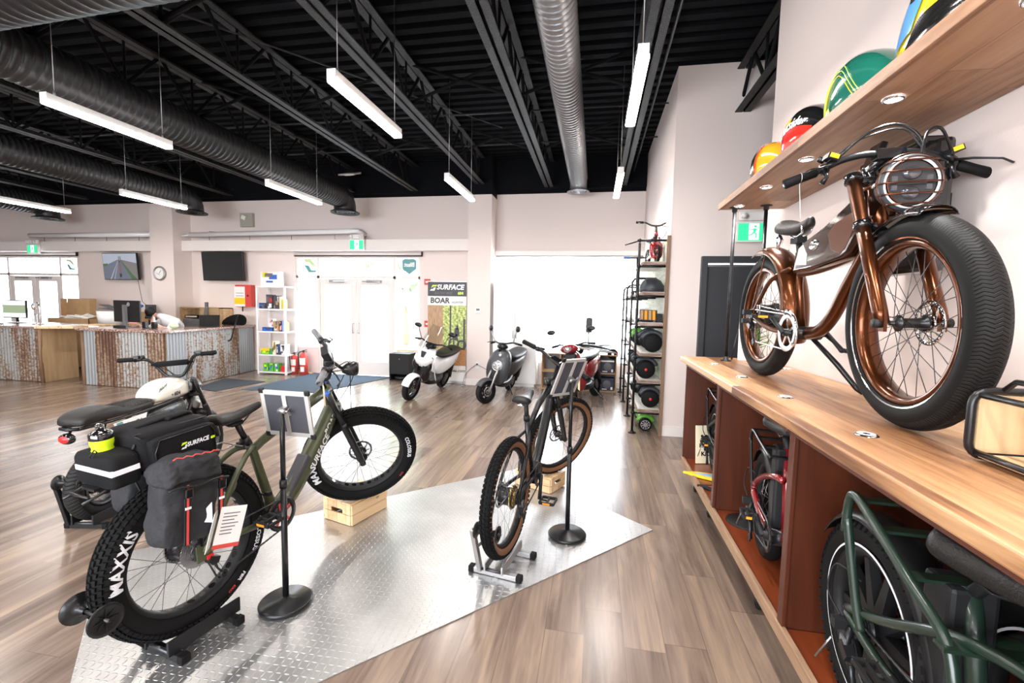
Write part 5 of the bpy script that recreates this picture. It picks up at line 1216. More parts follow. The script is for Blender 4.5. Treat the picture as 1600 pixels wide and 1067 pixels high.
# head lamp with wire cage
L0 = Vector((1.205, 0, .885)); hl = Matrix.Translation(L0) @ Ry(.06)
b = B(); b.lathe([(0, -.115), (.03, -.11), (.07, -.085), (.094, -.03), (.10, .0), (.10, .012), (.092, .018)], ax='X', n=40); lamp = obj('headlamp', b, 'scgrey', fk, hl)
b = B(); b.lathe([(.082, .013), (.090, .016), (.090, .012)], ax='X', n=40); obj('lamp_ring', b, 'reflect', lamp)
b = B(); b.lathe([(.0, .006), (.078, .012)], ax='X', n=40); b.ball((.008, 0, .035), (.014, .032, .024), 18, 10, 1); b.ball((.008, 0, -.035), (.014, .032, .024), 18, 10, 1); b.box((.012, 0, 0), (.008, .15, .012)); b.box((.012, .055, 0), (.008, .018, .05), mi=1); b.box((.012, -.055, 0), (.008, .018, .05), mi=1); obj('lamp_reflector', b, ['darksteel', P('smoky_projector', (.10, .105, .12), .12, metal=.6, coat=.5)], lamp)
b = B()
for z in (-.075, -.04, 0, .04, .075):
    w = sqrt(.106 ** 2 - z * z); b.tube([(-.005, -w, z), (.03, -w * .9, z), (.04, -w * .5, z), (.042, 0, z), (.04, w * .5, z), (.03, w * .9, z), (-.005, w, z)], .0032, 6)
b.lathe([(.104, .0), (.108, .003), (.104, .006)], ax='X', n=44, closed=True); b.lathe([(.085, .030), (.089, .033), (.085, .036)], ax='X', n=44, closed=True)
obj('lamp_cage', b, 'brown', lamp)
b = B()
for s in (-1, 1): b.tube([(-.03, s * .10, 0), (-.06, s * .105, .0), (-.085, s * .095, .0)], .011, 8, flat=.5); b.cyl((-.02, s * .098, 0), (-.02, s * .108, 0), .009, n=10, mi=1)
obj('lamp_bracket', b, ['brown', 'chrome'], lamp)
b = B(); st0 = hp + ax * .66; b.cyl(st0, st0 + ax * .06, .022, n=14); b.tube([st0 + ax * .045, (1.0, 0, 1.015), (1.07, 0, 1.03)], .02, 12); b.box((1.07, 0, 1.03), (.045, .10, .04)); obj('stem', b, 'gloss', bk, S, bev=.003)
hb = handlebar(bk, S, [(1.07, 0, 1.03), (1.07, -.08, 1.035), (1.06, -.16, 1.02), (1.045, -.24, .985), (1.05, -.36, .94)], r=.0135, grip=.125, gr=.0185, lev_dir=(.10, .0))
for s in (-1, 1): b = B(); b.box((1.085, s * .205, 1.025), (.05, .045, .022), Euler((s * .35, 0, 0)).to_matrix()); b.box((1.112, s * .205, 1.027), (.003, .032, .016), Euler((s * .35, 0, 0)).to_matrix(), 1); b.cyl((1.03, s * .21, 1.03), (1.03, s * .23, 1.04), .012, n=10); b.tube([(1.06, s * .22, .985), (1.075, s * .215, .955), (1.07, s * .23, .93)], [.012, .008, .012], 8); obj('controls', b, ['satin', 'yellow'], hb)
for i, q in enumerate((((1.10, -.19, 1.02), (1.13, -.10, 1.10), (1.13, .0, 1.12), (1.14, .07, 1.05), (1.13, .08, .92)), ((1.10, .19, 1.02), (1.14, .13, 1.09), (1.15, .08, 1.08), (1.15, .06, .98), (1.12, .05, .85)), ((1.09, -.22, 1.01), (1.12, -.12, 1.08), (1.11, .02, 1.11), (1.12, .09, 1.02)))): catmull(S, q, .0055 if i < 2 else .003, 'satin', bk, 'cable', 8)
b = B(); b.tube([(1.045, -.30, .965), (1.05, -.302, .93), (1.055, -.30, .87), (1.06, -.298, .80)], .0012, 4); b.lathe([(.0195, -.001), (.0205, 0), (.0195, .001)], (1.047, -.30, .963), 'Y', 16, closed=True); obj('zip_tie', b, 'whitem', bk, S)
crankset(bk, (.50, 0, .30), -.085, .093, ring='chrome', guard='white', a=2.62 + .0, al=.16, ped='black', pedw=.1)
b = B(); pts = [(.50 + .108 * cos(a), -.092, .30 + .108 * sin(a)) for a in lin(-.6, 1.75, 16)]; b.tube(pts, .008, 8, flat=2.0); b.tube([(.47, -.092, .408), (.30, -.092, .425), (.10, -.095, .445), (.10, -.095, .42)], .004, 8); b.tube([(.14, -.095, .445), (.145, -.095, .37), (.20, -.09, .365)], .004, 8); obj('chain_guard', b, 'chrome', bk)
cassette(bk, (0, 0, .38), .024, .045, 6, -.088, .005, 'chrome'); ch = chain(bk, (.50, .30), .093, (0, .38), .04, -.085, 'white', drop=.15); derailleur(bk, (0, .38), -.095, 'chrome')
b = B(); b.tube([(.46, .06, .27), (.54, .15, .14), (.60, .215, .03), (.615, .235, .008)], [.012, .014, .013, .008], 10); b.tube([(.59, .20, .055), (.60, .225, .02), (.64, .26, .005)], [.014, .016, .014], 8, flat=.6); obj('kickstand', b, 'satin', bk)
b = B(); b.box((-.005, -.115, .40), (.03, .05, .035)); b.box((-.015, -.115, .345), (.03, .05, .03)); obj('axle_cover', b, 'black', bk, bev=.004)
# dark panel mounted on the wall behind the lamp
t = thing('wall_panel', 'glossy black wall-mounted panel behind the headlamp of the copper bike', 'panel', (XR - .14, 2.30, 2.02))
b = B(); b.box((0, 0, 0), (.06, .50, .52)); obj('panel_body', b, 'gloss', t, bev=.02)
b = B(); b.box((-.02, .02, .27), (.10, .40, .03)); b.box((-.05, .14, .30), (.03, .10, .12), Euler((0, .3, 0)).to_matrix()); obj('panel_top', b, 'gloss', t, bev=.008)
b = B(); b.bx(.03, .135, -.08, .08, -.08, .08); obj('wall_bracket', b, 'satin', t)

# ================================================================ CARGO BIKES IN THE BAYS
def cargo_bike(name, label, pose, R, w, Rr, fmat, rack, rmat, stays, sad, ring=None, frame2=None, spoke='steel', bat=True, solid=None, knobs=None, seatL=.28, fender_=True, dk=.0):
    bk = thing(name, label, 'bicycle', pose)
    wheel(bk, T(0, 0, R), R, w, Rr, rim='black', sp=spoke, rotor=.05, hubr=.045, hubw=.065, nsp=0 if solid else 32, knobs=knobs, ring=ring, solid=solid, rimw=w * .7, spr=.0016)
    fx = .36; wheel(bk, T(fx, .205, R), R, w * .8, Rr, rim='black', sp=spoke, rotor=-.04, hubr=.02, hubw=.045, nsp=0 if solid else 32, ring=(ring[0], .036) if ring else None, solid=solid, rimw=w * .5)
    b = B()
    for path, r in stays:
        for s in (-1, 1): b.tube(smoothp([(x, s * abs(y), z) for x, y, z in path]), r, 12)
    b.tube(smoothp([(.40, 0, R), (.50, 0, R + .04), (.53, .03, R + .12), (.54, .08, R + .20)]), .028, 14); b.tube([(.40, 0, R), (.36, 0, R + .22), (.33, 0, sad[1] - .12)], .02, 12); b.tube(smoothp([(.54, .08, R + .20), (.52, .14, R + .26), (.46, .18, R + .30), (.38, .205, R + .34)]), .024, 12)
    b.cyl((.38, .205, R + .30), (.35, .205, R + .42), .024, n=14); obj('frame', b, fmat, bk)
    b = B()
    for path, r in rack:
        for s in (-1, 1): b.tube(smoothp([(x, s * abs(y), z) for x, y, z in path]), r, 12)
    xs_ = [q[0] for q in rack[0][0]]; x0, x1 = min(xs_), max(xs_); zt = max(q[2] for q in rack[0][0]); yy = abs(rack[0][0][0][1])
    def zr(x):
        P_ = sorted(rack[0][0], key=lambda q: -q[2])[:max(2, len(rack[0][0]) - 1)]; P_ = sorted(P_, key=lambda q: q[0])
        for a, c in zip(P_, P_[1:]):
            if a[0] <= x <= c[0] and c[0] > a[0]: return a[2] + (c[2] - a[2]) * (x - a[0]) / (c[0] - a[0])
        return P_[-1][2] if x > P_[-1][0] else P_[0][2]
    for k in range(4):
        x = x0 + .03 + (x1 - x0 - .06) * k / 3; b.box((x, 0, zr(x) - .004), (.035, 2 * yy, .008))
    obj('cargo_rack', b, rmat, bk)
    b = B(); b.tube([(.33, 0, sad[1] - .14), (sad[0] + .13, 0, sad[1] - .05)], .015, 10); obj('seat_post', b, 'black', bk)
    saddle(bk, sad, L=seatL, w=.21, nose_w=.05, th=.075, raise_=.01)
    crankset(bk, (.39, 0, R), -.07, .065, a=2.9 + dk, al=.14, guard='satin', pedw=.05); cassette(bk, (0, 0, R), .022, .045, 6, -.073, .005, 'darksteel'); chain(bk, (.39, R), .065, (0, R), .035, -.071, drop=.12); derailleur(bk, (0, R), -.09, 'grey')
    if bat: b = B(); b.bx(.25, .35, -.05, .05, R + .0, sad[1] - .12); obj('battery', b, 'black', bk, bev=.012)
    if fender_: fender(bk, (0, R), R + .025, w * 1.15, 2.6, .2, mat='satin')
    b = B(); b.tube([(.36, .205, R + .40), (.33, .235, R + .40), (.30, .29, R + .05)], .016, 10); b.cyl((.14, .30, R + .03), (.50, .30, R + .03), .012, n=10); obj('handlebar', b, 'satin', bk)
    b = B()
    for s in (-1, 1): b.cyl((fx, .205 + s * .055, R), (fx + .0, .205 + s * .055, R + .30 + .02), .015, n=12)
    b.tube([(fx, .15, R + .31), (fx, .205, R + .33), (fx, .26, R + .31)], .018, 8); obj('fork', b, 'black', bk)
    b = B(); b.tube(smoothp([(-.02, -.10, R + .02), (-.09, -.11, R + .06), (-.07, -.10, R + .16), (.04, -.08, R + .17)]), .003, 6); b.box((-.01, -.10, R), (.03, .05, .03)); obj('hose', b, 'black', bk)
    b = B(); b.tube([(-.02, -.12, R - .06), (-.07, -.14, R - .17)], .0035, 6); obj('kick_lever', b, 'steel', bk)
    return bk
FZ = .286
POS = lambda x, y, th: T(x, y, FZ) @ Rz(th)
cargo_bike('cargo_bike', 'dark green cargo e-bike with a tube rack and white rim stripe, in the nearest bay', POS(.902, 1.51, -1.627), .33, .10, .225, 'dkgreen',
           [([(.012, .12, .64), (.02, .12, .73), (.05, .12, .77), (.14, .12, .745), (.33, .12, .672), (.43, .10, .60), (.47, .10, .50)], .0125), ([(.012, .12, .70), (.06, .10, .45), (.08, .09, .37)], .0125)], 'dkgreen',
           [([(-.02, .08, .375), (.18, .08, .47), (.36, .07, .575), (.48, .05, .62), (.56, .03, .63)], .014), ([(-.02, .08, .36), (.165, .07, .325), (.40, .05, .33)], .014)], (.275, .80), ring=(.245, .047), solid=10, knobs=(60, 4, (.018, .016, .006)), seatL=.30)
cargo_bike('cargo_bike', 'red and black cargo e-bike with a black rack, in the middle bay', POS(.949, 2.547, -1.74), .28, .085, .205, 'redp',
           [([(-.03, .10, .62), (.02, .10, .678), (.25, .10, .678), (.49, .10, .675)], .008), ([(-.03, .10, .62), (-.02, .09, .45), (-.01, .08, .34)], .008)], 'satin',
           [([(-.01, .075, .35), (.0, .07, .385), (.20, .07, .49), (.44, .07, .58), (.52, .05, .59)], .015), ([(-.01, .075, .34), (.17, .07, .30), (.39, .05, .28)], .016)], (.12, .80))
cargo_bike('cargo_bike', 'all-black cargo e-bike in the farthest bay behind the card', POS(1.0, 3.74, -1.66), .28, .085, .205, 'satin',
           [([(-.02, .10, .62), (.03, .10, .69), (.25, .10, .68), (.45, .10, .67)], .009), ([(-.02, .10, .62), (-.02, .09, .45), (-.01, .08, .34)], .009)], 'satin',
           [([(-.01, .075, .35), (.0, .07, .385), (.20, .07, .47), (.44, .07, .55)], .015), ([(-.01, .075, .34), (.17, .07, .30), (.39, .05, .28)], .014)], (.20, .80), ring=(.20, .038))

# ================================================================ SIGN STANDS
def sign_stand(label, base, top_z, ang, tilt, sw, sh, cz, split, roll=0):
    t = thing('sign_stand', label, 'sign stand', base)
    b = B(); b.lathe([(0, 0), (.115, 0), (.13, .006), (.132, .016), (.122, .026), (.03, .036), (.02, .045), (0, .045)], n=44); obj('base', b, 'satin', t)
    b = B(); b.cyl((0, 0, .03), (0, 0, split), .0155, n=16); b.cyl((0, 0, split), (0, 0, top_z), .0125, n=16); b.cyl((0, 0, split - .03), (0, 0, split + .012), .019, n=16); obj('pole', b, 'satin', t)
    X = T(0, 0, top_z) @ Rz(ang) @ Rx(tilt) @ Ry(roll); b = B()
    b.cyl((-.02, 0, 0), (.02, 0, 0), .012, n=12); b.box((0, .014, 0), (.03, .03, .03)); b.cyl((.02, 0, 0), (.035, 0, 0), .006, n=8)
    for s in (-1, 1): b.box((.042, 0, s * .012), (.004, .012, .02), Euler((0, s * .5, 0)).to_matrix())
    obj('clamp', b, 'alu', t, X)
    y = .03; f = .022; b = B(); x0, x1, z0, z1 = -sw/2, sw/2, cz - sh/2, cz + sh/2
    for a, c, d, e in ((x0, x1, z0, z0 + f), (x0, x1, z1 - f, z1), (x0, x0 + f, z0 + f, z1 - f), (x1 - f, x1, z0 + f, z1 - f)): b.bx(a, c, y, y + .012, d, e)
    b.bx(-.012, .012, y - .004, y, z0 + f, z1 - f)
    pn_ = obj('sign_frame', b, 'signalu', t, X)
    b = B(); b.bx(x0 + f * .5, x1 - f * .5, y + .002, y + .009, z0 + f * .5, z1 - f * .5); obj('sign_panel', b, 'greyp', pn_)
    for sx_ in (x0, x1):
        for sz in (z0, z1): b = B(); b.box((sx_ * .96, y + .006, cz + (sz - cz) * .97), (.03, .016, .03)); obj('corner_cap', b, 'black', pn_, bev=.006)
    return t
sign_stand('black sign stand with a grey panel seen from behind, beside the green fat bike', (-1.548, 2.01, .007), 1.03, -.03, .20, .278, .25, -.03, .66)
sign_stand('black sign stand with a tilted grey panel, right of the mountain bike', (-.138, 3.045, .007), 1.09, .77, .47, .215, .30, .0, .62, roll=.0)
# ================================================================ MOPEDS
def ring_(x, w, zt, zb, e=.6, n=20, dx=0):
    out = []
    for k in range(n):
        a = 2 * pi * k / n; ca, sa = cos(a), sin(a); out.append((x + dx * sa, w * math.copysign(abs(ca) ** e, ca), (zt + zb) / 2 + (zt - zb) / 2 * math.copysign(abs(sa) ** e, sa)))
    return out
def moped(name, label, X, kind, st=0.0, R=.22):
    t = thing(name, label, 'scooter', X); L = 1.26
    cast = dict(rim='black' if kind != 'white' else 'darksteel', nsp=0, solid=7 if kind == 'grey' else 5, rotor=.05, hubr=.04, hubw=.055, tmat='tread_road', side='rubber2', tsub=48)
    wheel(t, T(0, 0, R), R, .115, R - .075, **cast)
    ha = 1.1; ax = Vector((-cos(ha), 0, sin(ha))); P0 = Vector((L - .04, 0, R)); S = T(*P0) @ Matrix.Rotation(st, 4, ax) @ T(*(-P0))
    wf = wheel(t, S @ T(L, 0, R), R, .11, R - .075, **cast)
    body = {'white': 'white', 'grey': 'scgrey', 'red': 'redp'}[kind]; dark = 'satin'
    b = B()
    for s in (-1, 1): b.cyl((L, s * .075, R), (L - .21, s * .075, R + .42), .018 if kind == 'grey' else .024, n=10)
    fk = obj('fork', b, 'alu' if kind == 'grey' else dark, t, S)
    fender(t, (L, R), R + .025, .15, .5 if kind != 'white' else .25, 2.6, S, mat=body, nm='front_mudguard')
    # front apron
    b = B()
    if kind == 'grey': SEC = ((.28, .10, 1.02, .05), (.36, .17, 1.03, .08), (.50, .205, 1.04, .12), (.65, .205, 1.04, .14), (.78, .175, 1.01, .13), (.86, .12, .97, .10), (.89, .06, .95, .05))
    elif kind == 'white': SEC = ((.52, .05, 1.06, .06), (.58, .11, 1.10, .12), (.66, .155, 1.13, .17), (.74, .175, 1.12, .16), (.80, .15, 1.07, .13), (.86, .11, 1.0, .09), (.90, .06, .96, .05))
    else: SEC = ((.22, .12, 1.02, .06), (.34, .19, 1.04, .10), (.50, .21, 1.05, .14), (.62, .16, 1.06, .15), (.74, .15, 1.05, .14), (.84, .12, 1.0, .10), (.88, .06, .96, .05))
    secs = []
    for z, w, x, d in SEC:
        ring = []
        for k in range(24):
            a = 2 * pi * k / 24; ca, sa = cos(a), sin(a); ring.append((x - .06 + d * .8 * math.copysign(abs(sa) ** .8, sa) * (1 if sa > 0 else .5), w * math.copysign(abs(ca) ** .7, ca), z))
        secs.append(ring)
    b.loft(secs); ap = obj('front_apron', b, body if kind != 'red' else 'redp', t, sub=1)
    # floorboard and tail
    b = B(); b.loft([ring_(.95, .12, .34, .24), ring_(.70, .15, .33, .20), ring_(.45, .15, .34, .20), ring_(.30, .12, .50, .26)]); obj('floorboard', b, dark, t, sub=1)
    b = B(); b.loft([ring_(.50, .07, .60, .30), ring_(.38, .14, .68, .34), ring_(.15, .16, .72, .42), ring_(-.12, .14, .74, .50), ring_(-.30, .08, .76, .62), ring_(-.34, .04, .76, .68)]); obj('tail_body', b, body, t, sub=1)
    b = B(); b.loft([ring_(.52, .08, .72, .66), ring_(.40, .13, .77, .68), ring_(.15, .15, .78, .69), ring_(.02, .14, .81, .70), ring_(-.22, .12, .83, .73), ring_(-.30, .07, .81, .75)]); obj('seat', b, 'leather', t, sub=1)
    fender(t, (0, R), R + .03, .14, 1.3, 3.3, mat=dark, nm='rear_mudguard')
    b = B(); b.cyl((-.02, -.10, .30), (.02, -.12, .62), .03, n=12); b.cyl((-.02, .10, .30), (.02, .12, .62), .03, n=12); obj('shock_absorber', b, 'darksteel', t)
    b = B(); b.tube([(.42, .10, .22), (.40, .22, .03), (.42, .26, .012)], .012, 8); b.tube([(.42, .26, .012), (.46, .27, .012)], .015, 6); obj('side_stand', b, dark, t)
    b = B(); b.tube(smoothp([(.15, -.12, .20), (.0, -.16, .20), (-.12, -.17, .24), (-.16, -.17, .30)]), .02, 8); obj('frame_rail', b, dark, t)
    # handlebars, mirrors, instruments
    hz = .98 if kind != 'white' else .96
    b = B(); b.tube([(1.0, 0, .84), (.95, 0, hz)], .022, 10); b.tube(smoothp([(.86, -.36, hz - .01), (.90, -.22, hz + .02), (.94, -.10, hz), (.95, 0, hz), (.94, .10, hz), (.90, .22, hz + .02), (.86, .36, hz - .01)]), .013, 10); hb = obj('handlebar', b, dark, t, S)
    for s in (-1, 1):
        b = B(); b.cyl((.86, s * .37, hz - .012), (.885, s * .25, hz + .01), .018, n=12); obj('grip', b, 'rubber2', hb)
        b = B(); b.tube([(.90, s * .22, hz + .02), (.96, s * .26, hz + .02), (.95, s * .37, hz)], .006, 6); obj('brake_lever', b, 'darksteel', hb)
        b = B(); b.tube([(.91, s * .22, hz + .03), (.93, s * .28, hz + .15), (.92, s * .31, hz + .20)], .006, 8); mi_ = obj('mirror_stalk', b, dark if kind != 'grey' else 'steel', hb)
        b = B()
        if kind == 'grey': b.lathe([(0, -.014), (.045, -.012), (.05, 0), (.046, .008), (0, .009)], (.92, s * .325, hz + .245), 'X', 24)
        else: b.ball((.92, s * .34, hz + .235), (.02, .075, .04), 16, 8)
        obj('mirror', b, dark, mi_)
    b = B(); b.ball((.93, 0, hz - .05), (.09, .10, .055), 16, 8); obj('instrument_pod', b, dark, hb)
    if kind == 'grey':
        b = B(); b.lathe([(0, .02), (.05, .018), (.078, .008)], (0, 0, 0), 'X', 30, mi=1); b.lathe([(.078, .0), (.088, .004), (.088, -.02), (.078, -.02)], (0, 0, 0), 'X', 30, closed=True)
        for k in range(6): a = k * pi / 3; b.ball((.018, .04 * cos(a), .04 * sin(a)), (.006, .014, .014), 8, 6)
        obj('headlight', b, ['chrome', 'lens'], ap, T(1.085, 0, .62))
        b = B(); b.lathe([(0, .004), (.022, .003), (.022, 0)], (0, 0, 0), 'X', 20); obj('badge', b, 'reflect', ap, T(1.06, 0, .80))
    if kind == 'white':
        b = B(); b.loft([[(x + dx * c_, w * s_, z) for c_, s_ in [(cos(2 * pi * k / 16), sin(2 * pi * k / 16)) for k in range(16)]] for z, w, x, dx in ((.26, .07, .90, .06), (.34, .12, .94, .10), (.46, .13, .98, .12), (.58, .12, 1.02, .11), (.68, .10, 1.02, .08))]); obj('belly_cowl', b, 'satin', t, sub=1)
        for s in (-1, 1):
            b = B(); b.prism([(1.13, s * .05, .70), (1.09, s * .15, .78), (1.07, s * .165, .75), (1.12, s * .08, .66)], (.02, 0, 0)); obj('headlight', b, 'lens', ap, bev=.004)
            b = B(); b.ball((1.09, s * .12, .60), (.05, .06, .09), 12, 8); b.prism([(1.14, s * .04, .60), (1.16, s * .03, .40), (1.12, s * .10, .45), (1.10, s * .13, .62)], (.01, 0, 0)); obj('side_cowl', b, 'satin', ap)
            b = B(); b.loft([[(x, s * (y + q), z + r) for q, r in ((-.01, -.02), (.01, -.02), (.01, .02), (-.01, .02))] for x, y, z in ((1.10, .17, .72), (1.0, .20, .55), (.85, .19, .38), (.72, .17, .30))]); obj('white_side_fairing', b, 'white', ap, sub=1)
        b = B(); vs = []
        for i in range(7):
            u = i / 6
            for j in range(9): v = -1 + j / 4; vs.append((1.12 - .26 * u - .05 * v * v, v * (.17 - .04 * u), .88 + .38 * u))
        b.add(vs, [(9*i+j, 9*i+j+1, 9*i+10+j, 9*i+9+j) for i in range(6) for j in range(8)]); obj('windscreen', b, 'clearp', ap)
        b = B(); b.prism([(1.155, -.045, .84), (1.155, .045, .84), (1.165, .02, .72), (1.165, -.02, .72)], (.012, 0, 0)); obj('black_nose_panel', b, 'satin', ap)
    if kind == 'red':
        b = B(); b.ball((1.08, 0, .93), (.09, .15, .075), 18, 10); hc = obj('headlight_cowl', b, 'redp', hb); b = B(); b.prism([(1.165, -.075, .965), (1.165, .075, .965), (1.165, .05, .90), (1.165, 0, .875), (1.165, -.05, .90)], (.015, 0, 0)); b.lathe([(0, .012), (.03, .01), (.034, 0)], (1.175, 0, .93), 'X', 18); obj('headlight', b, 'chrome', hc, bev=.004)
        for s in (-1, 1):
            b = B(); b.ball((1.13, s * .16, .74), (.05, .05, .035), 12, 8); obj('indicator', b, 'red', ap)
        b = B(); b.bx(.99, 1.10, -.10, .10, .66, .86); obj('black_front_panel', b, 'satin', ap, bev=.03)
        b = B(); b.text('Daymak', .04, lambda u, v: (1.19, u, .47 + v), 0, shear=.2, bold=.001); obj('badge_lettering', b, 'reflect', ap)
    return t
def place2(rx, ry, fx, fy, lean=0): return T(rx, ry, .0) @ Rz(atan2(fy - ry, fx - rx)) @ Rx(lean)
moped('white_moped', 'white moped with clear windscreen parked in front of the tall forest banner', place2(-2.86, 8.16, -2.97, 6.98, -.28), 'white', -.12)
moped('grey_moped', 'matte grey moped with a round headlight in front of the white column', place2(-1.56, 8.25, -1.70, 7.15, -.25), 'grey', -.55, .20)
moped('red_moped', 'red moped facing the camera behind the mountain bike', place2(.06, 8.14, -.22, 7.2, .15), 'red', .0, .22)

# ================================================================ CUBE SHELF WITH BOXED HELMETS
t = thing('cube_shelf', 'low pine cube shelf with grey backs under the wide bright window', 'shelf', (-.97, 8.52, 0)); Wd = 1.40
b = B()
for z in (.0, .335, .68): b.bx(0, Wd, 0, .32, z + .002, z + .02)
obj('board', b, 'pine', t)
b = B()
for k in range(5): x = k * (Wd - .018) / 4; b.bx(x, x + .018, 0.001, .319, .021, .68)
obj('upright', b, 'pine', t); b = B(); b.bx(.01, Wd - .01, .31, .318, .02, .68); obj('back_panel', b, 'grey', t)
M['boxnavy'] = P('navy_box', (.025, .03, .07), .5)
def helmet_box(x, z, lab, w=.24):
    tt = thing('helmet_box', lab, 'box', (x, 8.58, z)); b = B(); b.bx(0, w, 0, .2, .0, .21); obj('carton', b, 'boxnavy', tt, bev=.004)
    b = B(); b.bx(.0, w, -.001, .2, .21, .235); obj('lid', b, 'boxnavy' if z < .2 else 'whitem', tt); b = B(); b.lathe([(0, -.003), (.07, -.003), (.075, 0)], (w / 2, 0, .12), 'Y', 20); b.bx(w - .05, w - .015, -.004, 0, .02, .07, 1); b.bx(.03, .12, -.004, 0, .02, .035, 1); obj('print', b, ['grey', 'whitem'], tt)
helmet_box(.145, .357, 'navy helmet box with a white lid, top right cube of the pine shelf'); helmet_box(.145, .022, 'dark helmet box, bottom right cube of the pine shelf'); helmet_box(-.20, .357, 'navy helmet box with a red side, top cube second from the right'); helmet_box(-.19, .022, 'small dark box, bottom cube second from the right', .18)
t = thing('kick_scooter', 'folded silver kick scooter lying on top of the pine cube shelf', 'kick scooter', T(-.30, 8.62, .80) @ Rz(-.05) @ Ry(.10))
b = B(); b.loft([ring_(0, .05, .05, 0), ring_(.10, .075, .05, -.01), ring_(.55, .075, .04, -.01), ring_(.72, .05, .03, .0)]); obj('deck', b, 'alu', t); b = B(); b.loft([ring_(.05, .06, .10, .052), ring_(.3, .07, .115, .052), ring_(.6, .05, .075, .045)]); obj('deck_pad', b, 'satin', t)
for x in (.02, .66): b = B(); b.lathe([(.02, -.02), (.09, -.018), (.10, 0), (.09, .018), (.02, .02)], (x, 0, -.02), 'Y', 24); obj('wheel', b, 'rubber2', t)
b = B(); b.box((.735, 0, .0), (.03, .06, .04)); obj('tail_light', b, 'red', t)
b = B(); b.cyl((0, 0, .05), (.62, 0, .14), .016, n=10); b.cyl((.60, -.2, .14), (.60, .2, .14), .012, n=8); obj('stem', b, 'alu', t)
t = thing('display_gadget', 'small dark device on a stand on top of the cube shelf', 'device', (-.10, 8.62, .683)); b = B(); b.lathe([(0, 0), (.06, 0), (.06, .01), (.012, .015), (.012, .42), (0, .42)], n=16); obj('stand', b, 'satin', t); b = B(); b.bx(-.06, .06, -.02, .02, .42, .70); obj('device_body', b, 'satin', t, bev=.02)
b = B(); b.tube([(-.12, 0, .72), (-.12, 0, .95), (-.06, 0, 1.0), (.14, 0, 1.0), (.2, 0, .95), (.2, 0, .72)], .004, 6); b.cyl((0, 0, .70), (0, 0, .74), .01, n=8); b.cyl((-.12, 0, .735), (.2, 0, .735), .004, n=6); obj('wire_frame', b, 'olive', t)

# white double cabinet
t = thing('white_cabinet', 'tall white double-door cabinet between the column and the cube shelf', 'cabinet', (-1.95, 8.60, 0)); b = B(); b.bx(0, .86, .02, .38, .06, 2.05); b.bx(.03, .83, .04, .38, 0, .06); obj('body', b, 'white', t, bev=.003)
for k in range(2):
    b = B(); b.bx(.004 + k * .43, .426 + k * .43, 0, .018, .07, 2.045); dd = obj('door', b, 'white', t, bev=.003); b = B(); x = .40 if k == 0 else .46; b.cyl((x, -.02, .95), (x, -.02, 1.10), .006, n=8); b.cyl((x, -.02, .96), (x, 0, .96), .004, n=6); b.cyl((x, -.02, 1.09), (x, 0, 1.09), .004, n=6); obj('handle', b, 'alu', dd)

# ================================================================ FOREST BANNER
t = thing('roll_up_banner', 'tall roll-up banner with black header, bike-maker lettering and a forest cyclist photo', 'banner', (-3.30, 8.62, 0)); BW, BH = .80, 2.02
M['ban_trunk'] = P('printed_tree_trunk', (.30, .17, .08), .5, cvar=(.52, .34, .2), nscale=14, stretch=(6, 1, .5)); M['ban_leaf'] = P('printed_foliage', (.12, .2, .03), .5, cvar=(.72, .78, .28), nscale=22)
M['ban_ground'] = P('printed_forest_floor', (.42, .18, .06), .5, cvar=(.62, .34, .16), nscale=24, stretch=(1, 1, 3)); M['ban_dark'] = P('printed_dark', (.05, .05, .06), .5)
b = B(); b.bx(0, BW, .0, .004, .05, BH); bn_ = obj('banner_sheet', b, 'whitem', t); b = B(); b.bx(-.01, BW + .01, -.05, .06, 0, .05); obj('base_cassette', b, 'alu', t, bev=.006); b = B(); b.bx(-.005, BW + .005, -.006, .01, BH, BH + .02); obj('top_rail', b, 'alu', t)
b = B(); b.bx(.0, BW, -.002, 0, 1.74, BH); b.bx(.0, BW, -.002, 0, .36, 1.56, 2); b.bx(0, .32, -.0035, -.002, .70, 1.56, 3); b.bx(.46, .49, -.0035, -.002, .8, 1.56, 0); b.bx(.74, .78, -.0035, -.002, .6, 1.3, 0); b.bx(0, BW, -.0045, -.002, .36, .68, 4)
pl = lambda x0, z0: (lambda u, v: (x0 + u, -.006, z0 + v))
b.text('SURFACE', .135, pl(.475, 1.915), 1, shear=.2, bold=.004); b.text('ELECTRIC BIKES', .065, pl(.33, 1.80), 5, shear=.2, bold=.001, sx=.8); b.text('604', .075, pl(.68, 1.80), 6, bold=.003)
b.text('BOAR', .15, pl(.26, 1.65), 0, shear=.05, bold=.005); b.text('HUNTER', .06, pl(.62, 1.62), 5, shear=.15)
b.text('surface604bikes.com', .088, pl(.42, .26), 0, shear=.25, bold=.001)
q = (.07, 1.90); b.prism([(q[0], -.005, q[1] + .0), (q[0] + .03, -.005, q[1] + .06), (q[0] + .13, -.005, q[1] + .06), (q[0] + .10, -.005, q[1] + .03), (q[0] + .05, -.005, q[1] + .03)], (0, -.001, 0), 6); b.prism([(q[0] - .03, -.005, q[1] - .055), (q[0] + .0, -.005, q[1] - .02), (q[0] + .04, -.005, q[1] - .02), (q[0] + .055, -.005, q[1] + .01), (q[0] + .10, -.005, q[1] + .01), (q[0] + .07, -.005, q[1] - .055)], (0, -.001, 0), 1)
cx, cz = .55, .80
b.v, b.f, b.m, b.s = b.v, b.f, b.m, b.s
b.lathe([(.085, -.006), (.115, -.006)], (cx, 0, cz), 'Y', 24, mi=0); b.lathe([(.06, -.0062), (.10, -.0062)], (cx + .16, 0, cz - .02), 'Y', 20, mi=0)
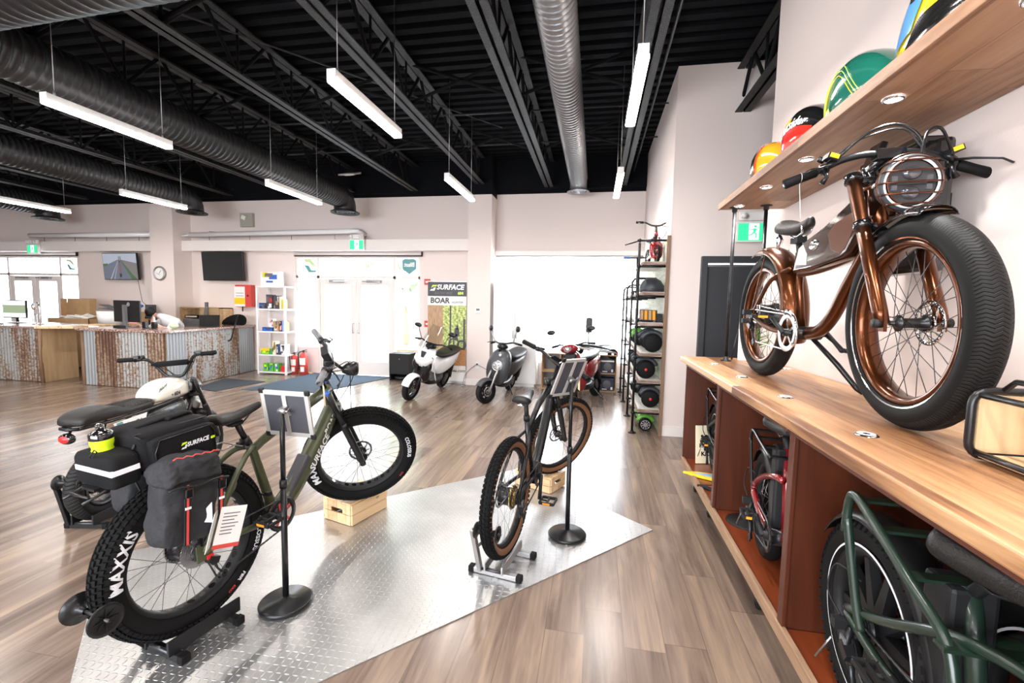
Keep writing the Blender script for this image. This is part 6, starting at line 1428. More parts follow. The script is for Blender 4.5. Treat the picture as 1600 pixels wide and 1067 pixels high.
for dx, dz, w, h in ((.07, .33, .05, .08), (.06, .24, .11, .14), (.05, .13, .07, .12), (.03, .16, .24, .015), (-.0, .06, .03, .16)): b.prism([(cx + dx - w/2, -.007, cz + dz - h/2), (cx + dx + w/2, -.007, cz + dz - h/2), (cx + dx + w/2 * .7, -.007, cz + dz + h/2), (cx + dx - w/2 * .7, -.007, cz + dz + h/2)], (0, -.001, 0), 0)
obj('print', b, ['ban_dark', 'white', 'ban_leaf', 'ban_trunk', 'ban_ground', 'grey', 'lime'], bn_)

# ================================================================ SHELVING UNIT WITH GOODS
t = thing('shelving_unit', 'white metal shelving unit with four tiers of boxes beside the left entrance window', 'shelving', (-7.12, 8.55, 0)); SWd, SD = .66, .34
b = B()
for x in (0, SWd):
    for y in (0, SD): b.bx(x - .018, x + .018, y - .018, y + .018, 0, 1.88)
obj('post', b, 'white', t)
LV = (.03, .40, .90, 1.38, 1.86)
for z in LV: b = B(); b.bx(-.015, SWd + .015, -.015, SD + .015, z, z + .03); obj('shelf_board', b, 'white', t)
def carton(x, y, z, w, d, h, m, lab, art=None, rot=0, grp='goods on the white shelving'):
    b = B(); b.bx(-w/2, w/2, 0, d, 0, h); mats = [m]
    if art:
        r_ = random.Random(int(x * 1000 + z * 77)); 
        for k in range(6): ww = w * (.15 + .3 * r_.random()); hh = h * (.1 + .3 * r_.random()); xx = (r_.random() - .5) * (w - ww); zz = r_.random() * (h - hh); b.bx(xx - ww/2, xx + ww/2, -.0012 - .0002 * k, 0, zz, zz + hh, 1 + k % len(art))
        mats += art
    return tag(obj('boxed_item', b, mats, X=T(x, y, z) @ Rz(rot)), lab, 'box', grp)
X0 = -7.12; Y0 = 8.58
carton(X0 + .30, Y0, 1.891, .46, .12, .30, 'white', 'colourful toy box lying on top of the white shelving unit', ['blue', 'redflat', 'yellow', 'green', 'grey'])
G = [(.10, 1.411, .16, .06, .12, 'boxnavy', 'dark low box at the left of the top tier', ['grey', 'blue']), (.27, 1.411, .15, .12, .30, 'greyp', 'tall dark printed box on the top tier, left of the post', ['grey', 'whitem', 'red']), (.43, 1.411, .13, .12, .28, 'greyp', 'second tall dark printed box on the top tier', ['whitem', 'grey', 'tan']), (.535, 1.411, .05, .1, .26, 'manila', 'thin cream box on the top tier', None), (.60, 1.411, .05, .1, .20, 'yellow', 'thin yellowish box at the right end of the top tier', None),
     (.20, .931, .24, .14, .08, 'blue', 'flat blue box on the second tier', ['greyp']), (.28, 1.012, .10, .1, .18, 'white', 'small white box standing on the blue one', ['grey', 'pink']), (.42, .931, .12, .12, .22, 'tan', 'brown patterned box on the second tier', ['grey', 'whitem', 'greyp']), (.53, .931, .05, .1, .22, 'boxnavy', 'narrow navy box on the second tier', ['pink']), (.59, .931, .05, .1, .22, 'blade_blue', 'narrow pale blue box on the second tier', None), (.64, .931, .03, .1, .20, 'lime', 'slim lime box at the right of the second tier', None),
     (.14, .431, .20, .13, .07, 'green', 'flat green box on the third tier', ['lime']), (.13, .503, .22, .13, .05, 'yellow', 'flat yellow pack lying on the green box', None), (.285, .431, .06, .1, .12, 'green', 'small upright green box on the third tier', ['blue']), (.36, .431, .08, .12, .28, 'manila', 'tall cream box on the third tier', ['greyp', 'gold']), (.455, .431, .09, .12, .22, 'greyp', 'dark box near the post on the third tier', ['whitem', 'blue']), (.58, .431, .14, .12, .22, 'white', 'white printed box at the right of the third tier', ['boxnavy', 'grey']),
     (.14, .061, .11, .12, .17, 'green', 'green box with blue foot, left one on the bottom tier', ['blue', 'lime']), (.27, .061, .11, .12, .17, 'green', 'green box with blue foot, second on the bottom tier', ['lime', 'blue']), (.40, .061, .11, .12, .17, 'green', 'green box with blue foot, third on the bottom tier', ['blue', 'whitem']), (.56, .061, .09, .08, .12, 'red', 'small red tin on the bottom tier', None)]
for x, z, w, d, h, m, lab, art in G: carton(X0 + x, Y0 + (.0 if z != 1.012 else .02), z, w, d, h, m, lab, art)
# ================================================================ WALL THINGS
def screen(name, x, z, w, h, lab, X, on):
    t = thing(name, lab, 'television', X); b = B(); b.bx(-w/2, w/2, -.02, .03, -h/2, h/2); obj('casing', b, 'satin', t, bev=.006)
    b = B(); b.bx(-.12, .12, .03, .12, -.1, .1); obj('wall_bracket', b, 'black', t)
    b = B(); y = -.0205; a, c = w/2 - .012, h/2 - .014
    if not on: b.bx(-a, a, y - .0008, y, -c, c); obj('screen', b, 'screenoff', t)
    else:
        f = lambda pts, mi, o: b.prism([(p[0] * 2 * a - a, y - .0003 * o, p[1] * 2 * c - c) for p in pts], (0, -.0002, 0), mi)
        f([(0, 0), (1, 0), (1, 1), (0, 1)], 0, 0); f([(0, 0), (1, 0), (1, .62), (.56, .76), (.44, .76), (0, .5)], 1, 1)
        f([(.18, 0), (.205, 0), (.455, .72), (.45, .72)], 2, 2); f([(.30, 0), (.315, 0), (.465, .72), (.462, .72)], 2, 2)
        f([(.82, 0), (.97, 0), (.545, .74), (.53, .74)], 3, 2); f([(0, .5), (.12, .52), (.15, .62), (.0, .60)], 3, 2); f([(.97, 0), (1, 0), (1, .6), (.56, .76)], 4, 2)
        f([(.47, .76), (.50, .76), (.50, .9), (.47, .88)], 4, 3); f([(.515, .76), (.55, .76), (.55, .88), (.515, .9)], 4, 3)
        f([(.47, .08), (.53, .08), (.535, .22), (.465, .22)], 5, 4); f([(.46, .24), (.54, .24), (.56, .55), (.53, .66), (.49, .68), (.45, .60)], 6, 5); f([(.485, .66), (.515, .66), (.515, .72), (.485, .72)], 5, 6)
        E = lambda n, c_: P(n, tuple(.25 * q for q in c_), .4, emit=c_, es=.22)
        obj('screen', b, [E('screen_sky', (.62, .68, .80)), E('screen_road', (.22, .25, .33)), E('screen_line', (.8, .82, .85)), E('screen_grass', (.13, .22, .10)), E('screen_verge', (.30, .28, .27)), E('screen_dark', (.05, .05, .07)), E('screen_rider', (.30, .20, .22))], t)
    return t
screen('television', 0, 0, 1.05, .62, 'wall television left of the square column showing a rider on a road', T(-10.98, 8.86, 2.31) @ Rz(-.06) @ Rx(.06), True)
screen('television', 0, 0, 1.09, .64, 'dark switched-off wall television above the desk, right of the column', T(-8.22, 8.86, 2.325) @ Rz(-.04) @ Rx(.06), False)
t = thing('wall_clock', 'round silver wall clock on the square column', 'clock', T(-9.53, 8.535, 2.137)); b = B(); b.lathe([(.0, -.02), (.125, -.02)], ax='Y', n=32); obj('dial', b, 'whitem', t); b = B(); b.lathe([(.125, -.022), (.13, -.04), (.155, -.035), (.16, 0), (.0, 0)], ax='Y', n=32); obj('rim', b, 'alu', t)
b = B(); b.box((.02, -.024, .03), (.008, .002, .09), Euler((0, .6, 0)).to_matrix()); b.box((-.03, -.026, -.015), (.006, .002, .10), Euler((0, -1.1, 0)).to_matrix()); obj('hands', b, 'black', t)
for k in range(12): pass
t = thing('key_cabinet', 'red wall box with a white and yellow notice hanging on it', 'cabinet', (-7.93, 8.86, 1.43)); b = B(); b.bx(.0, .40, .0, .13, 0, .49); obj('box_body', b, 'redflat', t, bev=.004); b = B(); b.lathe([(0, -.006), (.02, -.006), (.022, 0)], (.32, 0, .25), 'Y', 14); obj('lock', b, 'black', t)
b = B(); b.bx(-.02, .25, -.004, -.001, .01, .45); b.bx(-.018, .248, -.005, -.004, .06, .20, 1); b.bx(.02, .22, -.005, -.004, .24, .25, 2); b.bx(.02, .22, -.005, -.004, .30, .31, 2); obj('notice', b, ['paper', 'yellow', 'grey'], t); b = B(); b.tube([(.19, -.01, .01), (.19, -.012, -.10)], .018, 8, flat=.5); obj('key_fob', b, 'black', t)
t = thing('alarm_panel', 'beige control box high on the wall above the glass doors', 'control box', (-7.66, 8.93, 3.2)); b = B(); b.bx(-.16, .16, 0, .07, 0, .30); obj('box_body', b, P('beige_metal', (.38, .36, .30), .5), t, bev=.004); b = B(); b.box((-.05, -.02, .20), (.10, .03, .09), Euler((0, .4, 0)).to_matrix()); obj('speaker', b, 'whitem', t, bev=.006)
for nm, x, z, w, h, lab in (('fire_alarm', -3.45, 2.035, .12, .12, 'square red fire alarm sounder above the banner on the wall'), ('fire_alarm', -3.45, 1.165, .11, .13, 'red manual fire call point beside the banner')):
    t = thing(nm, lab, 'fire alarm', (x, 8.955, z)); b = B(); b.bx(-w/2, w/2, 0, .045, -h/2, h/2); obj('body', b, 'redflat', t, bev=.005); b = B(); b.bx(-w*.25, w*.25, -.002, 0, -h*.15, h*.12); obj('mark', b, 'whitem', t)
t = thing('thermostat', 'small white thermostat on the column beside the grey moped', 'thermostat', (-2.237, 8.515, 1.47)); b = B(); b.bx(-.06, .06, 0, .025, -.05, .06); obj('body', b, 'whitem', t, bev=.004); b = B(); b.bx(-.035, .035, -.001, 0, 0, .04); obj('display', b, 'grey', t)
t = thing('wall_socket', 'wall socket on the column with a grey cable plugged in', 'socket', (-2.24, 8.525, .40)); b = B(); b.bx(-.04, .04, .003, .014, -.06, .06); obj('plate', b, 'whitem', t); b = B(); b.box((0, -.012, .02), (.03, .03, .03)); obj('plug', b, 'black', t)
b = B(); b.tube(smoothp([(-2.24, 8.50, .42), (-2.35, 8.47, .34), (-2.46, 8.44, .20), (-2.50, 8.44, .02)]), .005, 6); tag(obj('power_cable', b, 'grey'), 'thin cable drooping left from the column socket to the banner foot', 'cable')
b = B(); b.tube(smoothp([(-2.23, 8.50, .42), (-2.05, 8.46, .34), (-1.75, 8.40, .22), (-1.55, 8.30, .12)]), .005, 6); tag(obj('power_cable', b, 'grey'), 'thin cable drooping right from the column socket towards the grey moped', 'cable')
# exit signs
def exit_sign(x, y, z, s, lab, yaw=0):
    t = thing('exit_sign', lab, 'exit sign', T(x, y, z) @ Rz(yaw)); b = B(); b.bx(-.17*s, .17*s, 0, .06, -.115*s, .115*s); obj('housing', b, 'whitem', t, bev=.004)
    b = B(); b.bx(-.155*s, .155*s, -.002, 0, -.10*s, .09*s); b.bx(-.045*s, .06*s, -.003, -.002, -.09*s, .085*s, 1)
    def pr(pts): b.prism([(q[0]*s, -.0035, q[1]*s) for q in pts], (0, -.0005, 0), 0)
    b.lathe([(0, -.004), (.014*s, -.004)], (.022*s, 0, .055*s), 'Y', 14, mi=0)
    pr([(-.0, .03), (.025, .038), (.03, .0), (.0, -.005)]); pr([(.028, .03), (.05, .015), (.046, .008), (.025, .018)]); pr([(.0, .03), (-.03, .02), (-.028, .012), (.002, .02)]); pr([(.005, .0), (-.02, -.03), (-.05, -.035), (-.05, -.045), (-.012, -.042), (.02, -.005)]); pr([(.018, .0), (.04, -.03), (.035, -.075), (.025, -.075), (.025, -.035), (.005, -.005)])
    obj('running_figure', b, ['exitgreen', 'exitwhite'], t)
    b = B(); b.bx(-.15*s, .15*s, .0, .06, .12*s, .22*s); hd = obj('emergency_light_bar', b, 'whitem', t, bev=.01)
    for q in (-.11, .11): b = B(); b.tube([(q*s, .02, .16*s), (q*s, -.03, .17*s), (q*s, -.055, .165*s)], [.02*s, .03*s, .034*s], 12); obj('lamp_head', b, 'whitem', hd)
    return t
exit_sign(-4.86, 8.65, 2.765, .95, 'green running-man exit sign on the beam above the central glass doors'); exit_sign(-13.25, 8.65, 2.70, .95, 'green running-man exit sign above the far left doors'); exit_sign(1.77, 5.73, 2.50, 1.05, 'green running-man exit sign above the grey service door')
# long white pipe runs above the beam
for x0, x1, lab in ((-8.9, -4.86, 'white wall duct pipe with a bend above the central doors'), (-13.4, -9.8, 'white wall duct pipe above the far left doors')):
    t = thing('wall_pipe', lab, 'pipe', (0, 8.72, 0)); b = B(); z = 3.02
    if x0 > -9: b.tube([(x0, 0, z - .02), (x1 - .12, 0, z + .03), (x1 - .02, .02, z + .03), (x1, .10, z + .0), (x1, .26, z - .02)], .055, 14); b.cyl((x0 - .22, 0, z - .04), (x0, 0, z - .02), .02, n=8)
    else: b.cyl((x0, 0, z), (x1, 0, z), .055, n=14)
    obj('pipe_run', b, 'white', t)
    for k in range(4): x = x0 + (x1 - x0) * (.12 + .25 * k); b = B(); b.cyl((x, 0, 2.88), (x, 0, z - .05), .006, n=6); b.cyl((x, 0, z + .05), (x, .26, z + .08), .006, n=6); obj('bracket', b, 'grey', t)
# robot/black cabinet, extinguishers, mats
t = thing('black_cupboard', 'low black cupboard with an open slot by the right door window', 'cupboard', (-4.10, 8.55, 0)); b = B(); b.bx(0, .44, .0, .40, .14, .56); b.bx(0, .03, 0, .40, 0, .14); b.bx(.41, .44, 0, .4, 0, .14); b.bx(0, .44, 0, .40, 0, .02); b.bx(0, .44, .36, .4, .02, .14); obj('body', b, 'black', t, bev=.004); b = B(); b.lathe([(0, -.002), (.012, -.002), (.014, 0)], (.22, 0, .45), 'Y', 12); obj('knob', b, 'grey', t)
b = B(); b.lathe([(0, 0), (.15, 0), (.16, .03), (.155, .06), (.05, .065), (0, .065)], n=30); tag(obj('robot_vacuum', b, 'satin', X=T(-3.88, 8.70, .022)), 'dark round device in the slot of the low black cupboard', 'appliance')
b = B(); b.bx(-4.12, -3.64, 8.92, 8.975, .565, .60); tag(obj('sill_board', b, 'pine'), 'pale wooden sill board under the right door window', 'board')
def extinguisher(x, y, r, h, lab, plain=False):
    t = thing('fire_extinguisher', lab, 'fire extinguisher', (x, y, 0)); b = B(); b.lathe([(0, 0), (r, .004), (r, h * .78), (r * .8, h * .86), (r * .35, h * .92), (r * .3, h * .95), (0, h * .95)], n=22); cyl_ = obj('cylinder', b, 'redflat', t)
    b = B(); b.lathe([(r + .001, h * .42), (r + .001, h * .72)], n=22, a0=-2.6, a1=-.6); b.lathe([(r + .0012, h * .12), (r + .0012, h * .34)], n=22, a0=-1.9, a1=-.9); obj('label_sheet', b, 'whitem', cyl_)
    b = B(); b.box((0, 0, h), (.03, .03, .05)); b.box((.03, 0, h * 1.04), (.10, .02, .012), Euler((0, -.3, 0)).to_matrix()); b.box((.03, 0, h * .98), (.10, .02, .012)); obj('valve', b, 'darksteel', t)
    b = B(); b.tube(smoothp([(-.02, 0, h), (-r * 1.3, -.02, h * .9), (-r * 1.25, -.02, h * .5), (-r * 1.1, -.02, h * .2)]), .010, 8); obj('hose', b, 'black', t); return t
extinguisher(-6.20, 8.78, .085, .50, 'red fire extinguisher standing by the entrance wall, right one'); extinguisher(-6.44, 8.80, .075, .44, 'red fire extinguisher, left one behind its neighbour')
def mat_(pts, lab, m):
    b = B(); c = Vector(pts[0]); b.prism([(x, y, .001) for x, y in pts], (0, 0, .008)); return tag(obj('floor_mat', b, m), lab, 'mat')
mat_([(-6.95, 6.78), (-6.40, 6.66), (-6.30, 7.72), (-7.28, 7.80)], 'dark grey carpet mat at the corner of the rusty desk', 'matgrey')
mat_([(-6.10, 6.90), (-4.72, 7.02), (-4.22, 8.93), (-6.05, 8.93)], 'large blue-grey entrance mat in front of the central glass doors', 'mat')
b = B(); b.bx(-6.50, -6.05, 8.86, 8.93, .001, .03); tag(obj('floor_board', b, 'pine'), 'pale wooden strip lying on the floor beside the extinguishers', 'board')

# ================================================================ RECEPTION DESKS
def corrug(b, p0, p1, z0, z1, amp=.009, pitch=.068, mis=None):
    """corrugated sheet between two floor points"""
    p0 = Vector((*p0, 0)); p1 = Vector((*p1, 0)); L = (p1 - p0).length; d = (p1 - p0) / L; n = Vector((d.y, -d.x, 0)); N = int(L / pitch * 6); k0 = len(b.v); vs = []; fs = []; ms = []
    for i in range(N + 1):
        q = p0 + d * (L * i / N) + n * (amp * sin(2 * pi * L * i / N / pitch) + amp); vs += [(q.x, q.y, z0), (q.x, q.y, z1)]
    for i in range(N):
        u = i / N; mi = 0
        for a, m in (mis or []):
            if u >= a: mi = m
        b.f.append([k0 + 2*i, k0 + 2*i + 2, k0 + 2*i + 3, k0 + 2*i + 1]); b.m.append(mi); b.s.append(True)
    b.v += vs
# right desk: front face then a wing going back to the wall
t = thing('reception_desk', 'large corner reception desk clad in rusty corrugated iron with a speckled stone top', 'desk')
b = B(); corrug(b, (-9.0, 6.56), (-7.30, 6.56), .01, .985, mis=[(0, 2), (.14, 0), (.40, 1), (.78, 0)]); corrug(b, (-7.285, 6.57), (-7.55, 8.92), .01, .985, mis=[(0, 2), (.18, 1), (.50, 1), (.78, 2)]); obj('corrugated_cladding', b, ['rust1', 'rust2', 'rust3'], t)
b = B(); b.bx(-9.0, -7.32, 6.60, 6.66, 0, .985); b.prism([(-7.32, 6.58, 0), (-7.38, 6.58, 0), (-7.62, 8.9, 0), (-7.57, 8.9, 0)], (0, 0, .985)); b.bx(-9.0, -8.95, 6.66, 7.1, 0, .985); obj('carcass', b, 'pine', t)
b = B(); b.prism([(-9.10, 6.48, 0), (-7.22, 6.48, 0), (-7.18, 6.55, 0), (-7.42, 8.55, 0), (-7.50, 8.95, 0), (-8.02, 8.95, 0), (-7.90, 7.20, 0), (-9.10, 7.20, 0)], (0, 0, .045)); o = obj('desk_top', b, 'granite', t, T(0, 0, .99), bev=.01)
b = B(); b.tube([(-9.02, 6.55, .0), (-9.04, 6.55, .3), (-9.01, 6.54, .6), (-9.03, 6.55, .98)], [.035, .03, .032, .03], 8); obj('live_edge_post', b, 'pillarw', t)
# left desk
t = thing('reception_desk', 'left reception desk with worn corrugated front and a pale pine end panel', 'desk')
b = B(); corrug(b, (-12.6, 6.55), (-9.97, 6.55), .01, .985, mis=[(0, 1), (.3, 2), (.75, 0)]); obj('corrugated_cladding', b, ['rust2', 'rust3', 'rust2'], t)
b = B(); b.prism([(-9.93, 6.53, 0), (-10.06, 7.2, 0), (-10.10, 7.2, 0), (-9.97, 6.53, 0)], (0, 0, .985)); obj('end_panel', b, 'ply', t)
b = B(); b.bx(-12.6, -10.0, 6.60, 6.65, 0, .985); b.tube([(-9.94, 6.52, .0), (-9.96, 6.52, .5), (-9.94, 6.52, .98)], .03, 8); obj('carcass', b, 'pillarw', t)
b = B(); b.prism([(-12.7, 6.47, 0), (-10.0, 6.47, 0), (-9.98, 6.7, 0), (-10.1, 7.6, 0), (-12.7, 7.6, 0)], (0, 0, .045)); obj('desk_top', b, 'granite', t, T(0, 0, .99), bev=.01)
b = B(); b.prism([(-9.98, 6.46, 0), (-9.50, 6.75, 0), (-9.62, 7.62, 0), (-10.1, 7.62, 0)], (0, 0, .045)); obj('pine_top', b, 'pine', t, T(0, 0, .992), bev=.006)
# back counter between the desks with a cardboard front
t = thing('back_counter', 'dark-topped back counter with plain cardboard-brown front between the two desks', 'counter', (-12.1, 8.0, 0)); b = B(); b.bx(0, 2.8, 0, .55, .04, .93); obj('body', b, 'tan', t); b = B(); b.bx(-.05, 2.9, -.06, .6, .93, .985); obj('top_board', b, 'pillarw', t, bev=.01); b = B(); b.bx(1.4, 2.8, -.02, .0, .0, .05); obj('blue_kick_strip', b, 'blue', t)
# cardboard mailer with open lid, papers
t = thing('open_carton', 'open cardboard mailer with a raised lid and crumpled paper on the back counter', 'box', (-11.95, 8.0, .986)); b = B(); b.bx(0, 1.12, .0, .012, 0, .12); b.bx(0, 1.12, .40, .412, 0, .12); b.bx(0, .012, 0, .41, 0, .12); b.bx(1.108, 1.12, 0, .41, 0, .12); b.bx(0, 1.12, 0, .41, 0, .008); obj('tray', b, 'tan', t); b = B(); b.box((.36, .42, .33), (.80, .012, .46), Euler((-.1, 0, 0)).to_matrix()); b.box((-.04, .36, .33), (.012, .12, .44)); b.box((.76, .36, .33), (.012, .12, .44)); obj('raised_lid', b, 'tan', t)
b = B(); r_ = random.Random(3)
for k in range(9): b.box((.25 + .07 * k, .15 + .1 * r_.random(), .13 + .03 * r_.random()), (.22, .16, .02), Euler((r_.random() - .5, r_.random() - .5, r_.random())).to_matrix())
tag(obj('crumpled_paper', b, 'paper', X=T(-11.95, 8.0, .986)), 'crumpled white packing paper in the open cardboard mailer', 'paper', kind='stuff')
t = thing('paper_bin', 'grey bin with folders sticking out behind the dark monitor', 'bin', (-10.35, 8.1, .986)); b = B(); b.lathe([(0, 0), (.22, 0), (.25, .30), (.235, .30), (.21, .01)], n=24); obj('bin_body', b, 'whitem', t); b = B(); b.box((.1, 0, .36), (.6, .2, .015), Euler((0, .25, 0)).to_matrix()); b.box((.05, .05, .33), (.5, .25, .015), Euler((0, .1, .3)).to_matrix()); obj('folders', b, 'grey', t)
t = thing('papercard', 'small pink card box on the back counter beside the dark monitor', 'box', (-9.85, 8.05, .986)); b = B(); b.bx(0, .28, 0, .2, 0, .30); obj('carton', b, 'tan', t); b = B(); b.bx(.02, .22, -.003, 0, .05, .26); obj('label_sheet', b, 'pink', t)
# monitors
def monitor(name, X, w, h, lab, m, back=False, scr=None):
    t = thing(name, lab, 'monitor', X); b = B(); b.bx(-w/2, w/2, 0, .035, .10, .10 + h); obj('casing', b, m, t, bev=.008)
    if back:
        b = B(); b.bx(-.03, .03, -.05, 0, .02, .10 + h * .8); b.bx(-.14, .14, -.10, .10, 0, .012); obj('stand', b, 'grey', t); b = B(); b.lathe([(.028, -.002), (.034, -.002)], (.0 + .06, 0, .10 + h * .82), 'Y', 24); b.text('DELL', .018, lambda u, v: (.06 + u, -.003, .10 + h * .82 + v), 0, bold=.001); obj('logo', b, 'reflect', t)
    else:
        b = B(); b.bx(-w/2 + .015, w/2 - .015, -.001, 0, .12, .10 + h * .28, 1); b.bx(-w/2 + .015, w/2 - .015, -.001, 0, .10 + h * .28, .10 + h * .72, 0); b.bx(-w/2 + .015, w/2 - .015, -.001, 0, .10 + h * .72, .085 + h, 1); obj('screen', b, scr, t); b = B(); b.bx(-.02, .02, .035, .06, .02, .3); b.bx(-.12, .12, -.05, .12, 0, .012); obj('stand', b, 'black', t)
monitor('computer_monitor', T(-8.52, 6.93, 1.036) @ Rz(-.10), .66, .40, 'large black monitor seen from behind on the rusty reception desk', 'satin', True)
monitor('computer_monitor', T(-11.35, 7.05, 1.036) @ Rz(.1), .52, .36, 'pale monitor with a green and white picture on the left desk', 'satin', scr=[P('screen_green', (.12, .16, .10), .3, emit=(.25, .3, .2), es=.5), P('screen_white', (.7, .75, .8), .3, emit=(.7, .75, .8), es=.6)])
t = thing('desk_lamp_arm', 'chrome curved stand with small bright fittings on the left desk', 'stand', (-10.62, 6.95, 1.036)); b = B(); b.lathe([(0, 0), (.09, 0), (.09, .015), (0, .02)], n=20); b.tube(smoothp([(.03, 0, .01), (.06, 0, .2), (.05, 0, .36), (0, 0, .42), (-.08, 0, .40)]), .012, 8); obj('arm', b, 'chrome', t); b = B(); b.ball((-.08, 0, .34), (.04, .04, .07), 12, 8); obj('head', b, 'chrome', t)
t = thing('card_holder', 'small red and white card holder under the pale monitor', 'holder', (-11.5, 6.72, 1.036)); b = B(); b.bx(-.07, .07, -.03, .03, 0, .12); obj('holder_body', b, 'pink', t); b = B(); b.bx(-.06, .06, -.034, -.03, .04, .16); obj('cards', b, 'whitem', t)
b = B(); b.bx(-.25, .25, -.08, .08, 0, .02); tag(obj('keyboard', b, 'black', X=T(-11.3, 6.62, 1.036)), 'black keyboard on the left desk', 'keyboard')
b = B(); b.box((0, 0, .004), (.30, .40, .006)); b.box((.05, .0, .009), (.28, .36, .004), Euler((0, 0, .3)).to_matrix()); tag(obj('paper_sheets', b, ['paper'], X=T(-9.85, 6.95, 1.036)), 'white papers lying on the pine corner of the left desk', 'paper')
# laptop, bag, cubby, speakers, chair
t = thing('laptop', 'open dark laptop on the stone top of the rusty desk', 'laptop', T(-7.66, 7.85, 1.036) @ Rz(.9)); b = B(); b.box((0, .0, .01), (.34, .24, .016)); obj('base', b, 'satin', t, bev=.003); b = B(); b.box((0, -.14, .13), (.34, .012, .23), Euler((.35, 0, 0)).to_matrix()); obj('lid', b, 'screenoff', t, bev=.003)
t = thing('laptop_bag', 'black shoulder bag lying on the desk with its strap hanging down', 'bag', (-7.68, 8.50, 1.036)); b = B(); secs = [[(x + .0, y * w, z * h + h) for y, z in [(cos(a) * (1 if abs(cos(a)) < .9 else .95), sin(a)) for a in [2 * pi * k / 18 for k in range(18)]]] for x, w, h in ((-.25, .02, .02), (-.20, .12, .06), (0, .16, .12), (.18, .16, .125), (.24, .13, .11), (.26, .08, .08))]; b.loft(secs); obj('bag_body', b, 'fabric', t, sub=1)
b = B(); b.tube(smoothp([(.22, -.1, .22), (.32, -.25, .16), (.36, -.40, -.10), (.30, -.42, -.28), (.14, -.42, -.26), (.12, -.38, .0), (.10, -.25, .03)]), .014, 8, flat=.5); obj('strap', b, 'black', t)
t = thing('pigeonhole_shelf', 'pine pigeonhole shelf with black trays standing behind the desk', 'shelf', (-9.12, 8.60, .0)); b = B(); b.bx(0, 1.02, .36, .372, .62, 1.40)
for x in (0, .50, 1.0): b.bx(x, x + .02, 0, .36, .62, 1.40)
for z in (.62, .98, 1.38): b.bx(0, 1.02, 0, .36, z, z + .02)
obj('carcass', b, 'pine', t); b = B(); b.bx(.52, 1.0, -.002, .012, 1.0, 1.38); obj('pine_panel', b, 'pine', t)
b = B(); b.bx(.2, .8, .05, .35, 0, .62); obj('pedestal', b, 'tan', t)
for k, nm in enumerate(('lowest', 'middle', 'top')):
    b = B(); b.bx(0, .32, 0, .26, 0, .012); b.bx(0, .32, .25, .26, 0, .05); b.bx(0, .01, 0, .26, 0, .05); b.bx(.31, .32, 0, .26, 0, .05); b.bx(.02, .30, -.002, .24, .013, .03, 1); tag(obj('letter_tray', b, ['black', 'paper'], X=T(-9.02, 8.62, 1.002 + k * .085)), '%s of the black letter trays in the pine pigeonhole shelf' % nm, 'tray', 'letter trays')
t = thing('cable_bundle', 'bunch of pale cables hanging in front of the pine shelf', 'cables', (-8.35, 8.50, 0)); b = B()
for k in range(5): b.tube(smoothp([(0, 0, 1.46), (-.03 + .015 * k, -.01, 1.35), (-.05 + .02 * k, -.01, 1.2), (-.02, 0, 1.10)]), .006, 6)
b.box((0, .02, 1.47), (.05, .05, .10)); b.cyl((0, .05, .986), (0, .05, 1.5), .008, n=6); obj('cables', b, 'grey', t)
for x, lab in ((-8.06, 'left black desktop speaker beside the seated person'), (-7.86, 'right black desktop speaker in front of the seated person')): t = thing('desktop_speaker', lab, 'speaker', (x, 6.85, 1.036)); b = B(); b.bx(-.035, .035, 0, .07, 0, .12); obj('cabinet', b, 'satin', t, bev=.006); b = B(); b.lathe([(0, -.002), (.022, -.002), (.026, 0)], (0, .07, .07), 'Y', 16); obj('driver', b, 'grey', t)
t = thing('office_chair', 'black mesh office chair behind the rusty desk', 'chair', (-8.45, 8.0, 0)); b = B(); b.lathe([(0, .45), (.24, .45), (.25, .50), (0, .52)], n=20); obj('seat', b, 'fabric', t); b = B(); b.loft([[(-.22 * w, y, z), (.22 * w, y, z), (.22 * w, y + .04, z), (-.22 * w, y + .04, z)] for w, y, z in ((.8, .2, .60), (1, .24, .80), (1, .22, 1.10), (.9, .20, 1.16))]); obj('backrest', b, 'grey', t, bev=.01); b = B(); b.cyl((0, 0, .08), (0, 0, .45), .025, n=10); b.tube([(0, .1, .47), (0, .26, .5), (0, .27, .65)], .015, 8); obj('column', b, 'satin', t)
for k in range(5): a = 2 * pi * k / 5; b = B(); b.tube([(0, 0, .09), (.28 * cos(a), .28 * sin(a), .07)], .016, 8); b.ball((.28 * cos(a), .28 * sin(a), .03), .03, 10, 6); obj('leg', b, 'satin', t)
b = B(); b.ball((0, 0, .05), (.09, .06, .05), 14, 8); tag(obj('snack_bag', b, P('pale_green_wrap', (.55, .68, .45), .5, bump=.5), X=T(-7.62, 7.05, 1.036)), 'small pale green bag on the desk near the chair', 'bag')
b = B(); b.box((0, 0, .03), (.16, .10, .05)); tag(obj('card_terminal', b, 'black', X=T(-8.30, 6.62, 1.037), bev=.008), 'little black card terminal under the big monitor', 'terminal')
b = B(); b.box((0, 0, .02), (.12, .08, .03)); tag(obj('note_cube', b, 'whitem', X=T(-8.86, 6.62, 1.037)), 'small white box at the left foot of the big monitor', 'box')
b = B(); b.bx(-.5, .5, -.002, .002, -.003, .003); b2 = B(); b2.tube([(-10.5, 8.84, 2.02), (-10.0, 8.5, 1.50), (-9.62, 8.25, 1.445)], .006, 5); tag(obj('tv_cable', b2, 'grey'), 'thin cable hanging diagonally from the lit television', 'cable')
t = thing('wall_phone_box', 'small dark box with a blue item behind the seated person', 'box', (-9.70, 8.30, 1.38)); b = B(); b.bx(0, .18, 0, .1, -.45, .06); obj('box_body', b, 'greyp', t); b = B(); b.ball((-.15, 0, .03), (.10, .05, .04), 12, 8); obj('blue_item', b, 'blue', t)
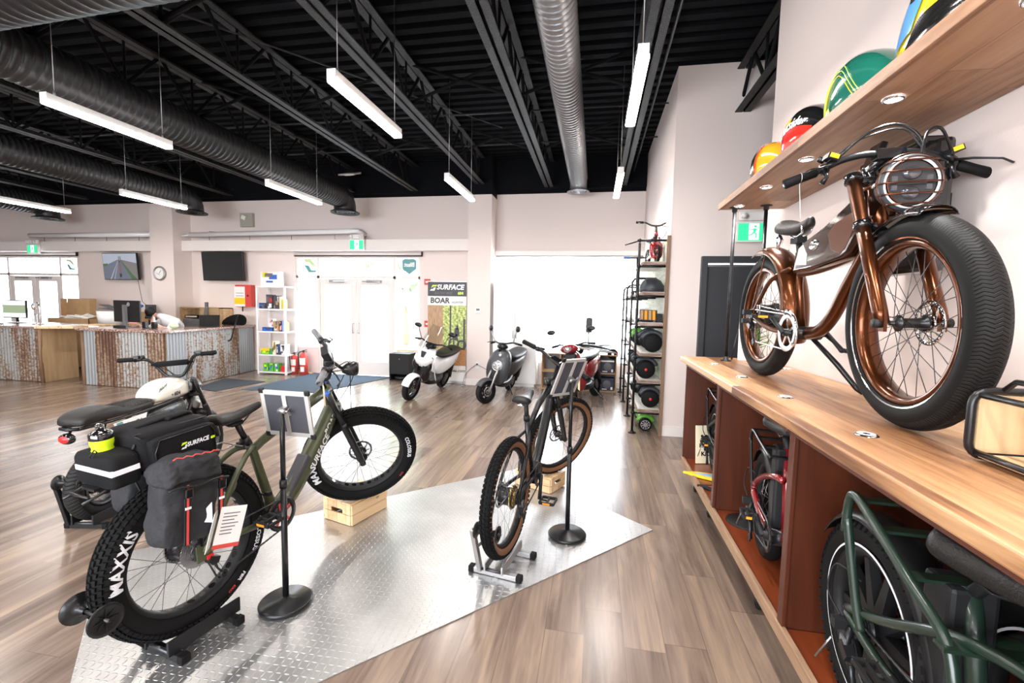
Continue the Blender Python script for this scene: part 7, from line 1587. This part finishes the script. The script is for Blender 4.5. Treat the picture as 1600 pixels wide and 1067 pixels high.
# seated person leaning over the desk
t = thing('person', 'person in a white shirt and black cap bending over the desk behind the big monitor', 'person', (-8.20, 7.42, 0))
me = bpy.data.meshes.new('body'); V = [(.02, .35, .55), (.0, .30, .80), (-.03, .16, 1.13), (-.13, .04, 1.24), (-.20, -.03, 1.26),
     (.16, .08, 1.14), (.17, -.14, .98), (-.03, -.22, 1.08), (-.16, -.12, 1.24),
     (-.30, .14, 1.12), (-.42, -.02, .97), (-.36, -.26, 1.07),
     (.12, .38, .53), (.13, -.02, .52), (.13, 0.0, .08), (-.10, .38, .53), (-.10, -.02, .52), (-.10, 0, .08), (.13, -.12, .05), (-.10, -.12, .05)]
Ed = [(0, 1), (1, 2), (2, 3), (3, 4), (2, 5), (5, 6), (6, 7), (7, 8), (2, 9), (9, 10), (10, 11), (0, 12), (12, 13), (13, 14), (14, 18), (0, 15), (15, 16), (16, 17), (17, 19)]
RR = [.16, .15, .15, .06, .055, .075, .05, .042, .03, .075, .05, .03, .10, .07, .05, .10, .07, .05, .04, .04]
me.from_pydata([Vector(v) for v in V], Ed, []); body = bpy.data.objects.new('body', me); COL.objects.link(body); body.parent = t; me.materials.append(M['shirt'])
sk = body.modifiers.new('skin', 'SKIN'); sk.use_smooth_shade = True; ssb = body.modifiers.new('sub', 'SUBSURF'); ssb.levels = 1; ssb.render_levels = 1
for i, v in enumerate(me.skin_vertices[0].data): v.radius = (RR[i], RR[i]); v.use_root = (i == 0)
b = B(); secs = []
for z, wx, wy, dy in ((-.125, .03, .04, -.045), (-.10, .055, .07, -.03), (-.04, .07, .09, -.01), (.02, .076, .098, 0), (.07, .07, .09, .005), (.11, .045, .06, .01), (.125, .01, .02, .01)): secs.append([(wx * cos(a), dy + wy * sin(a), z) for a in [2 * pi * k / 20 for k in range(20)]])
b.loft(secs); b.tube([(0, -.085, .01), (0, -.112, -.025), (0, -.095, -.035)], [.010, .016, .010], 8)
for s in (-1, 1): b.ball((s * .076, .01, -.01), (.012, .02, .03), 10, 6); b.ball((s * .03, -.088, .012), (.012, .008, .008), 8, 6, 1)
b.box((0, -.09, -.062), (.04, .012, .008), mi=2)
HX = T(-.22, -.10, 1.285) @ Rz(.45) @ Rx(.75); hd = obj('head', b, ['skin', 'black', 'pink'], t, HX, sub=1)
b = B(); b.lathe([(.086, .02), (.09, .06), (.075, .115), (.04, .14), (0, .145)], n=22); b.v = [(x * .92, y * 1.12, z) for x, y, z in b.v]; b.loft([[(x, y, .035 + .008 * zz) for x, y in ((-.06, -.085), (.06, -.085), (.045, -.165), (-.045, -.165))] for zz in (0, 1)]); obj('cap', b, 'black', hd)
b = B(); b.lathe([(.07, -.03), (.082, .0), (.085, .03)], n=20, a0=.2, a1=pi - .2); b.v = [(x, y * 1.1, z) for x, y, z in b.v]; obj('hair', b, 'black', hd)
def hand(parent, X, curl=.5):
    b = B(); b.loft([[(x, y * w, z * h) for y, z in ((-.04, -.012), (.04, -.012), (.042, .0), (.04, .012), (-.04, .012), (-.042, 0))] for x, w, h in ((0, .7, 1.1), (.03, .95, 1.1), (.08, 1.0, .95))], sm=True)
    for k, (y, L) in enumerate(((-.031, .062), (-.011, .074), (.010, .07), (.030, .055))): b.tube([(.075, y, 0), (.075 + L * .45, y, -.005 - .01 * curl), (.075 + L * .8, y, -.012 - .03 * curl), (.075 + L, y, -.02 - .05 * curl)], [.0095, .009, .008, .006], 8)
    b.tube([(.015, .035, -.003), (.04, .062, -.012), (.068, .07, -.02)], [.012, .010, .008], 8); return obj('hand', b, 'skin', parent, X)
hand(t, T(-.15, -.14, 1.25) @ Rz(2.2) @ Ry(-.9)); hand(t, T(-.36, -.26, 1.065) @ Rz(-1.2))
b = B(); b.tube([(.16, -.12, .99), (.06, -.20, 1.03), (-.04, -.225, 1.08), (-.16, -.125, 1.23)], [.049, .046, .043, .034], 10); b.tube([(-.42, -.04, .955), (-.39, -.16, 1.0), (-.36, -.26, 1.06)], [.048, .044, .034], 10); obj('forearm_skin', b, 'skin', t)
b = B(); b.tube([(.12, .36, .53), (.13, -.02, .53), (.13, 0, .09)], [.115, .085, .065], 12); b.tube([(-.10, .36, .53), (-.10, -.02, .53), (-.10, 0, .09)], [.115, .085, .065], 12); b.ball((.01, .36, .56), (.19, .15, .13), 16, 8); obj('trousers', b, 'jeans', t)
b = B()
for x in (.13, -.10): b.loft([[(x + xx, y, z) for xx in (-.045, .045) for z in ((0.002, .07) if xx < 0 else (.07, .002))] for y in (.06, -.06, -.17)], sm=False)
obj('shoes', b, 'black', t)
b = B(); b.bx(-.2, .2, -.2, .2, .40, .44); b.cyl((0, 0, 0.0), (0, 0, .40), .03); b.lathe([(0, 0), (.22, 0), (.22, .02), (0, .03)], n=24); tag(obj('stool', b, 'satin', X=T(-8.12, 7.80, 0)), 'black stool under the seated person behind the desk', 'stool')

# ================================================================ PIPE RACK WITH HOVERBOARDS
t = thing('pipe_rack', 'tall industrial shelf of black pipes and rough bark-edged boards along the alcove wall', 'shelf')
RX0, RX1 = .515, .865; ZT = (.30, .67, 1.01, 1.39, 1.77, 2.14); YP = (5.84, 6.74, 7.74, 8.62)
b = B(); b.bx(.83, .868, 5.76, 5.80, 0.0, 2.47); obj('brown_board', b, 'pillarw', t)
b = B(); b.bx(.845, .865, 5.80, 8.8, 0.0, 2.45); obj('back_boards', b, P('weathered_grey_green_boards', (.38, .36, .30), .8, cvar=(.58, .60, .48), nscale=4, stretch=(1, .5, 6)), t)
for i, y in enumerate(YP):
    top = 2.42 if i == 0 else (2.0 if i == 1 else 1.95)
    b = B(); b.cyl((RX0, y, .01), (RX0, y, top - .03), .0155, n=12)
    if i == 0: b.cyl((RX0 - .03, y, top), (RX1, y, top), .014, n=12); b.ball((RX0, y, top), .024, 10, 8); b.cyl((RX0, y, top), (RX0 - .16, y + .2, top - .03), .010, n=8)
    else: b.tube([(RX0, y, top - .05), (RX0 + .03, y, top), (RX0 + .08, y, top + .01), (RX1, y, top + .01)], .0155, 10)
    b.lathe([(0, 0), (.05, 0), (.05, .008), (.024, .012), (.022, .03), (0, .03)], (RX0, y, .001), n=20)
    for z in ZT:
        if z < top: b.cyl((RX0, y, z - .035), (RX1, y, z - .035), .0145, n=10); b.ball((RX0, y, z - .035), .026, 10, 8)
    obj('pipe_frame', b, 'pipe', t)
for z in ZT:
    b = B(); y1 = 8.75 if z < 2.1 else 6.9; r_ = random.Random(int(z * 100)); b.bx(RX0 + .06, RX1 - .03, 5.82, y1, z - .018, z + .022); b.bx(RX0 + .05, RX1 - .04, 5.80, 5.83, z - .02, z + .018, 1)
    for k in range(26): yy = 5.85 + (y1 - 5.95) * k / 25; b.box((RX0 + .055 + .01 * r_.random(), yy, z), (.03, .14, .034), Euler((0, 0, .2 * (r_.random() - .5))).to_matrix(), 1)
    obj('bark_board', b, [P('pale_shelf_board', (.62, .60, .56), .7, noise=.15), 'barkw'], t)
M['hovgreen'] = P('hover_green', (.10, .38, .03), .3, coat=.4); M['hovdk'] = P('hover_charcoal', (.03, .035, .045), .4)
def hoverboard(x, y, z, r, mat, cap, lab, yaw=0, alloy=False):
    """two wheels on the rack board, long axis along Y, near wheel faces the camera"""
    t = thing('hoverboard', lab, 'hoverboard', T(x, y, z) @ Rz(yaw)); L = .50
    for s, nm in ((0, 1), (L, -1)):
        b = B(); b.lathe([(0, -.035), (r * .75, -.035), (r * .95, -.02), (r, 0), (r * .95, .02), (r * .7, .035), (0, .035)], (0, s, r), 'Y', 30)
        if alloy:
            b.lathe([(r * .62, -.037), (r * .70, -.039), (r * .70, -.034)], (0, s, r), 'Y', 28, mi=1)
            for k in range(9): a = 2 * pi * k / 9; b.box((r * .35 * cos(a), s - .037, r + r * .35 * sin(a)), (r * .62, .006, .010), Matrix.Rotation(-a, 3, 'Y'), 1)
        w_ = obj('wheel', b, ['rubber2', 'alu'], t)
        if cap and s == 0: b = B(); b.lathe([(0, -.038), (r * .14, -.038), (r * .16, -.034)], (0, 0, r), 'Y', 16); obj('hub_cap', b, cap, w_)
    b = B(); secs = []
    for k in range(9):
        u = k / 8; w = .085 - .035 * sin(pi * u); secs.append([(w * 1.15 * math.copysign(abs(cos(a)) ** .7, cos(a)), .03 + (L - .06) * u, r * 1.05 + (.055 - .02 * sin(pi * u)) * math.copysign(abs(sin(a)) ** .8, sin(a)) + r * .25) for a in [2 * pi * j / 18 for j in range(18)]])
    b.loft(secs); bd = obj('body_shell', b, mat, t, sub=1)
    b = B(); pts = [(r * 1.16 * cos(a), 0, r + r * 1.16 * sin(a)) for a in lin(.35, pi - .35, 12)]
    for yy in (-.0, L): b = B(); b.tube([(p_[0], yy + (.02 if yy == 0 else -.02), p_[2]) for p_ in pts], .02, 8, flat=1.6); obj('wheel_arch', b, mat, t)
    for q in (.08, .30): b = B(); b.bx(-.05, .05, q, q + .12, r * 1.42, r * 1.46); obj('foot_pad', b, 'black', bd)
    return t
zt = lambda k: ZT[k] + .023
hoverboard(.69, 5.98, 0.001, .086, 'hovgreen', None, 'green hoverboard with alloy wheels on the floor under the pipe rack', 0, True)
hoverboard(.73, 5.92, zt(0), .112, 'hovdk', 'red', 'dark hoverboard with a red hub dot on the lowest rack board'); hoverboard(.66, 5.92, zt(1), .118, 'hovdk', 'red', 'dark hoverboard with a red hub dot on the second rack board'); hoverboard(.73, 5.92, zt(2), .118, 'hovdk', None, 'charcoal hoverboard with a star-patterned wheel on the third rack board')
hoverboard(.68, 6.95, 0.001, .086, 'white', None, 'pale hoverboard with an alloy wheel further back on the floor under the rack', 0, True)
hoverboard(.66, 6.9, zt(0), .10, 'white', 'grey', 'white hoverboard on the lowest rack board, behind the dark one'); hoverboard(.66, 6.9, zt(1), .10, 'hovdk', 'grey', 'dark hoverboard on the second rack board, further back'); hoverboard(.66, 6.9, zt(2), .10, 'hovgreen', 'grey', 'green hoverboard on the third rack board, further back')
b = B(); b.lathe([(0, 0), (.155, 0), (.158, .03), (.15, .08), (.11, .145), (.05, .18), (0, .185)], n=28); b.lathe([(.157, .028), (.162, .034), (.157, .04)], n=28, closed=True); tag(obj('helmet_case', b, 'hovdk', X=T(.70, 6.02, zt(4 - 0) - (ZT[4] - ZT[4]))), 'dark domed case on the fifth board of the pipe rack', 'case')
t = thing('boxed_skate', 'open dark box of orange-trimmed goods on the fourth rack board', 'box', T(.68, 5.95, zt(3)) @ Rx(-.25) @ Rz(.1)); b = B(); b.bx(-.12, .10, 0, .35, .06, .10); b.bx(-.12, .10, 0, .01, .02, .16); obj('carton', b, 'hovdk', t); b = B()
for k in range(4): b.bx(-.11 + .05 * k, -.075 + .05 * k, -.006, .0, .03, .15, k % 2)
obj('orange_bars', b, ['tan', 'orange'], t)
b = B(); b.bx(-.03, .03, 0, .2, 0, .11); tag(obj('black_box', b, 'black', X=T(.80, 5.9, zt(3))), 'small black box at the right of the fourth rack board', 'box')
b = B(); b.box((0, 0, .09), (.20, .01, .17), Euler((-.3, 0, .2)).to_matrix()); tag(obj('white_card', b, 'whitem', X=T(.62, 6.25, zt(3))), 'white card leaning behind the dark box on the fourth rack board', 'card')
# red child's balance bike on top of the rack
t = thing('kids_bike', 'small red children\'s bike with black bars on top of the pipe rack', 'bicycle', T(.70, 6.62, zt(5)) @ Rz(-pi / 2 + .1)); 
for x in (.0, .56): wheel(t, T(x, 0, .12), .12, .035, .085, rim='black', sp='steel', nsp=16, hubr=.012, hubw=.04, tsub=40)
b = B(); b.tube(smoothp([(0, 0, .12), (.14, 0, .12), (.26, 0, .16), (.40, 0, .30), (.45, 0, .40)]), .024, 10); b.tube([(.20, 0, .15), (.15, 0, .33)], .015, 8); b.tube([(.43, 0, .42), (.46, 0, .36)], .025, 10); obj('frame', b, 'redp', t)
b = B(); b.loft([ring_(.55, .06, .24, .06), ring_(.50, .09, .30, .05), ring_(.40, .08, .30, .10)]); obj('red_side_panel', b, 'redp', t, sub=1)
b = B()
for s in (-1, 1): b.cyl((.56, s * .035, .12), (.48, s * .035, .34), .012, n=8)
b.cyl((.47, 0, .33), (.42, 0, .50), .016, n=8); obj('fork', b, 'satin', t)
b = B(); b.tube(smoothp([(.38, -.25, .545), (.39, -.14, .54), (.42, -.06, .50), (.42, 0, .495), (.42, .06, .50), (.39, .14, .54), (.38, .25, .545)]), .011, 8); hb_ = obj('handlebar', b, 'satin', t)
for s in (-1, 1): b = B(); b.cyl((.38, s * .25, .545), (.385, s * .16, .542), .016, n=10); obj('grip', b, 'rubber2', hb_); b = B(); b.tube([(.40, s * .14, .54), (.45, s * .17, .52), (.44, s * .23, .52)], .006, 6); obj('brake_lever', b, 'satin', hb_)
saddle(t, (.06, .36), L=.18, w=.12, th=.04); b = B(); b.tube(smoothp([(.42, .05, .50), (.50, .12, .46), (.50, .10, .36), (.46, .03, .30)]), .004, 6); obj('cable', b, 'black', t)
t = thing('kick_scooter', 'blue-gripped scooter further back on top of the pipe rack', 'kick scooter', T(.66, 8.0, 1.793)); b = B(); b.bx(-.06, .06, -.25, .3, .05, .08); obj('deck', b, 'satin', t, bev=.01); b = B(); b.cyl((0, -.28, .08), (0, -.20, .62), .016, n=8); b.cyl((-.22, -.20, .62), (.22, -.20, .62), .012, n=8); obj('stem', b, 'satin', t)
for s in (-1, 1): b = B(); b.cyl((s * .22, -.2, .62), (s * .12, -.2, .62), .017, n=8); obj('grip', b, 'blue', t)
for y in (-.28, .3): b = B(); b.lathe([(0, -.015), (.04, -.015), (.05, 0), (.04, .015), (0, .015)], (0, y, .05), 'X', 16); obj('wheel', b, 'rubber2', t)
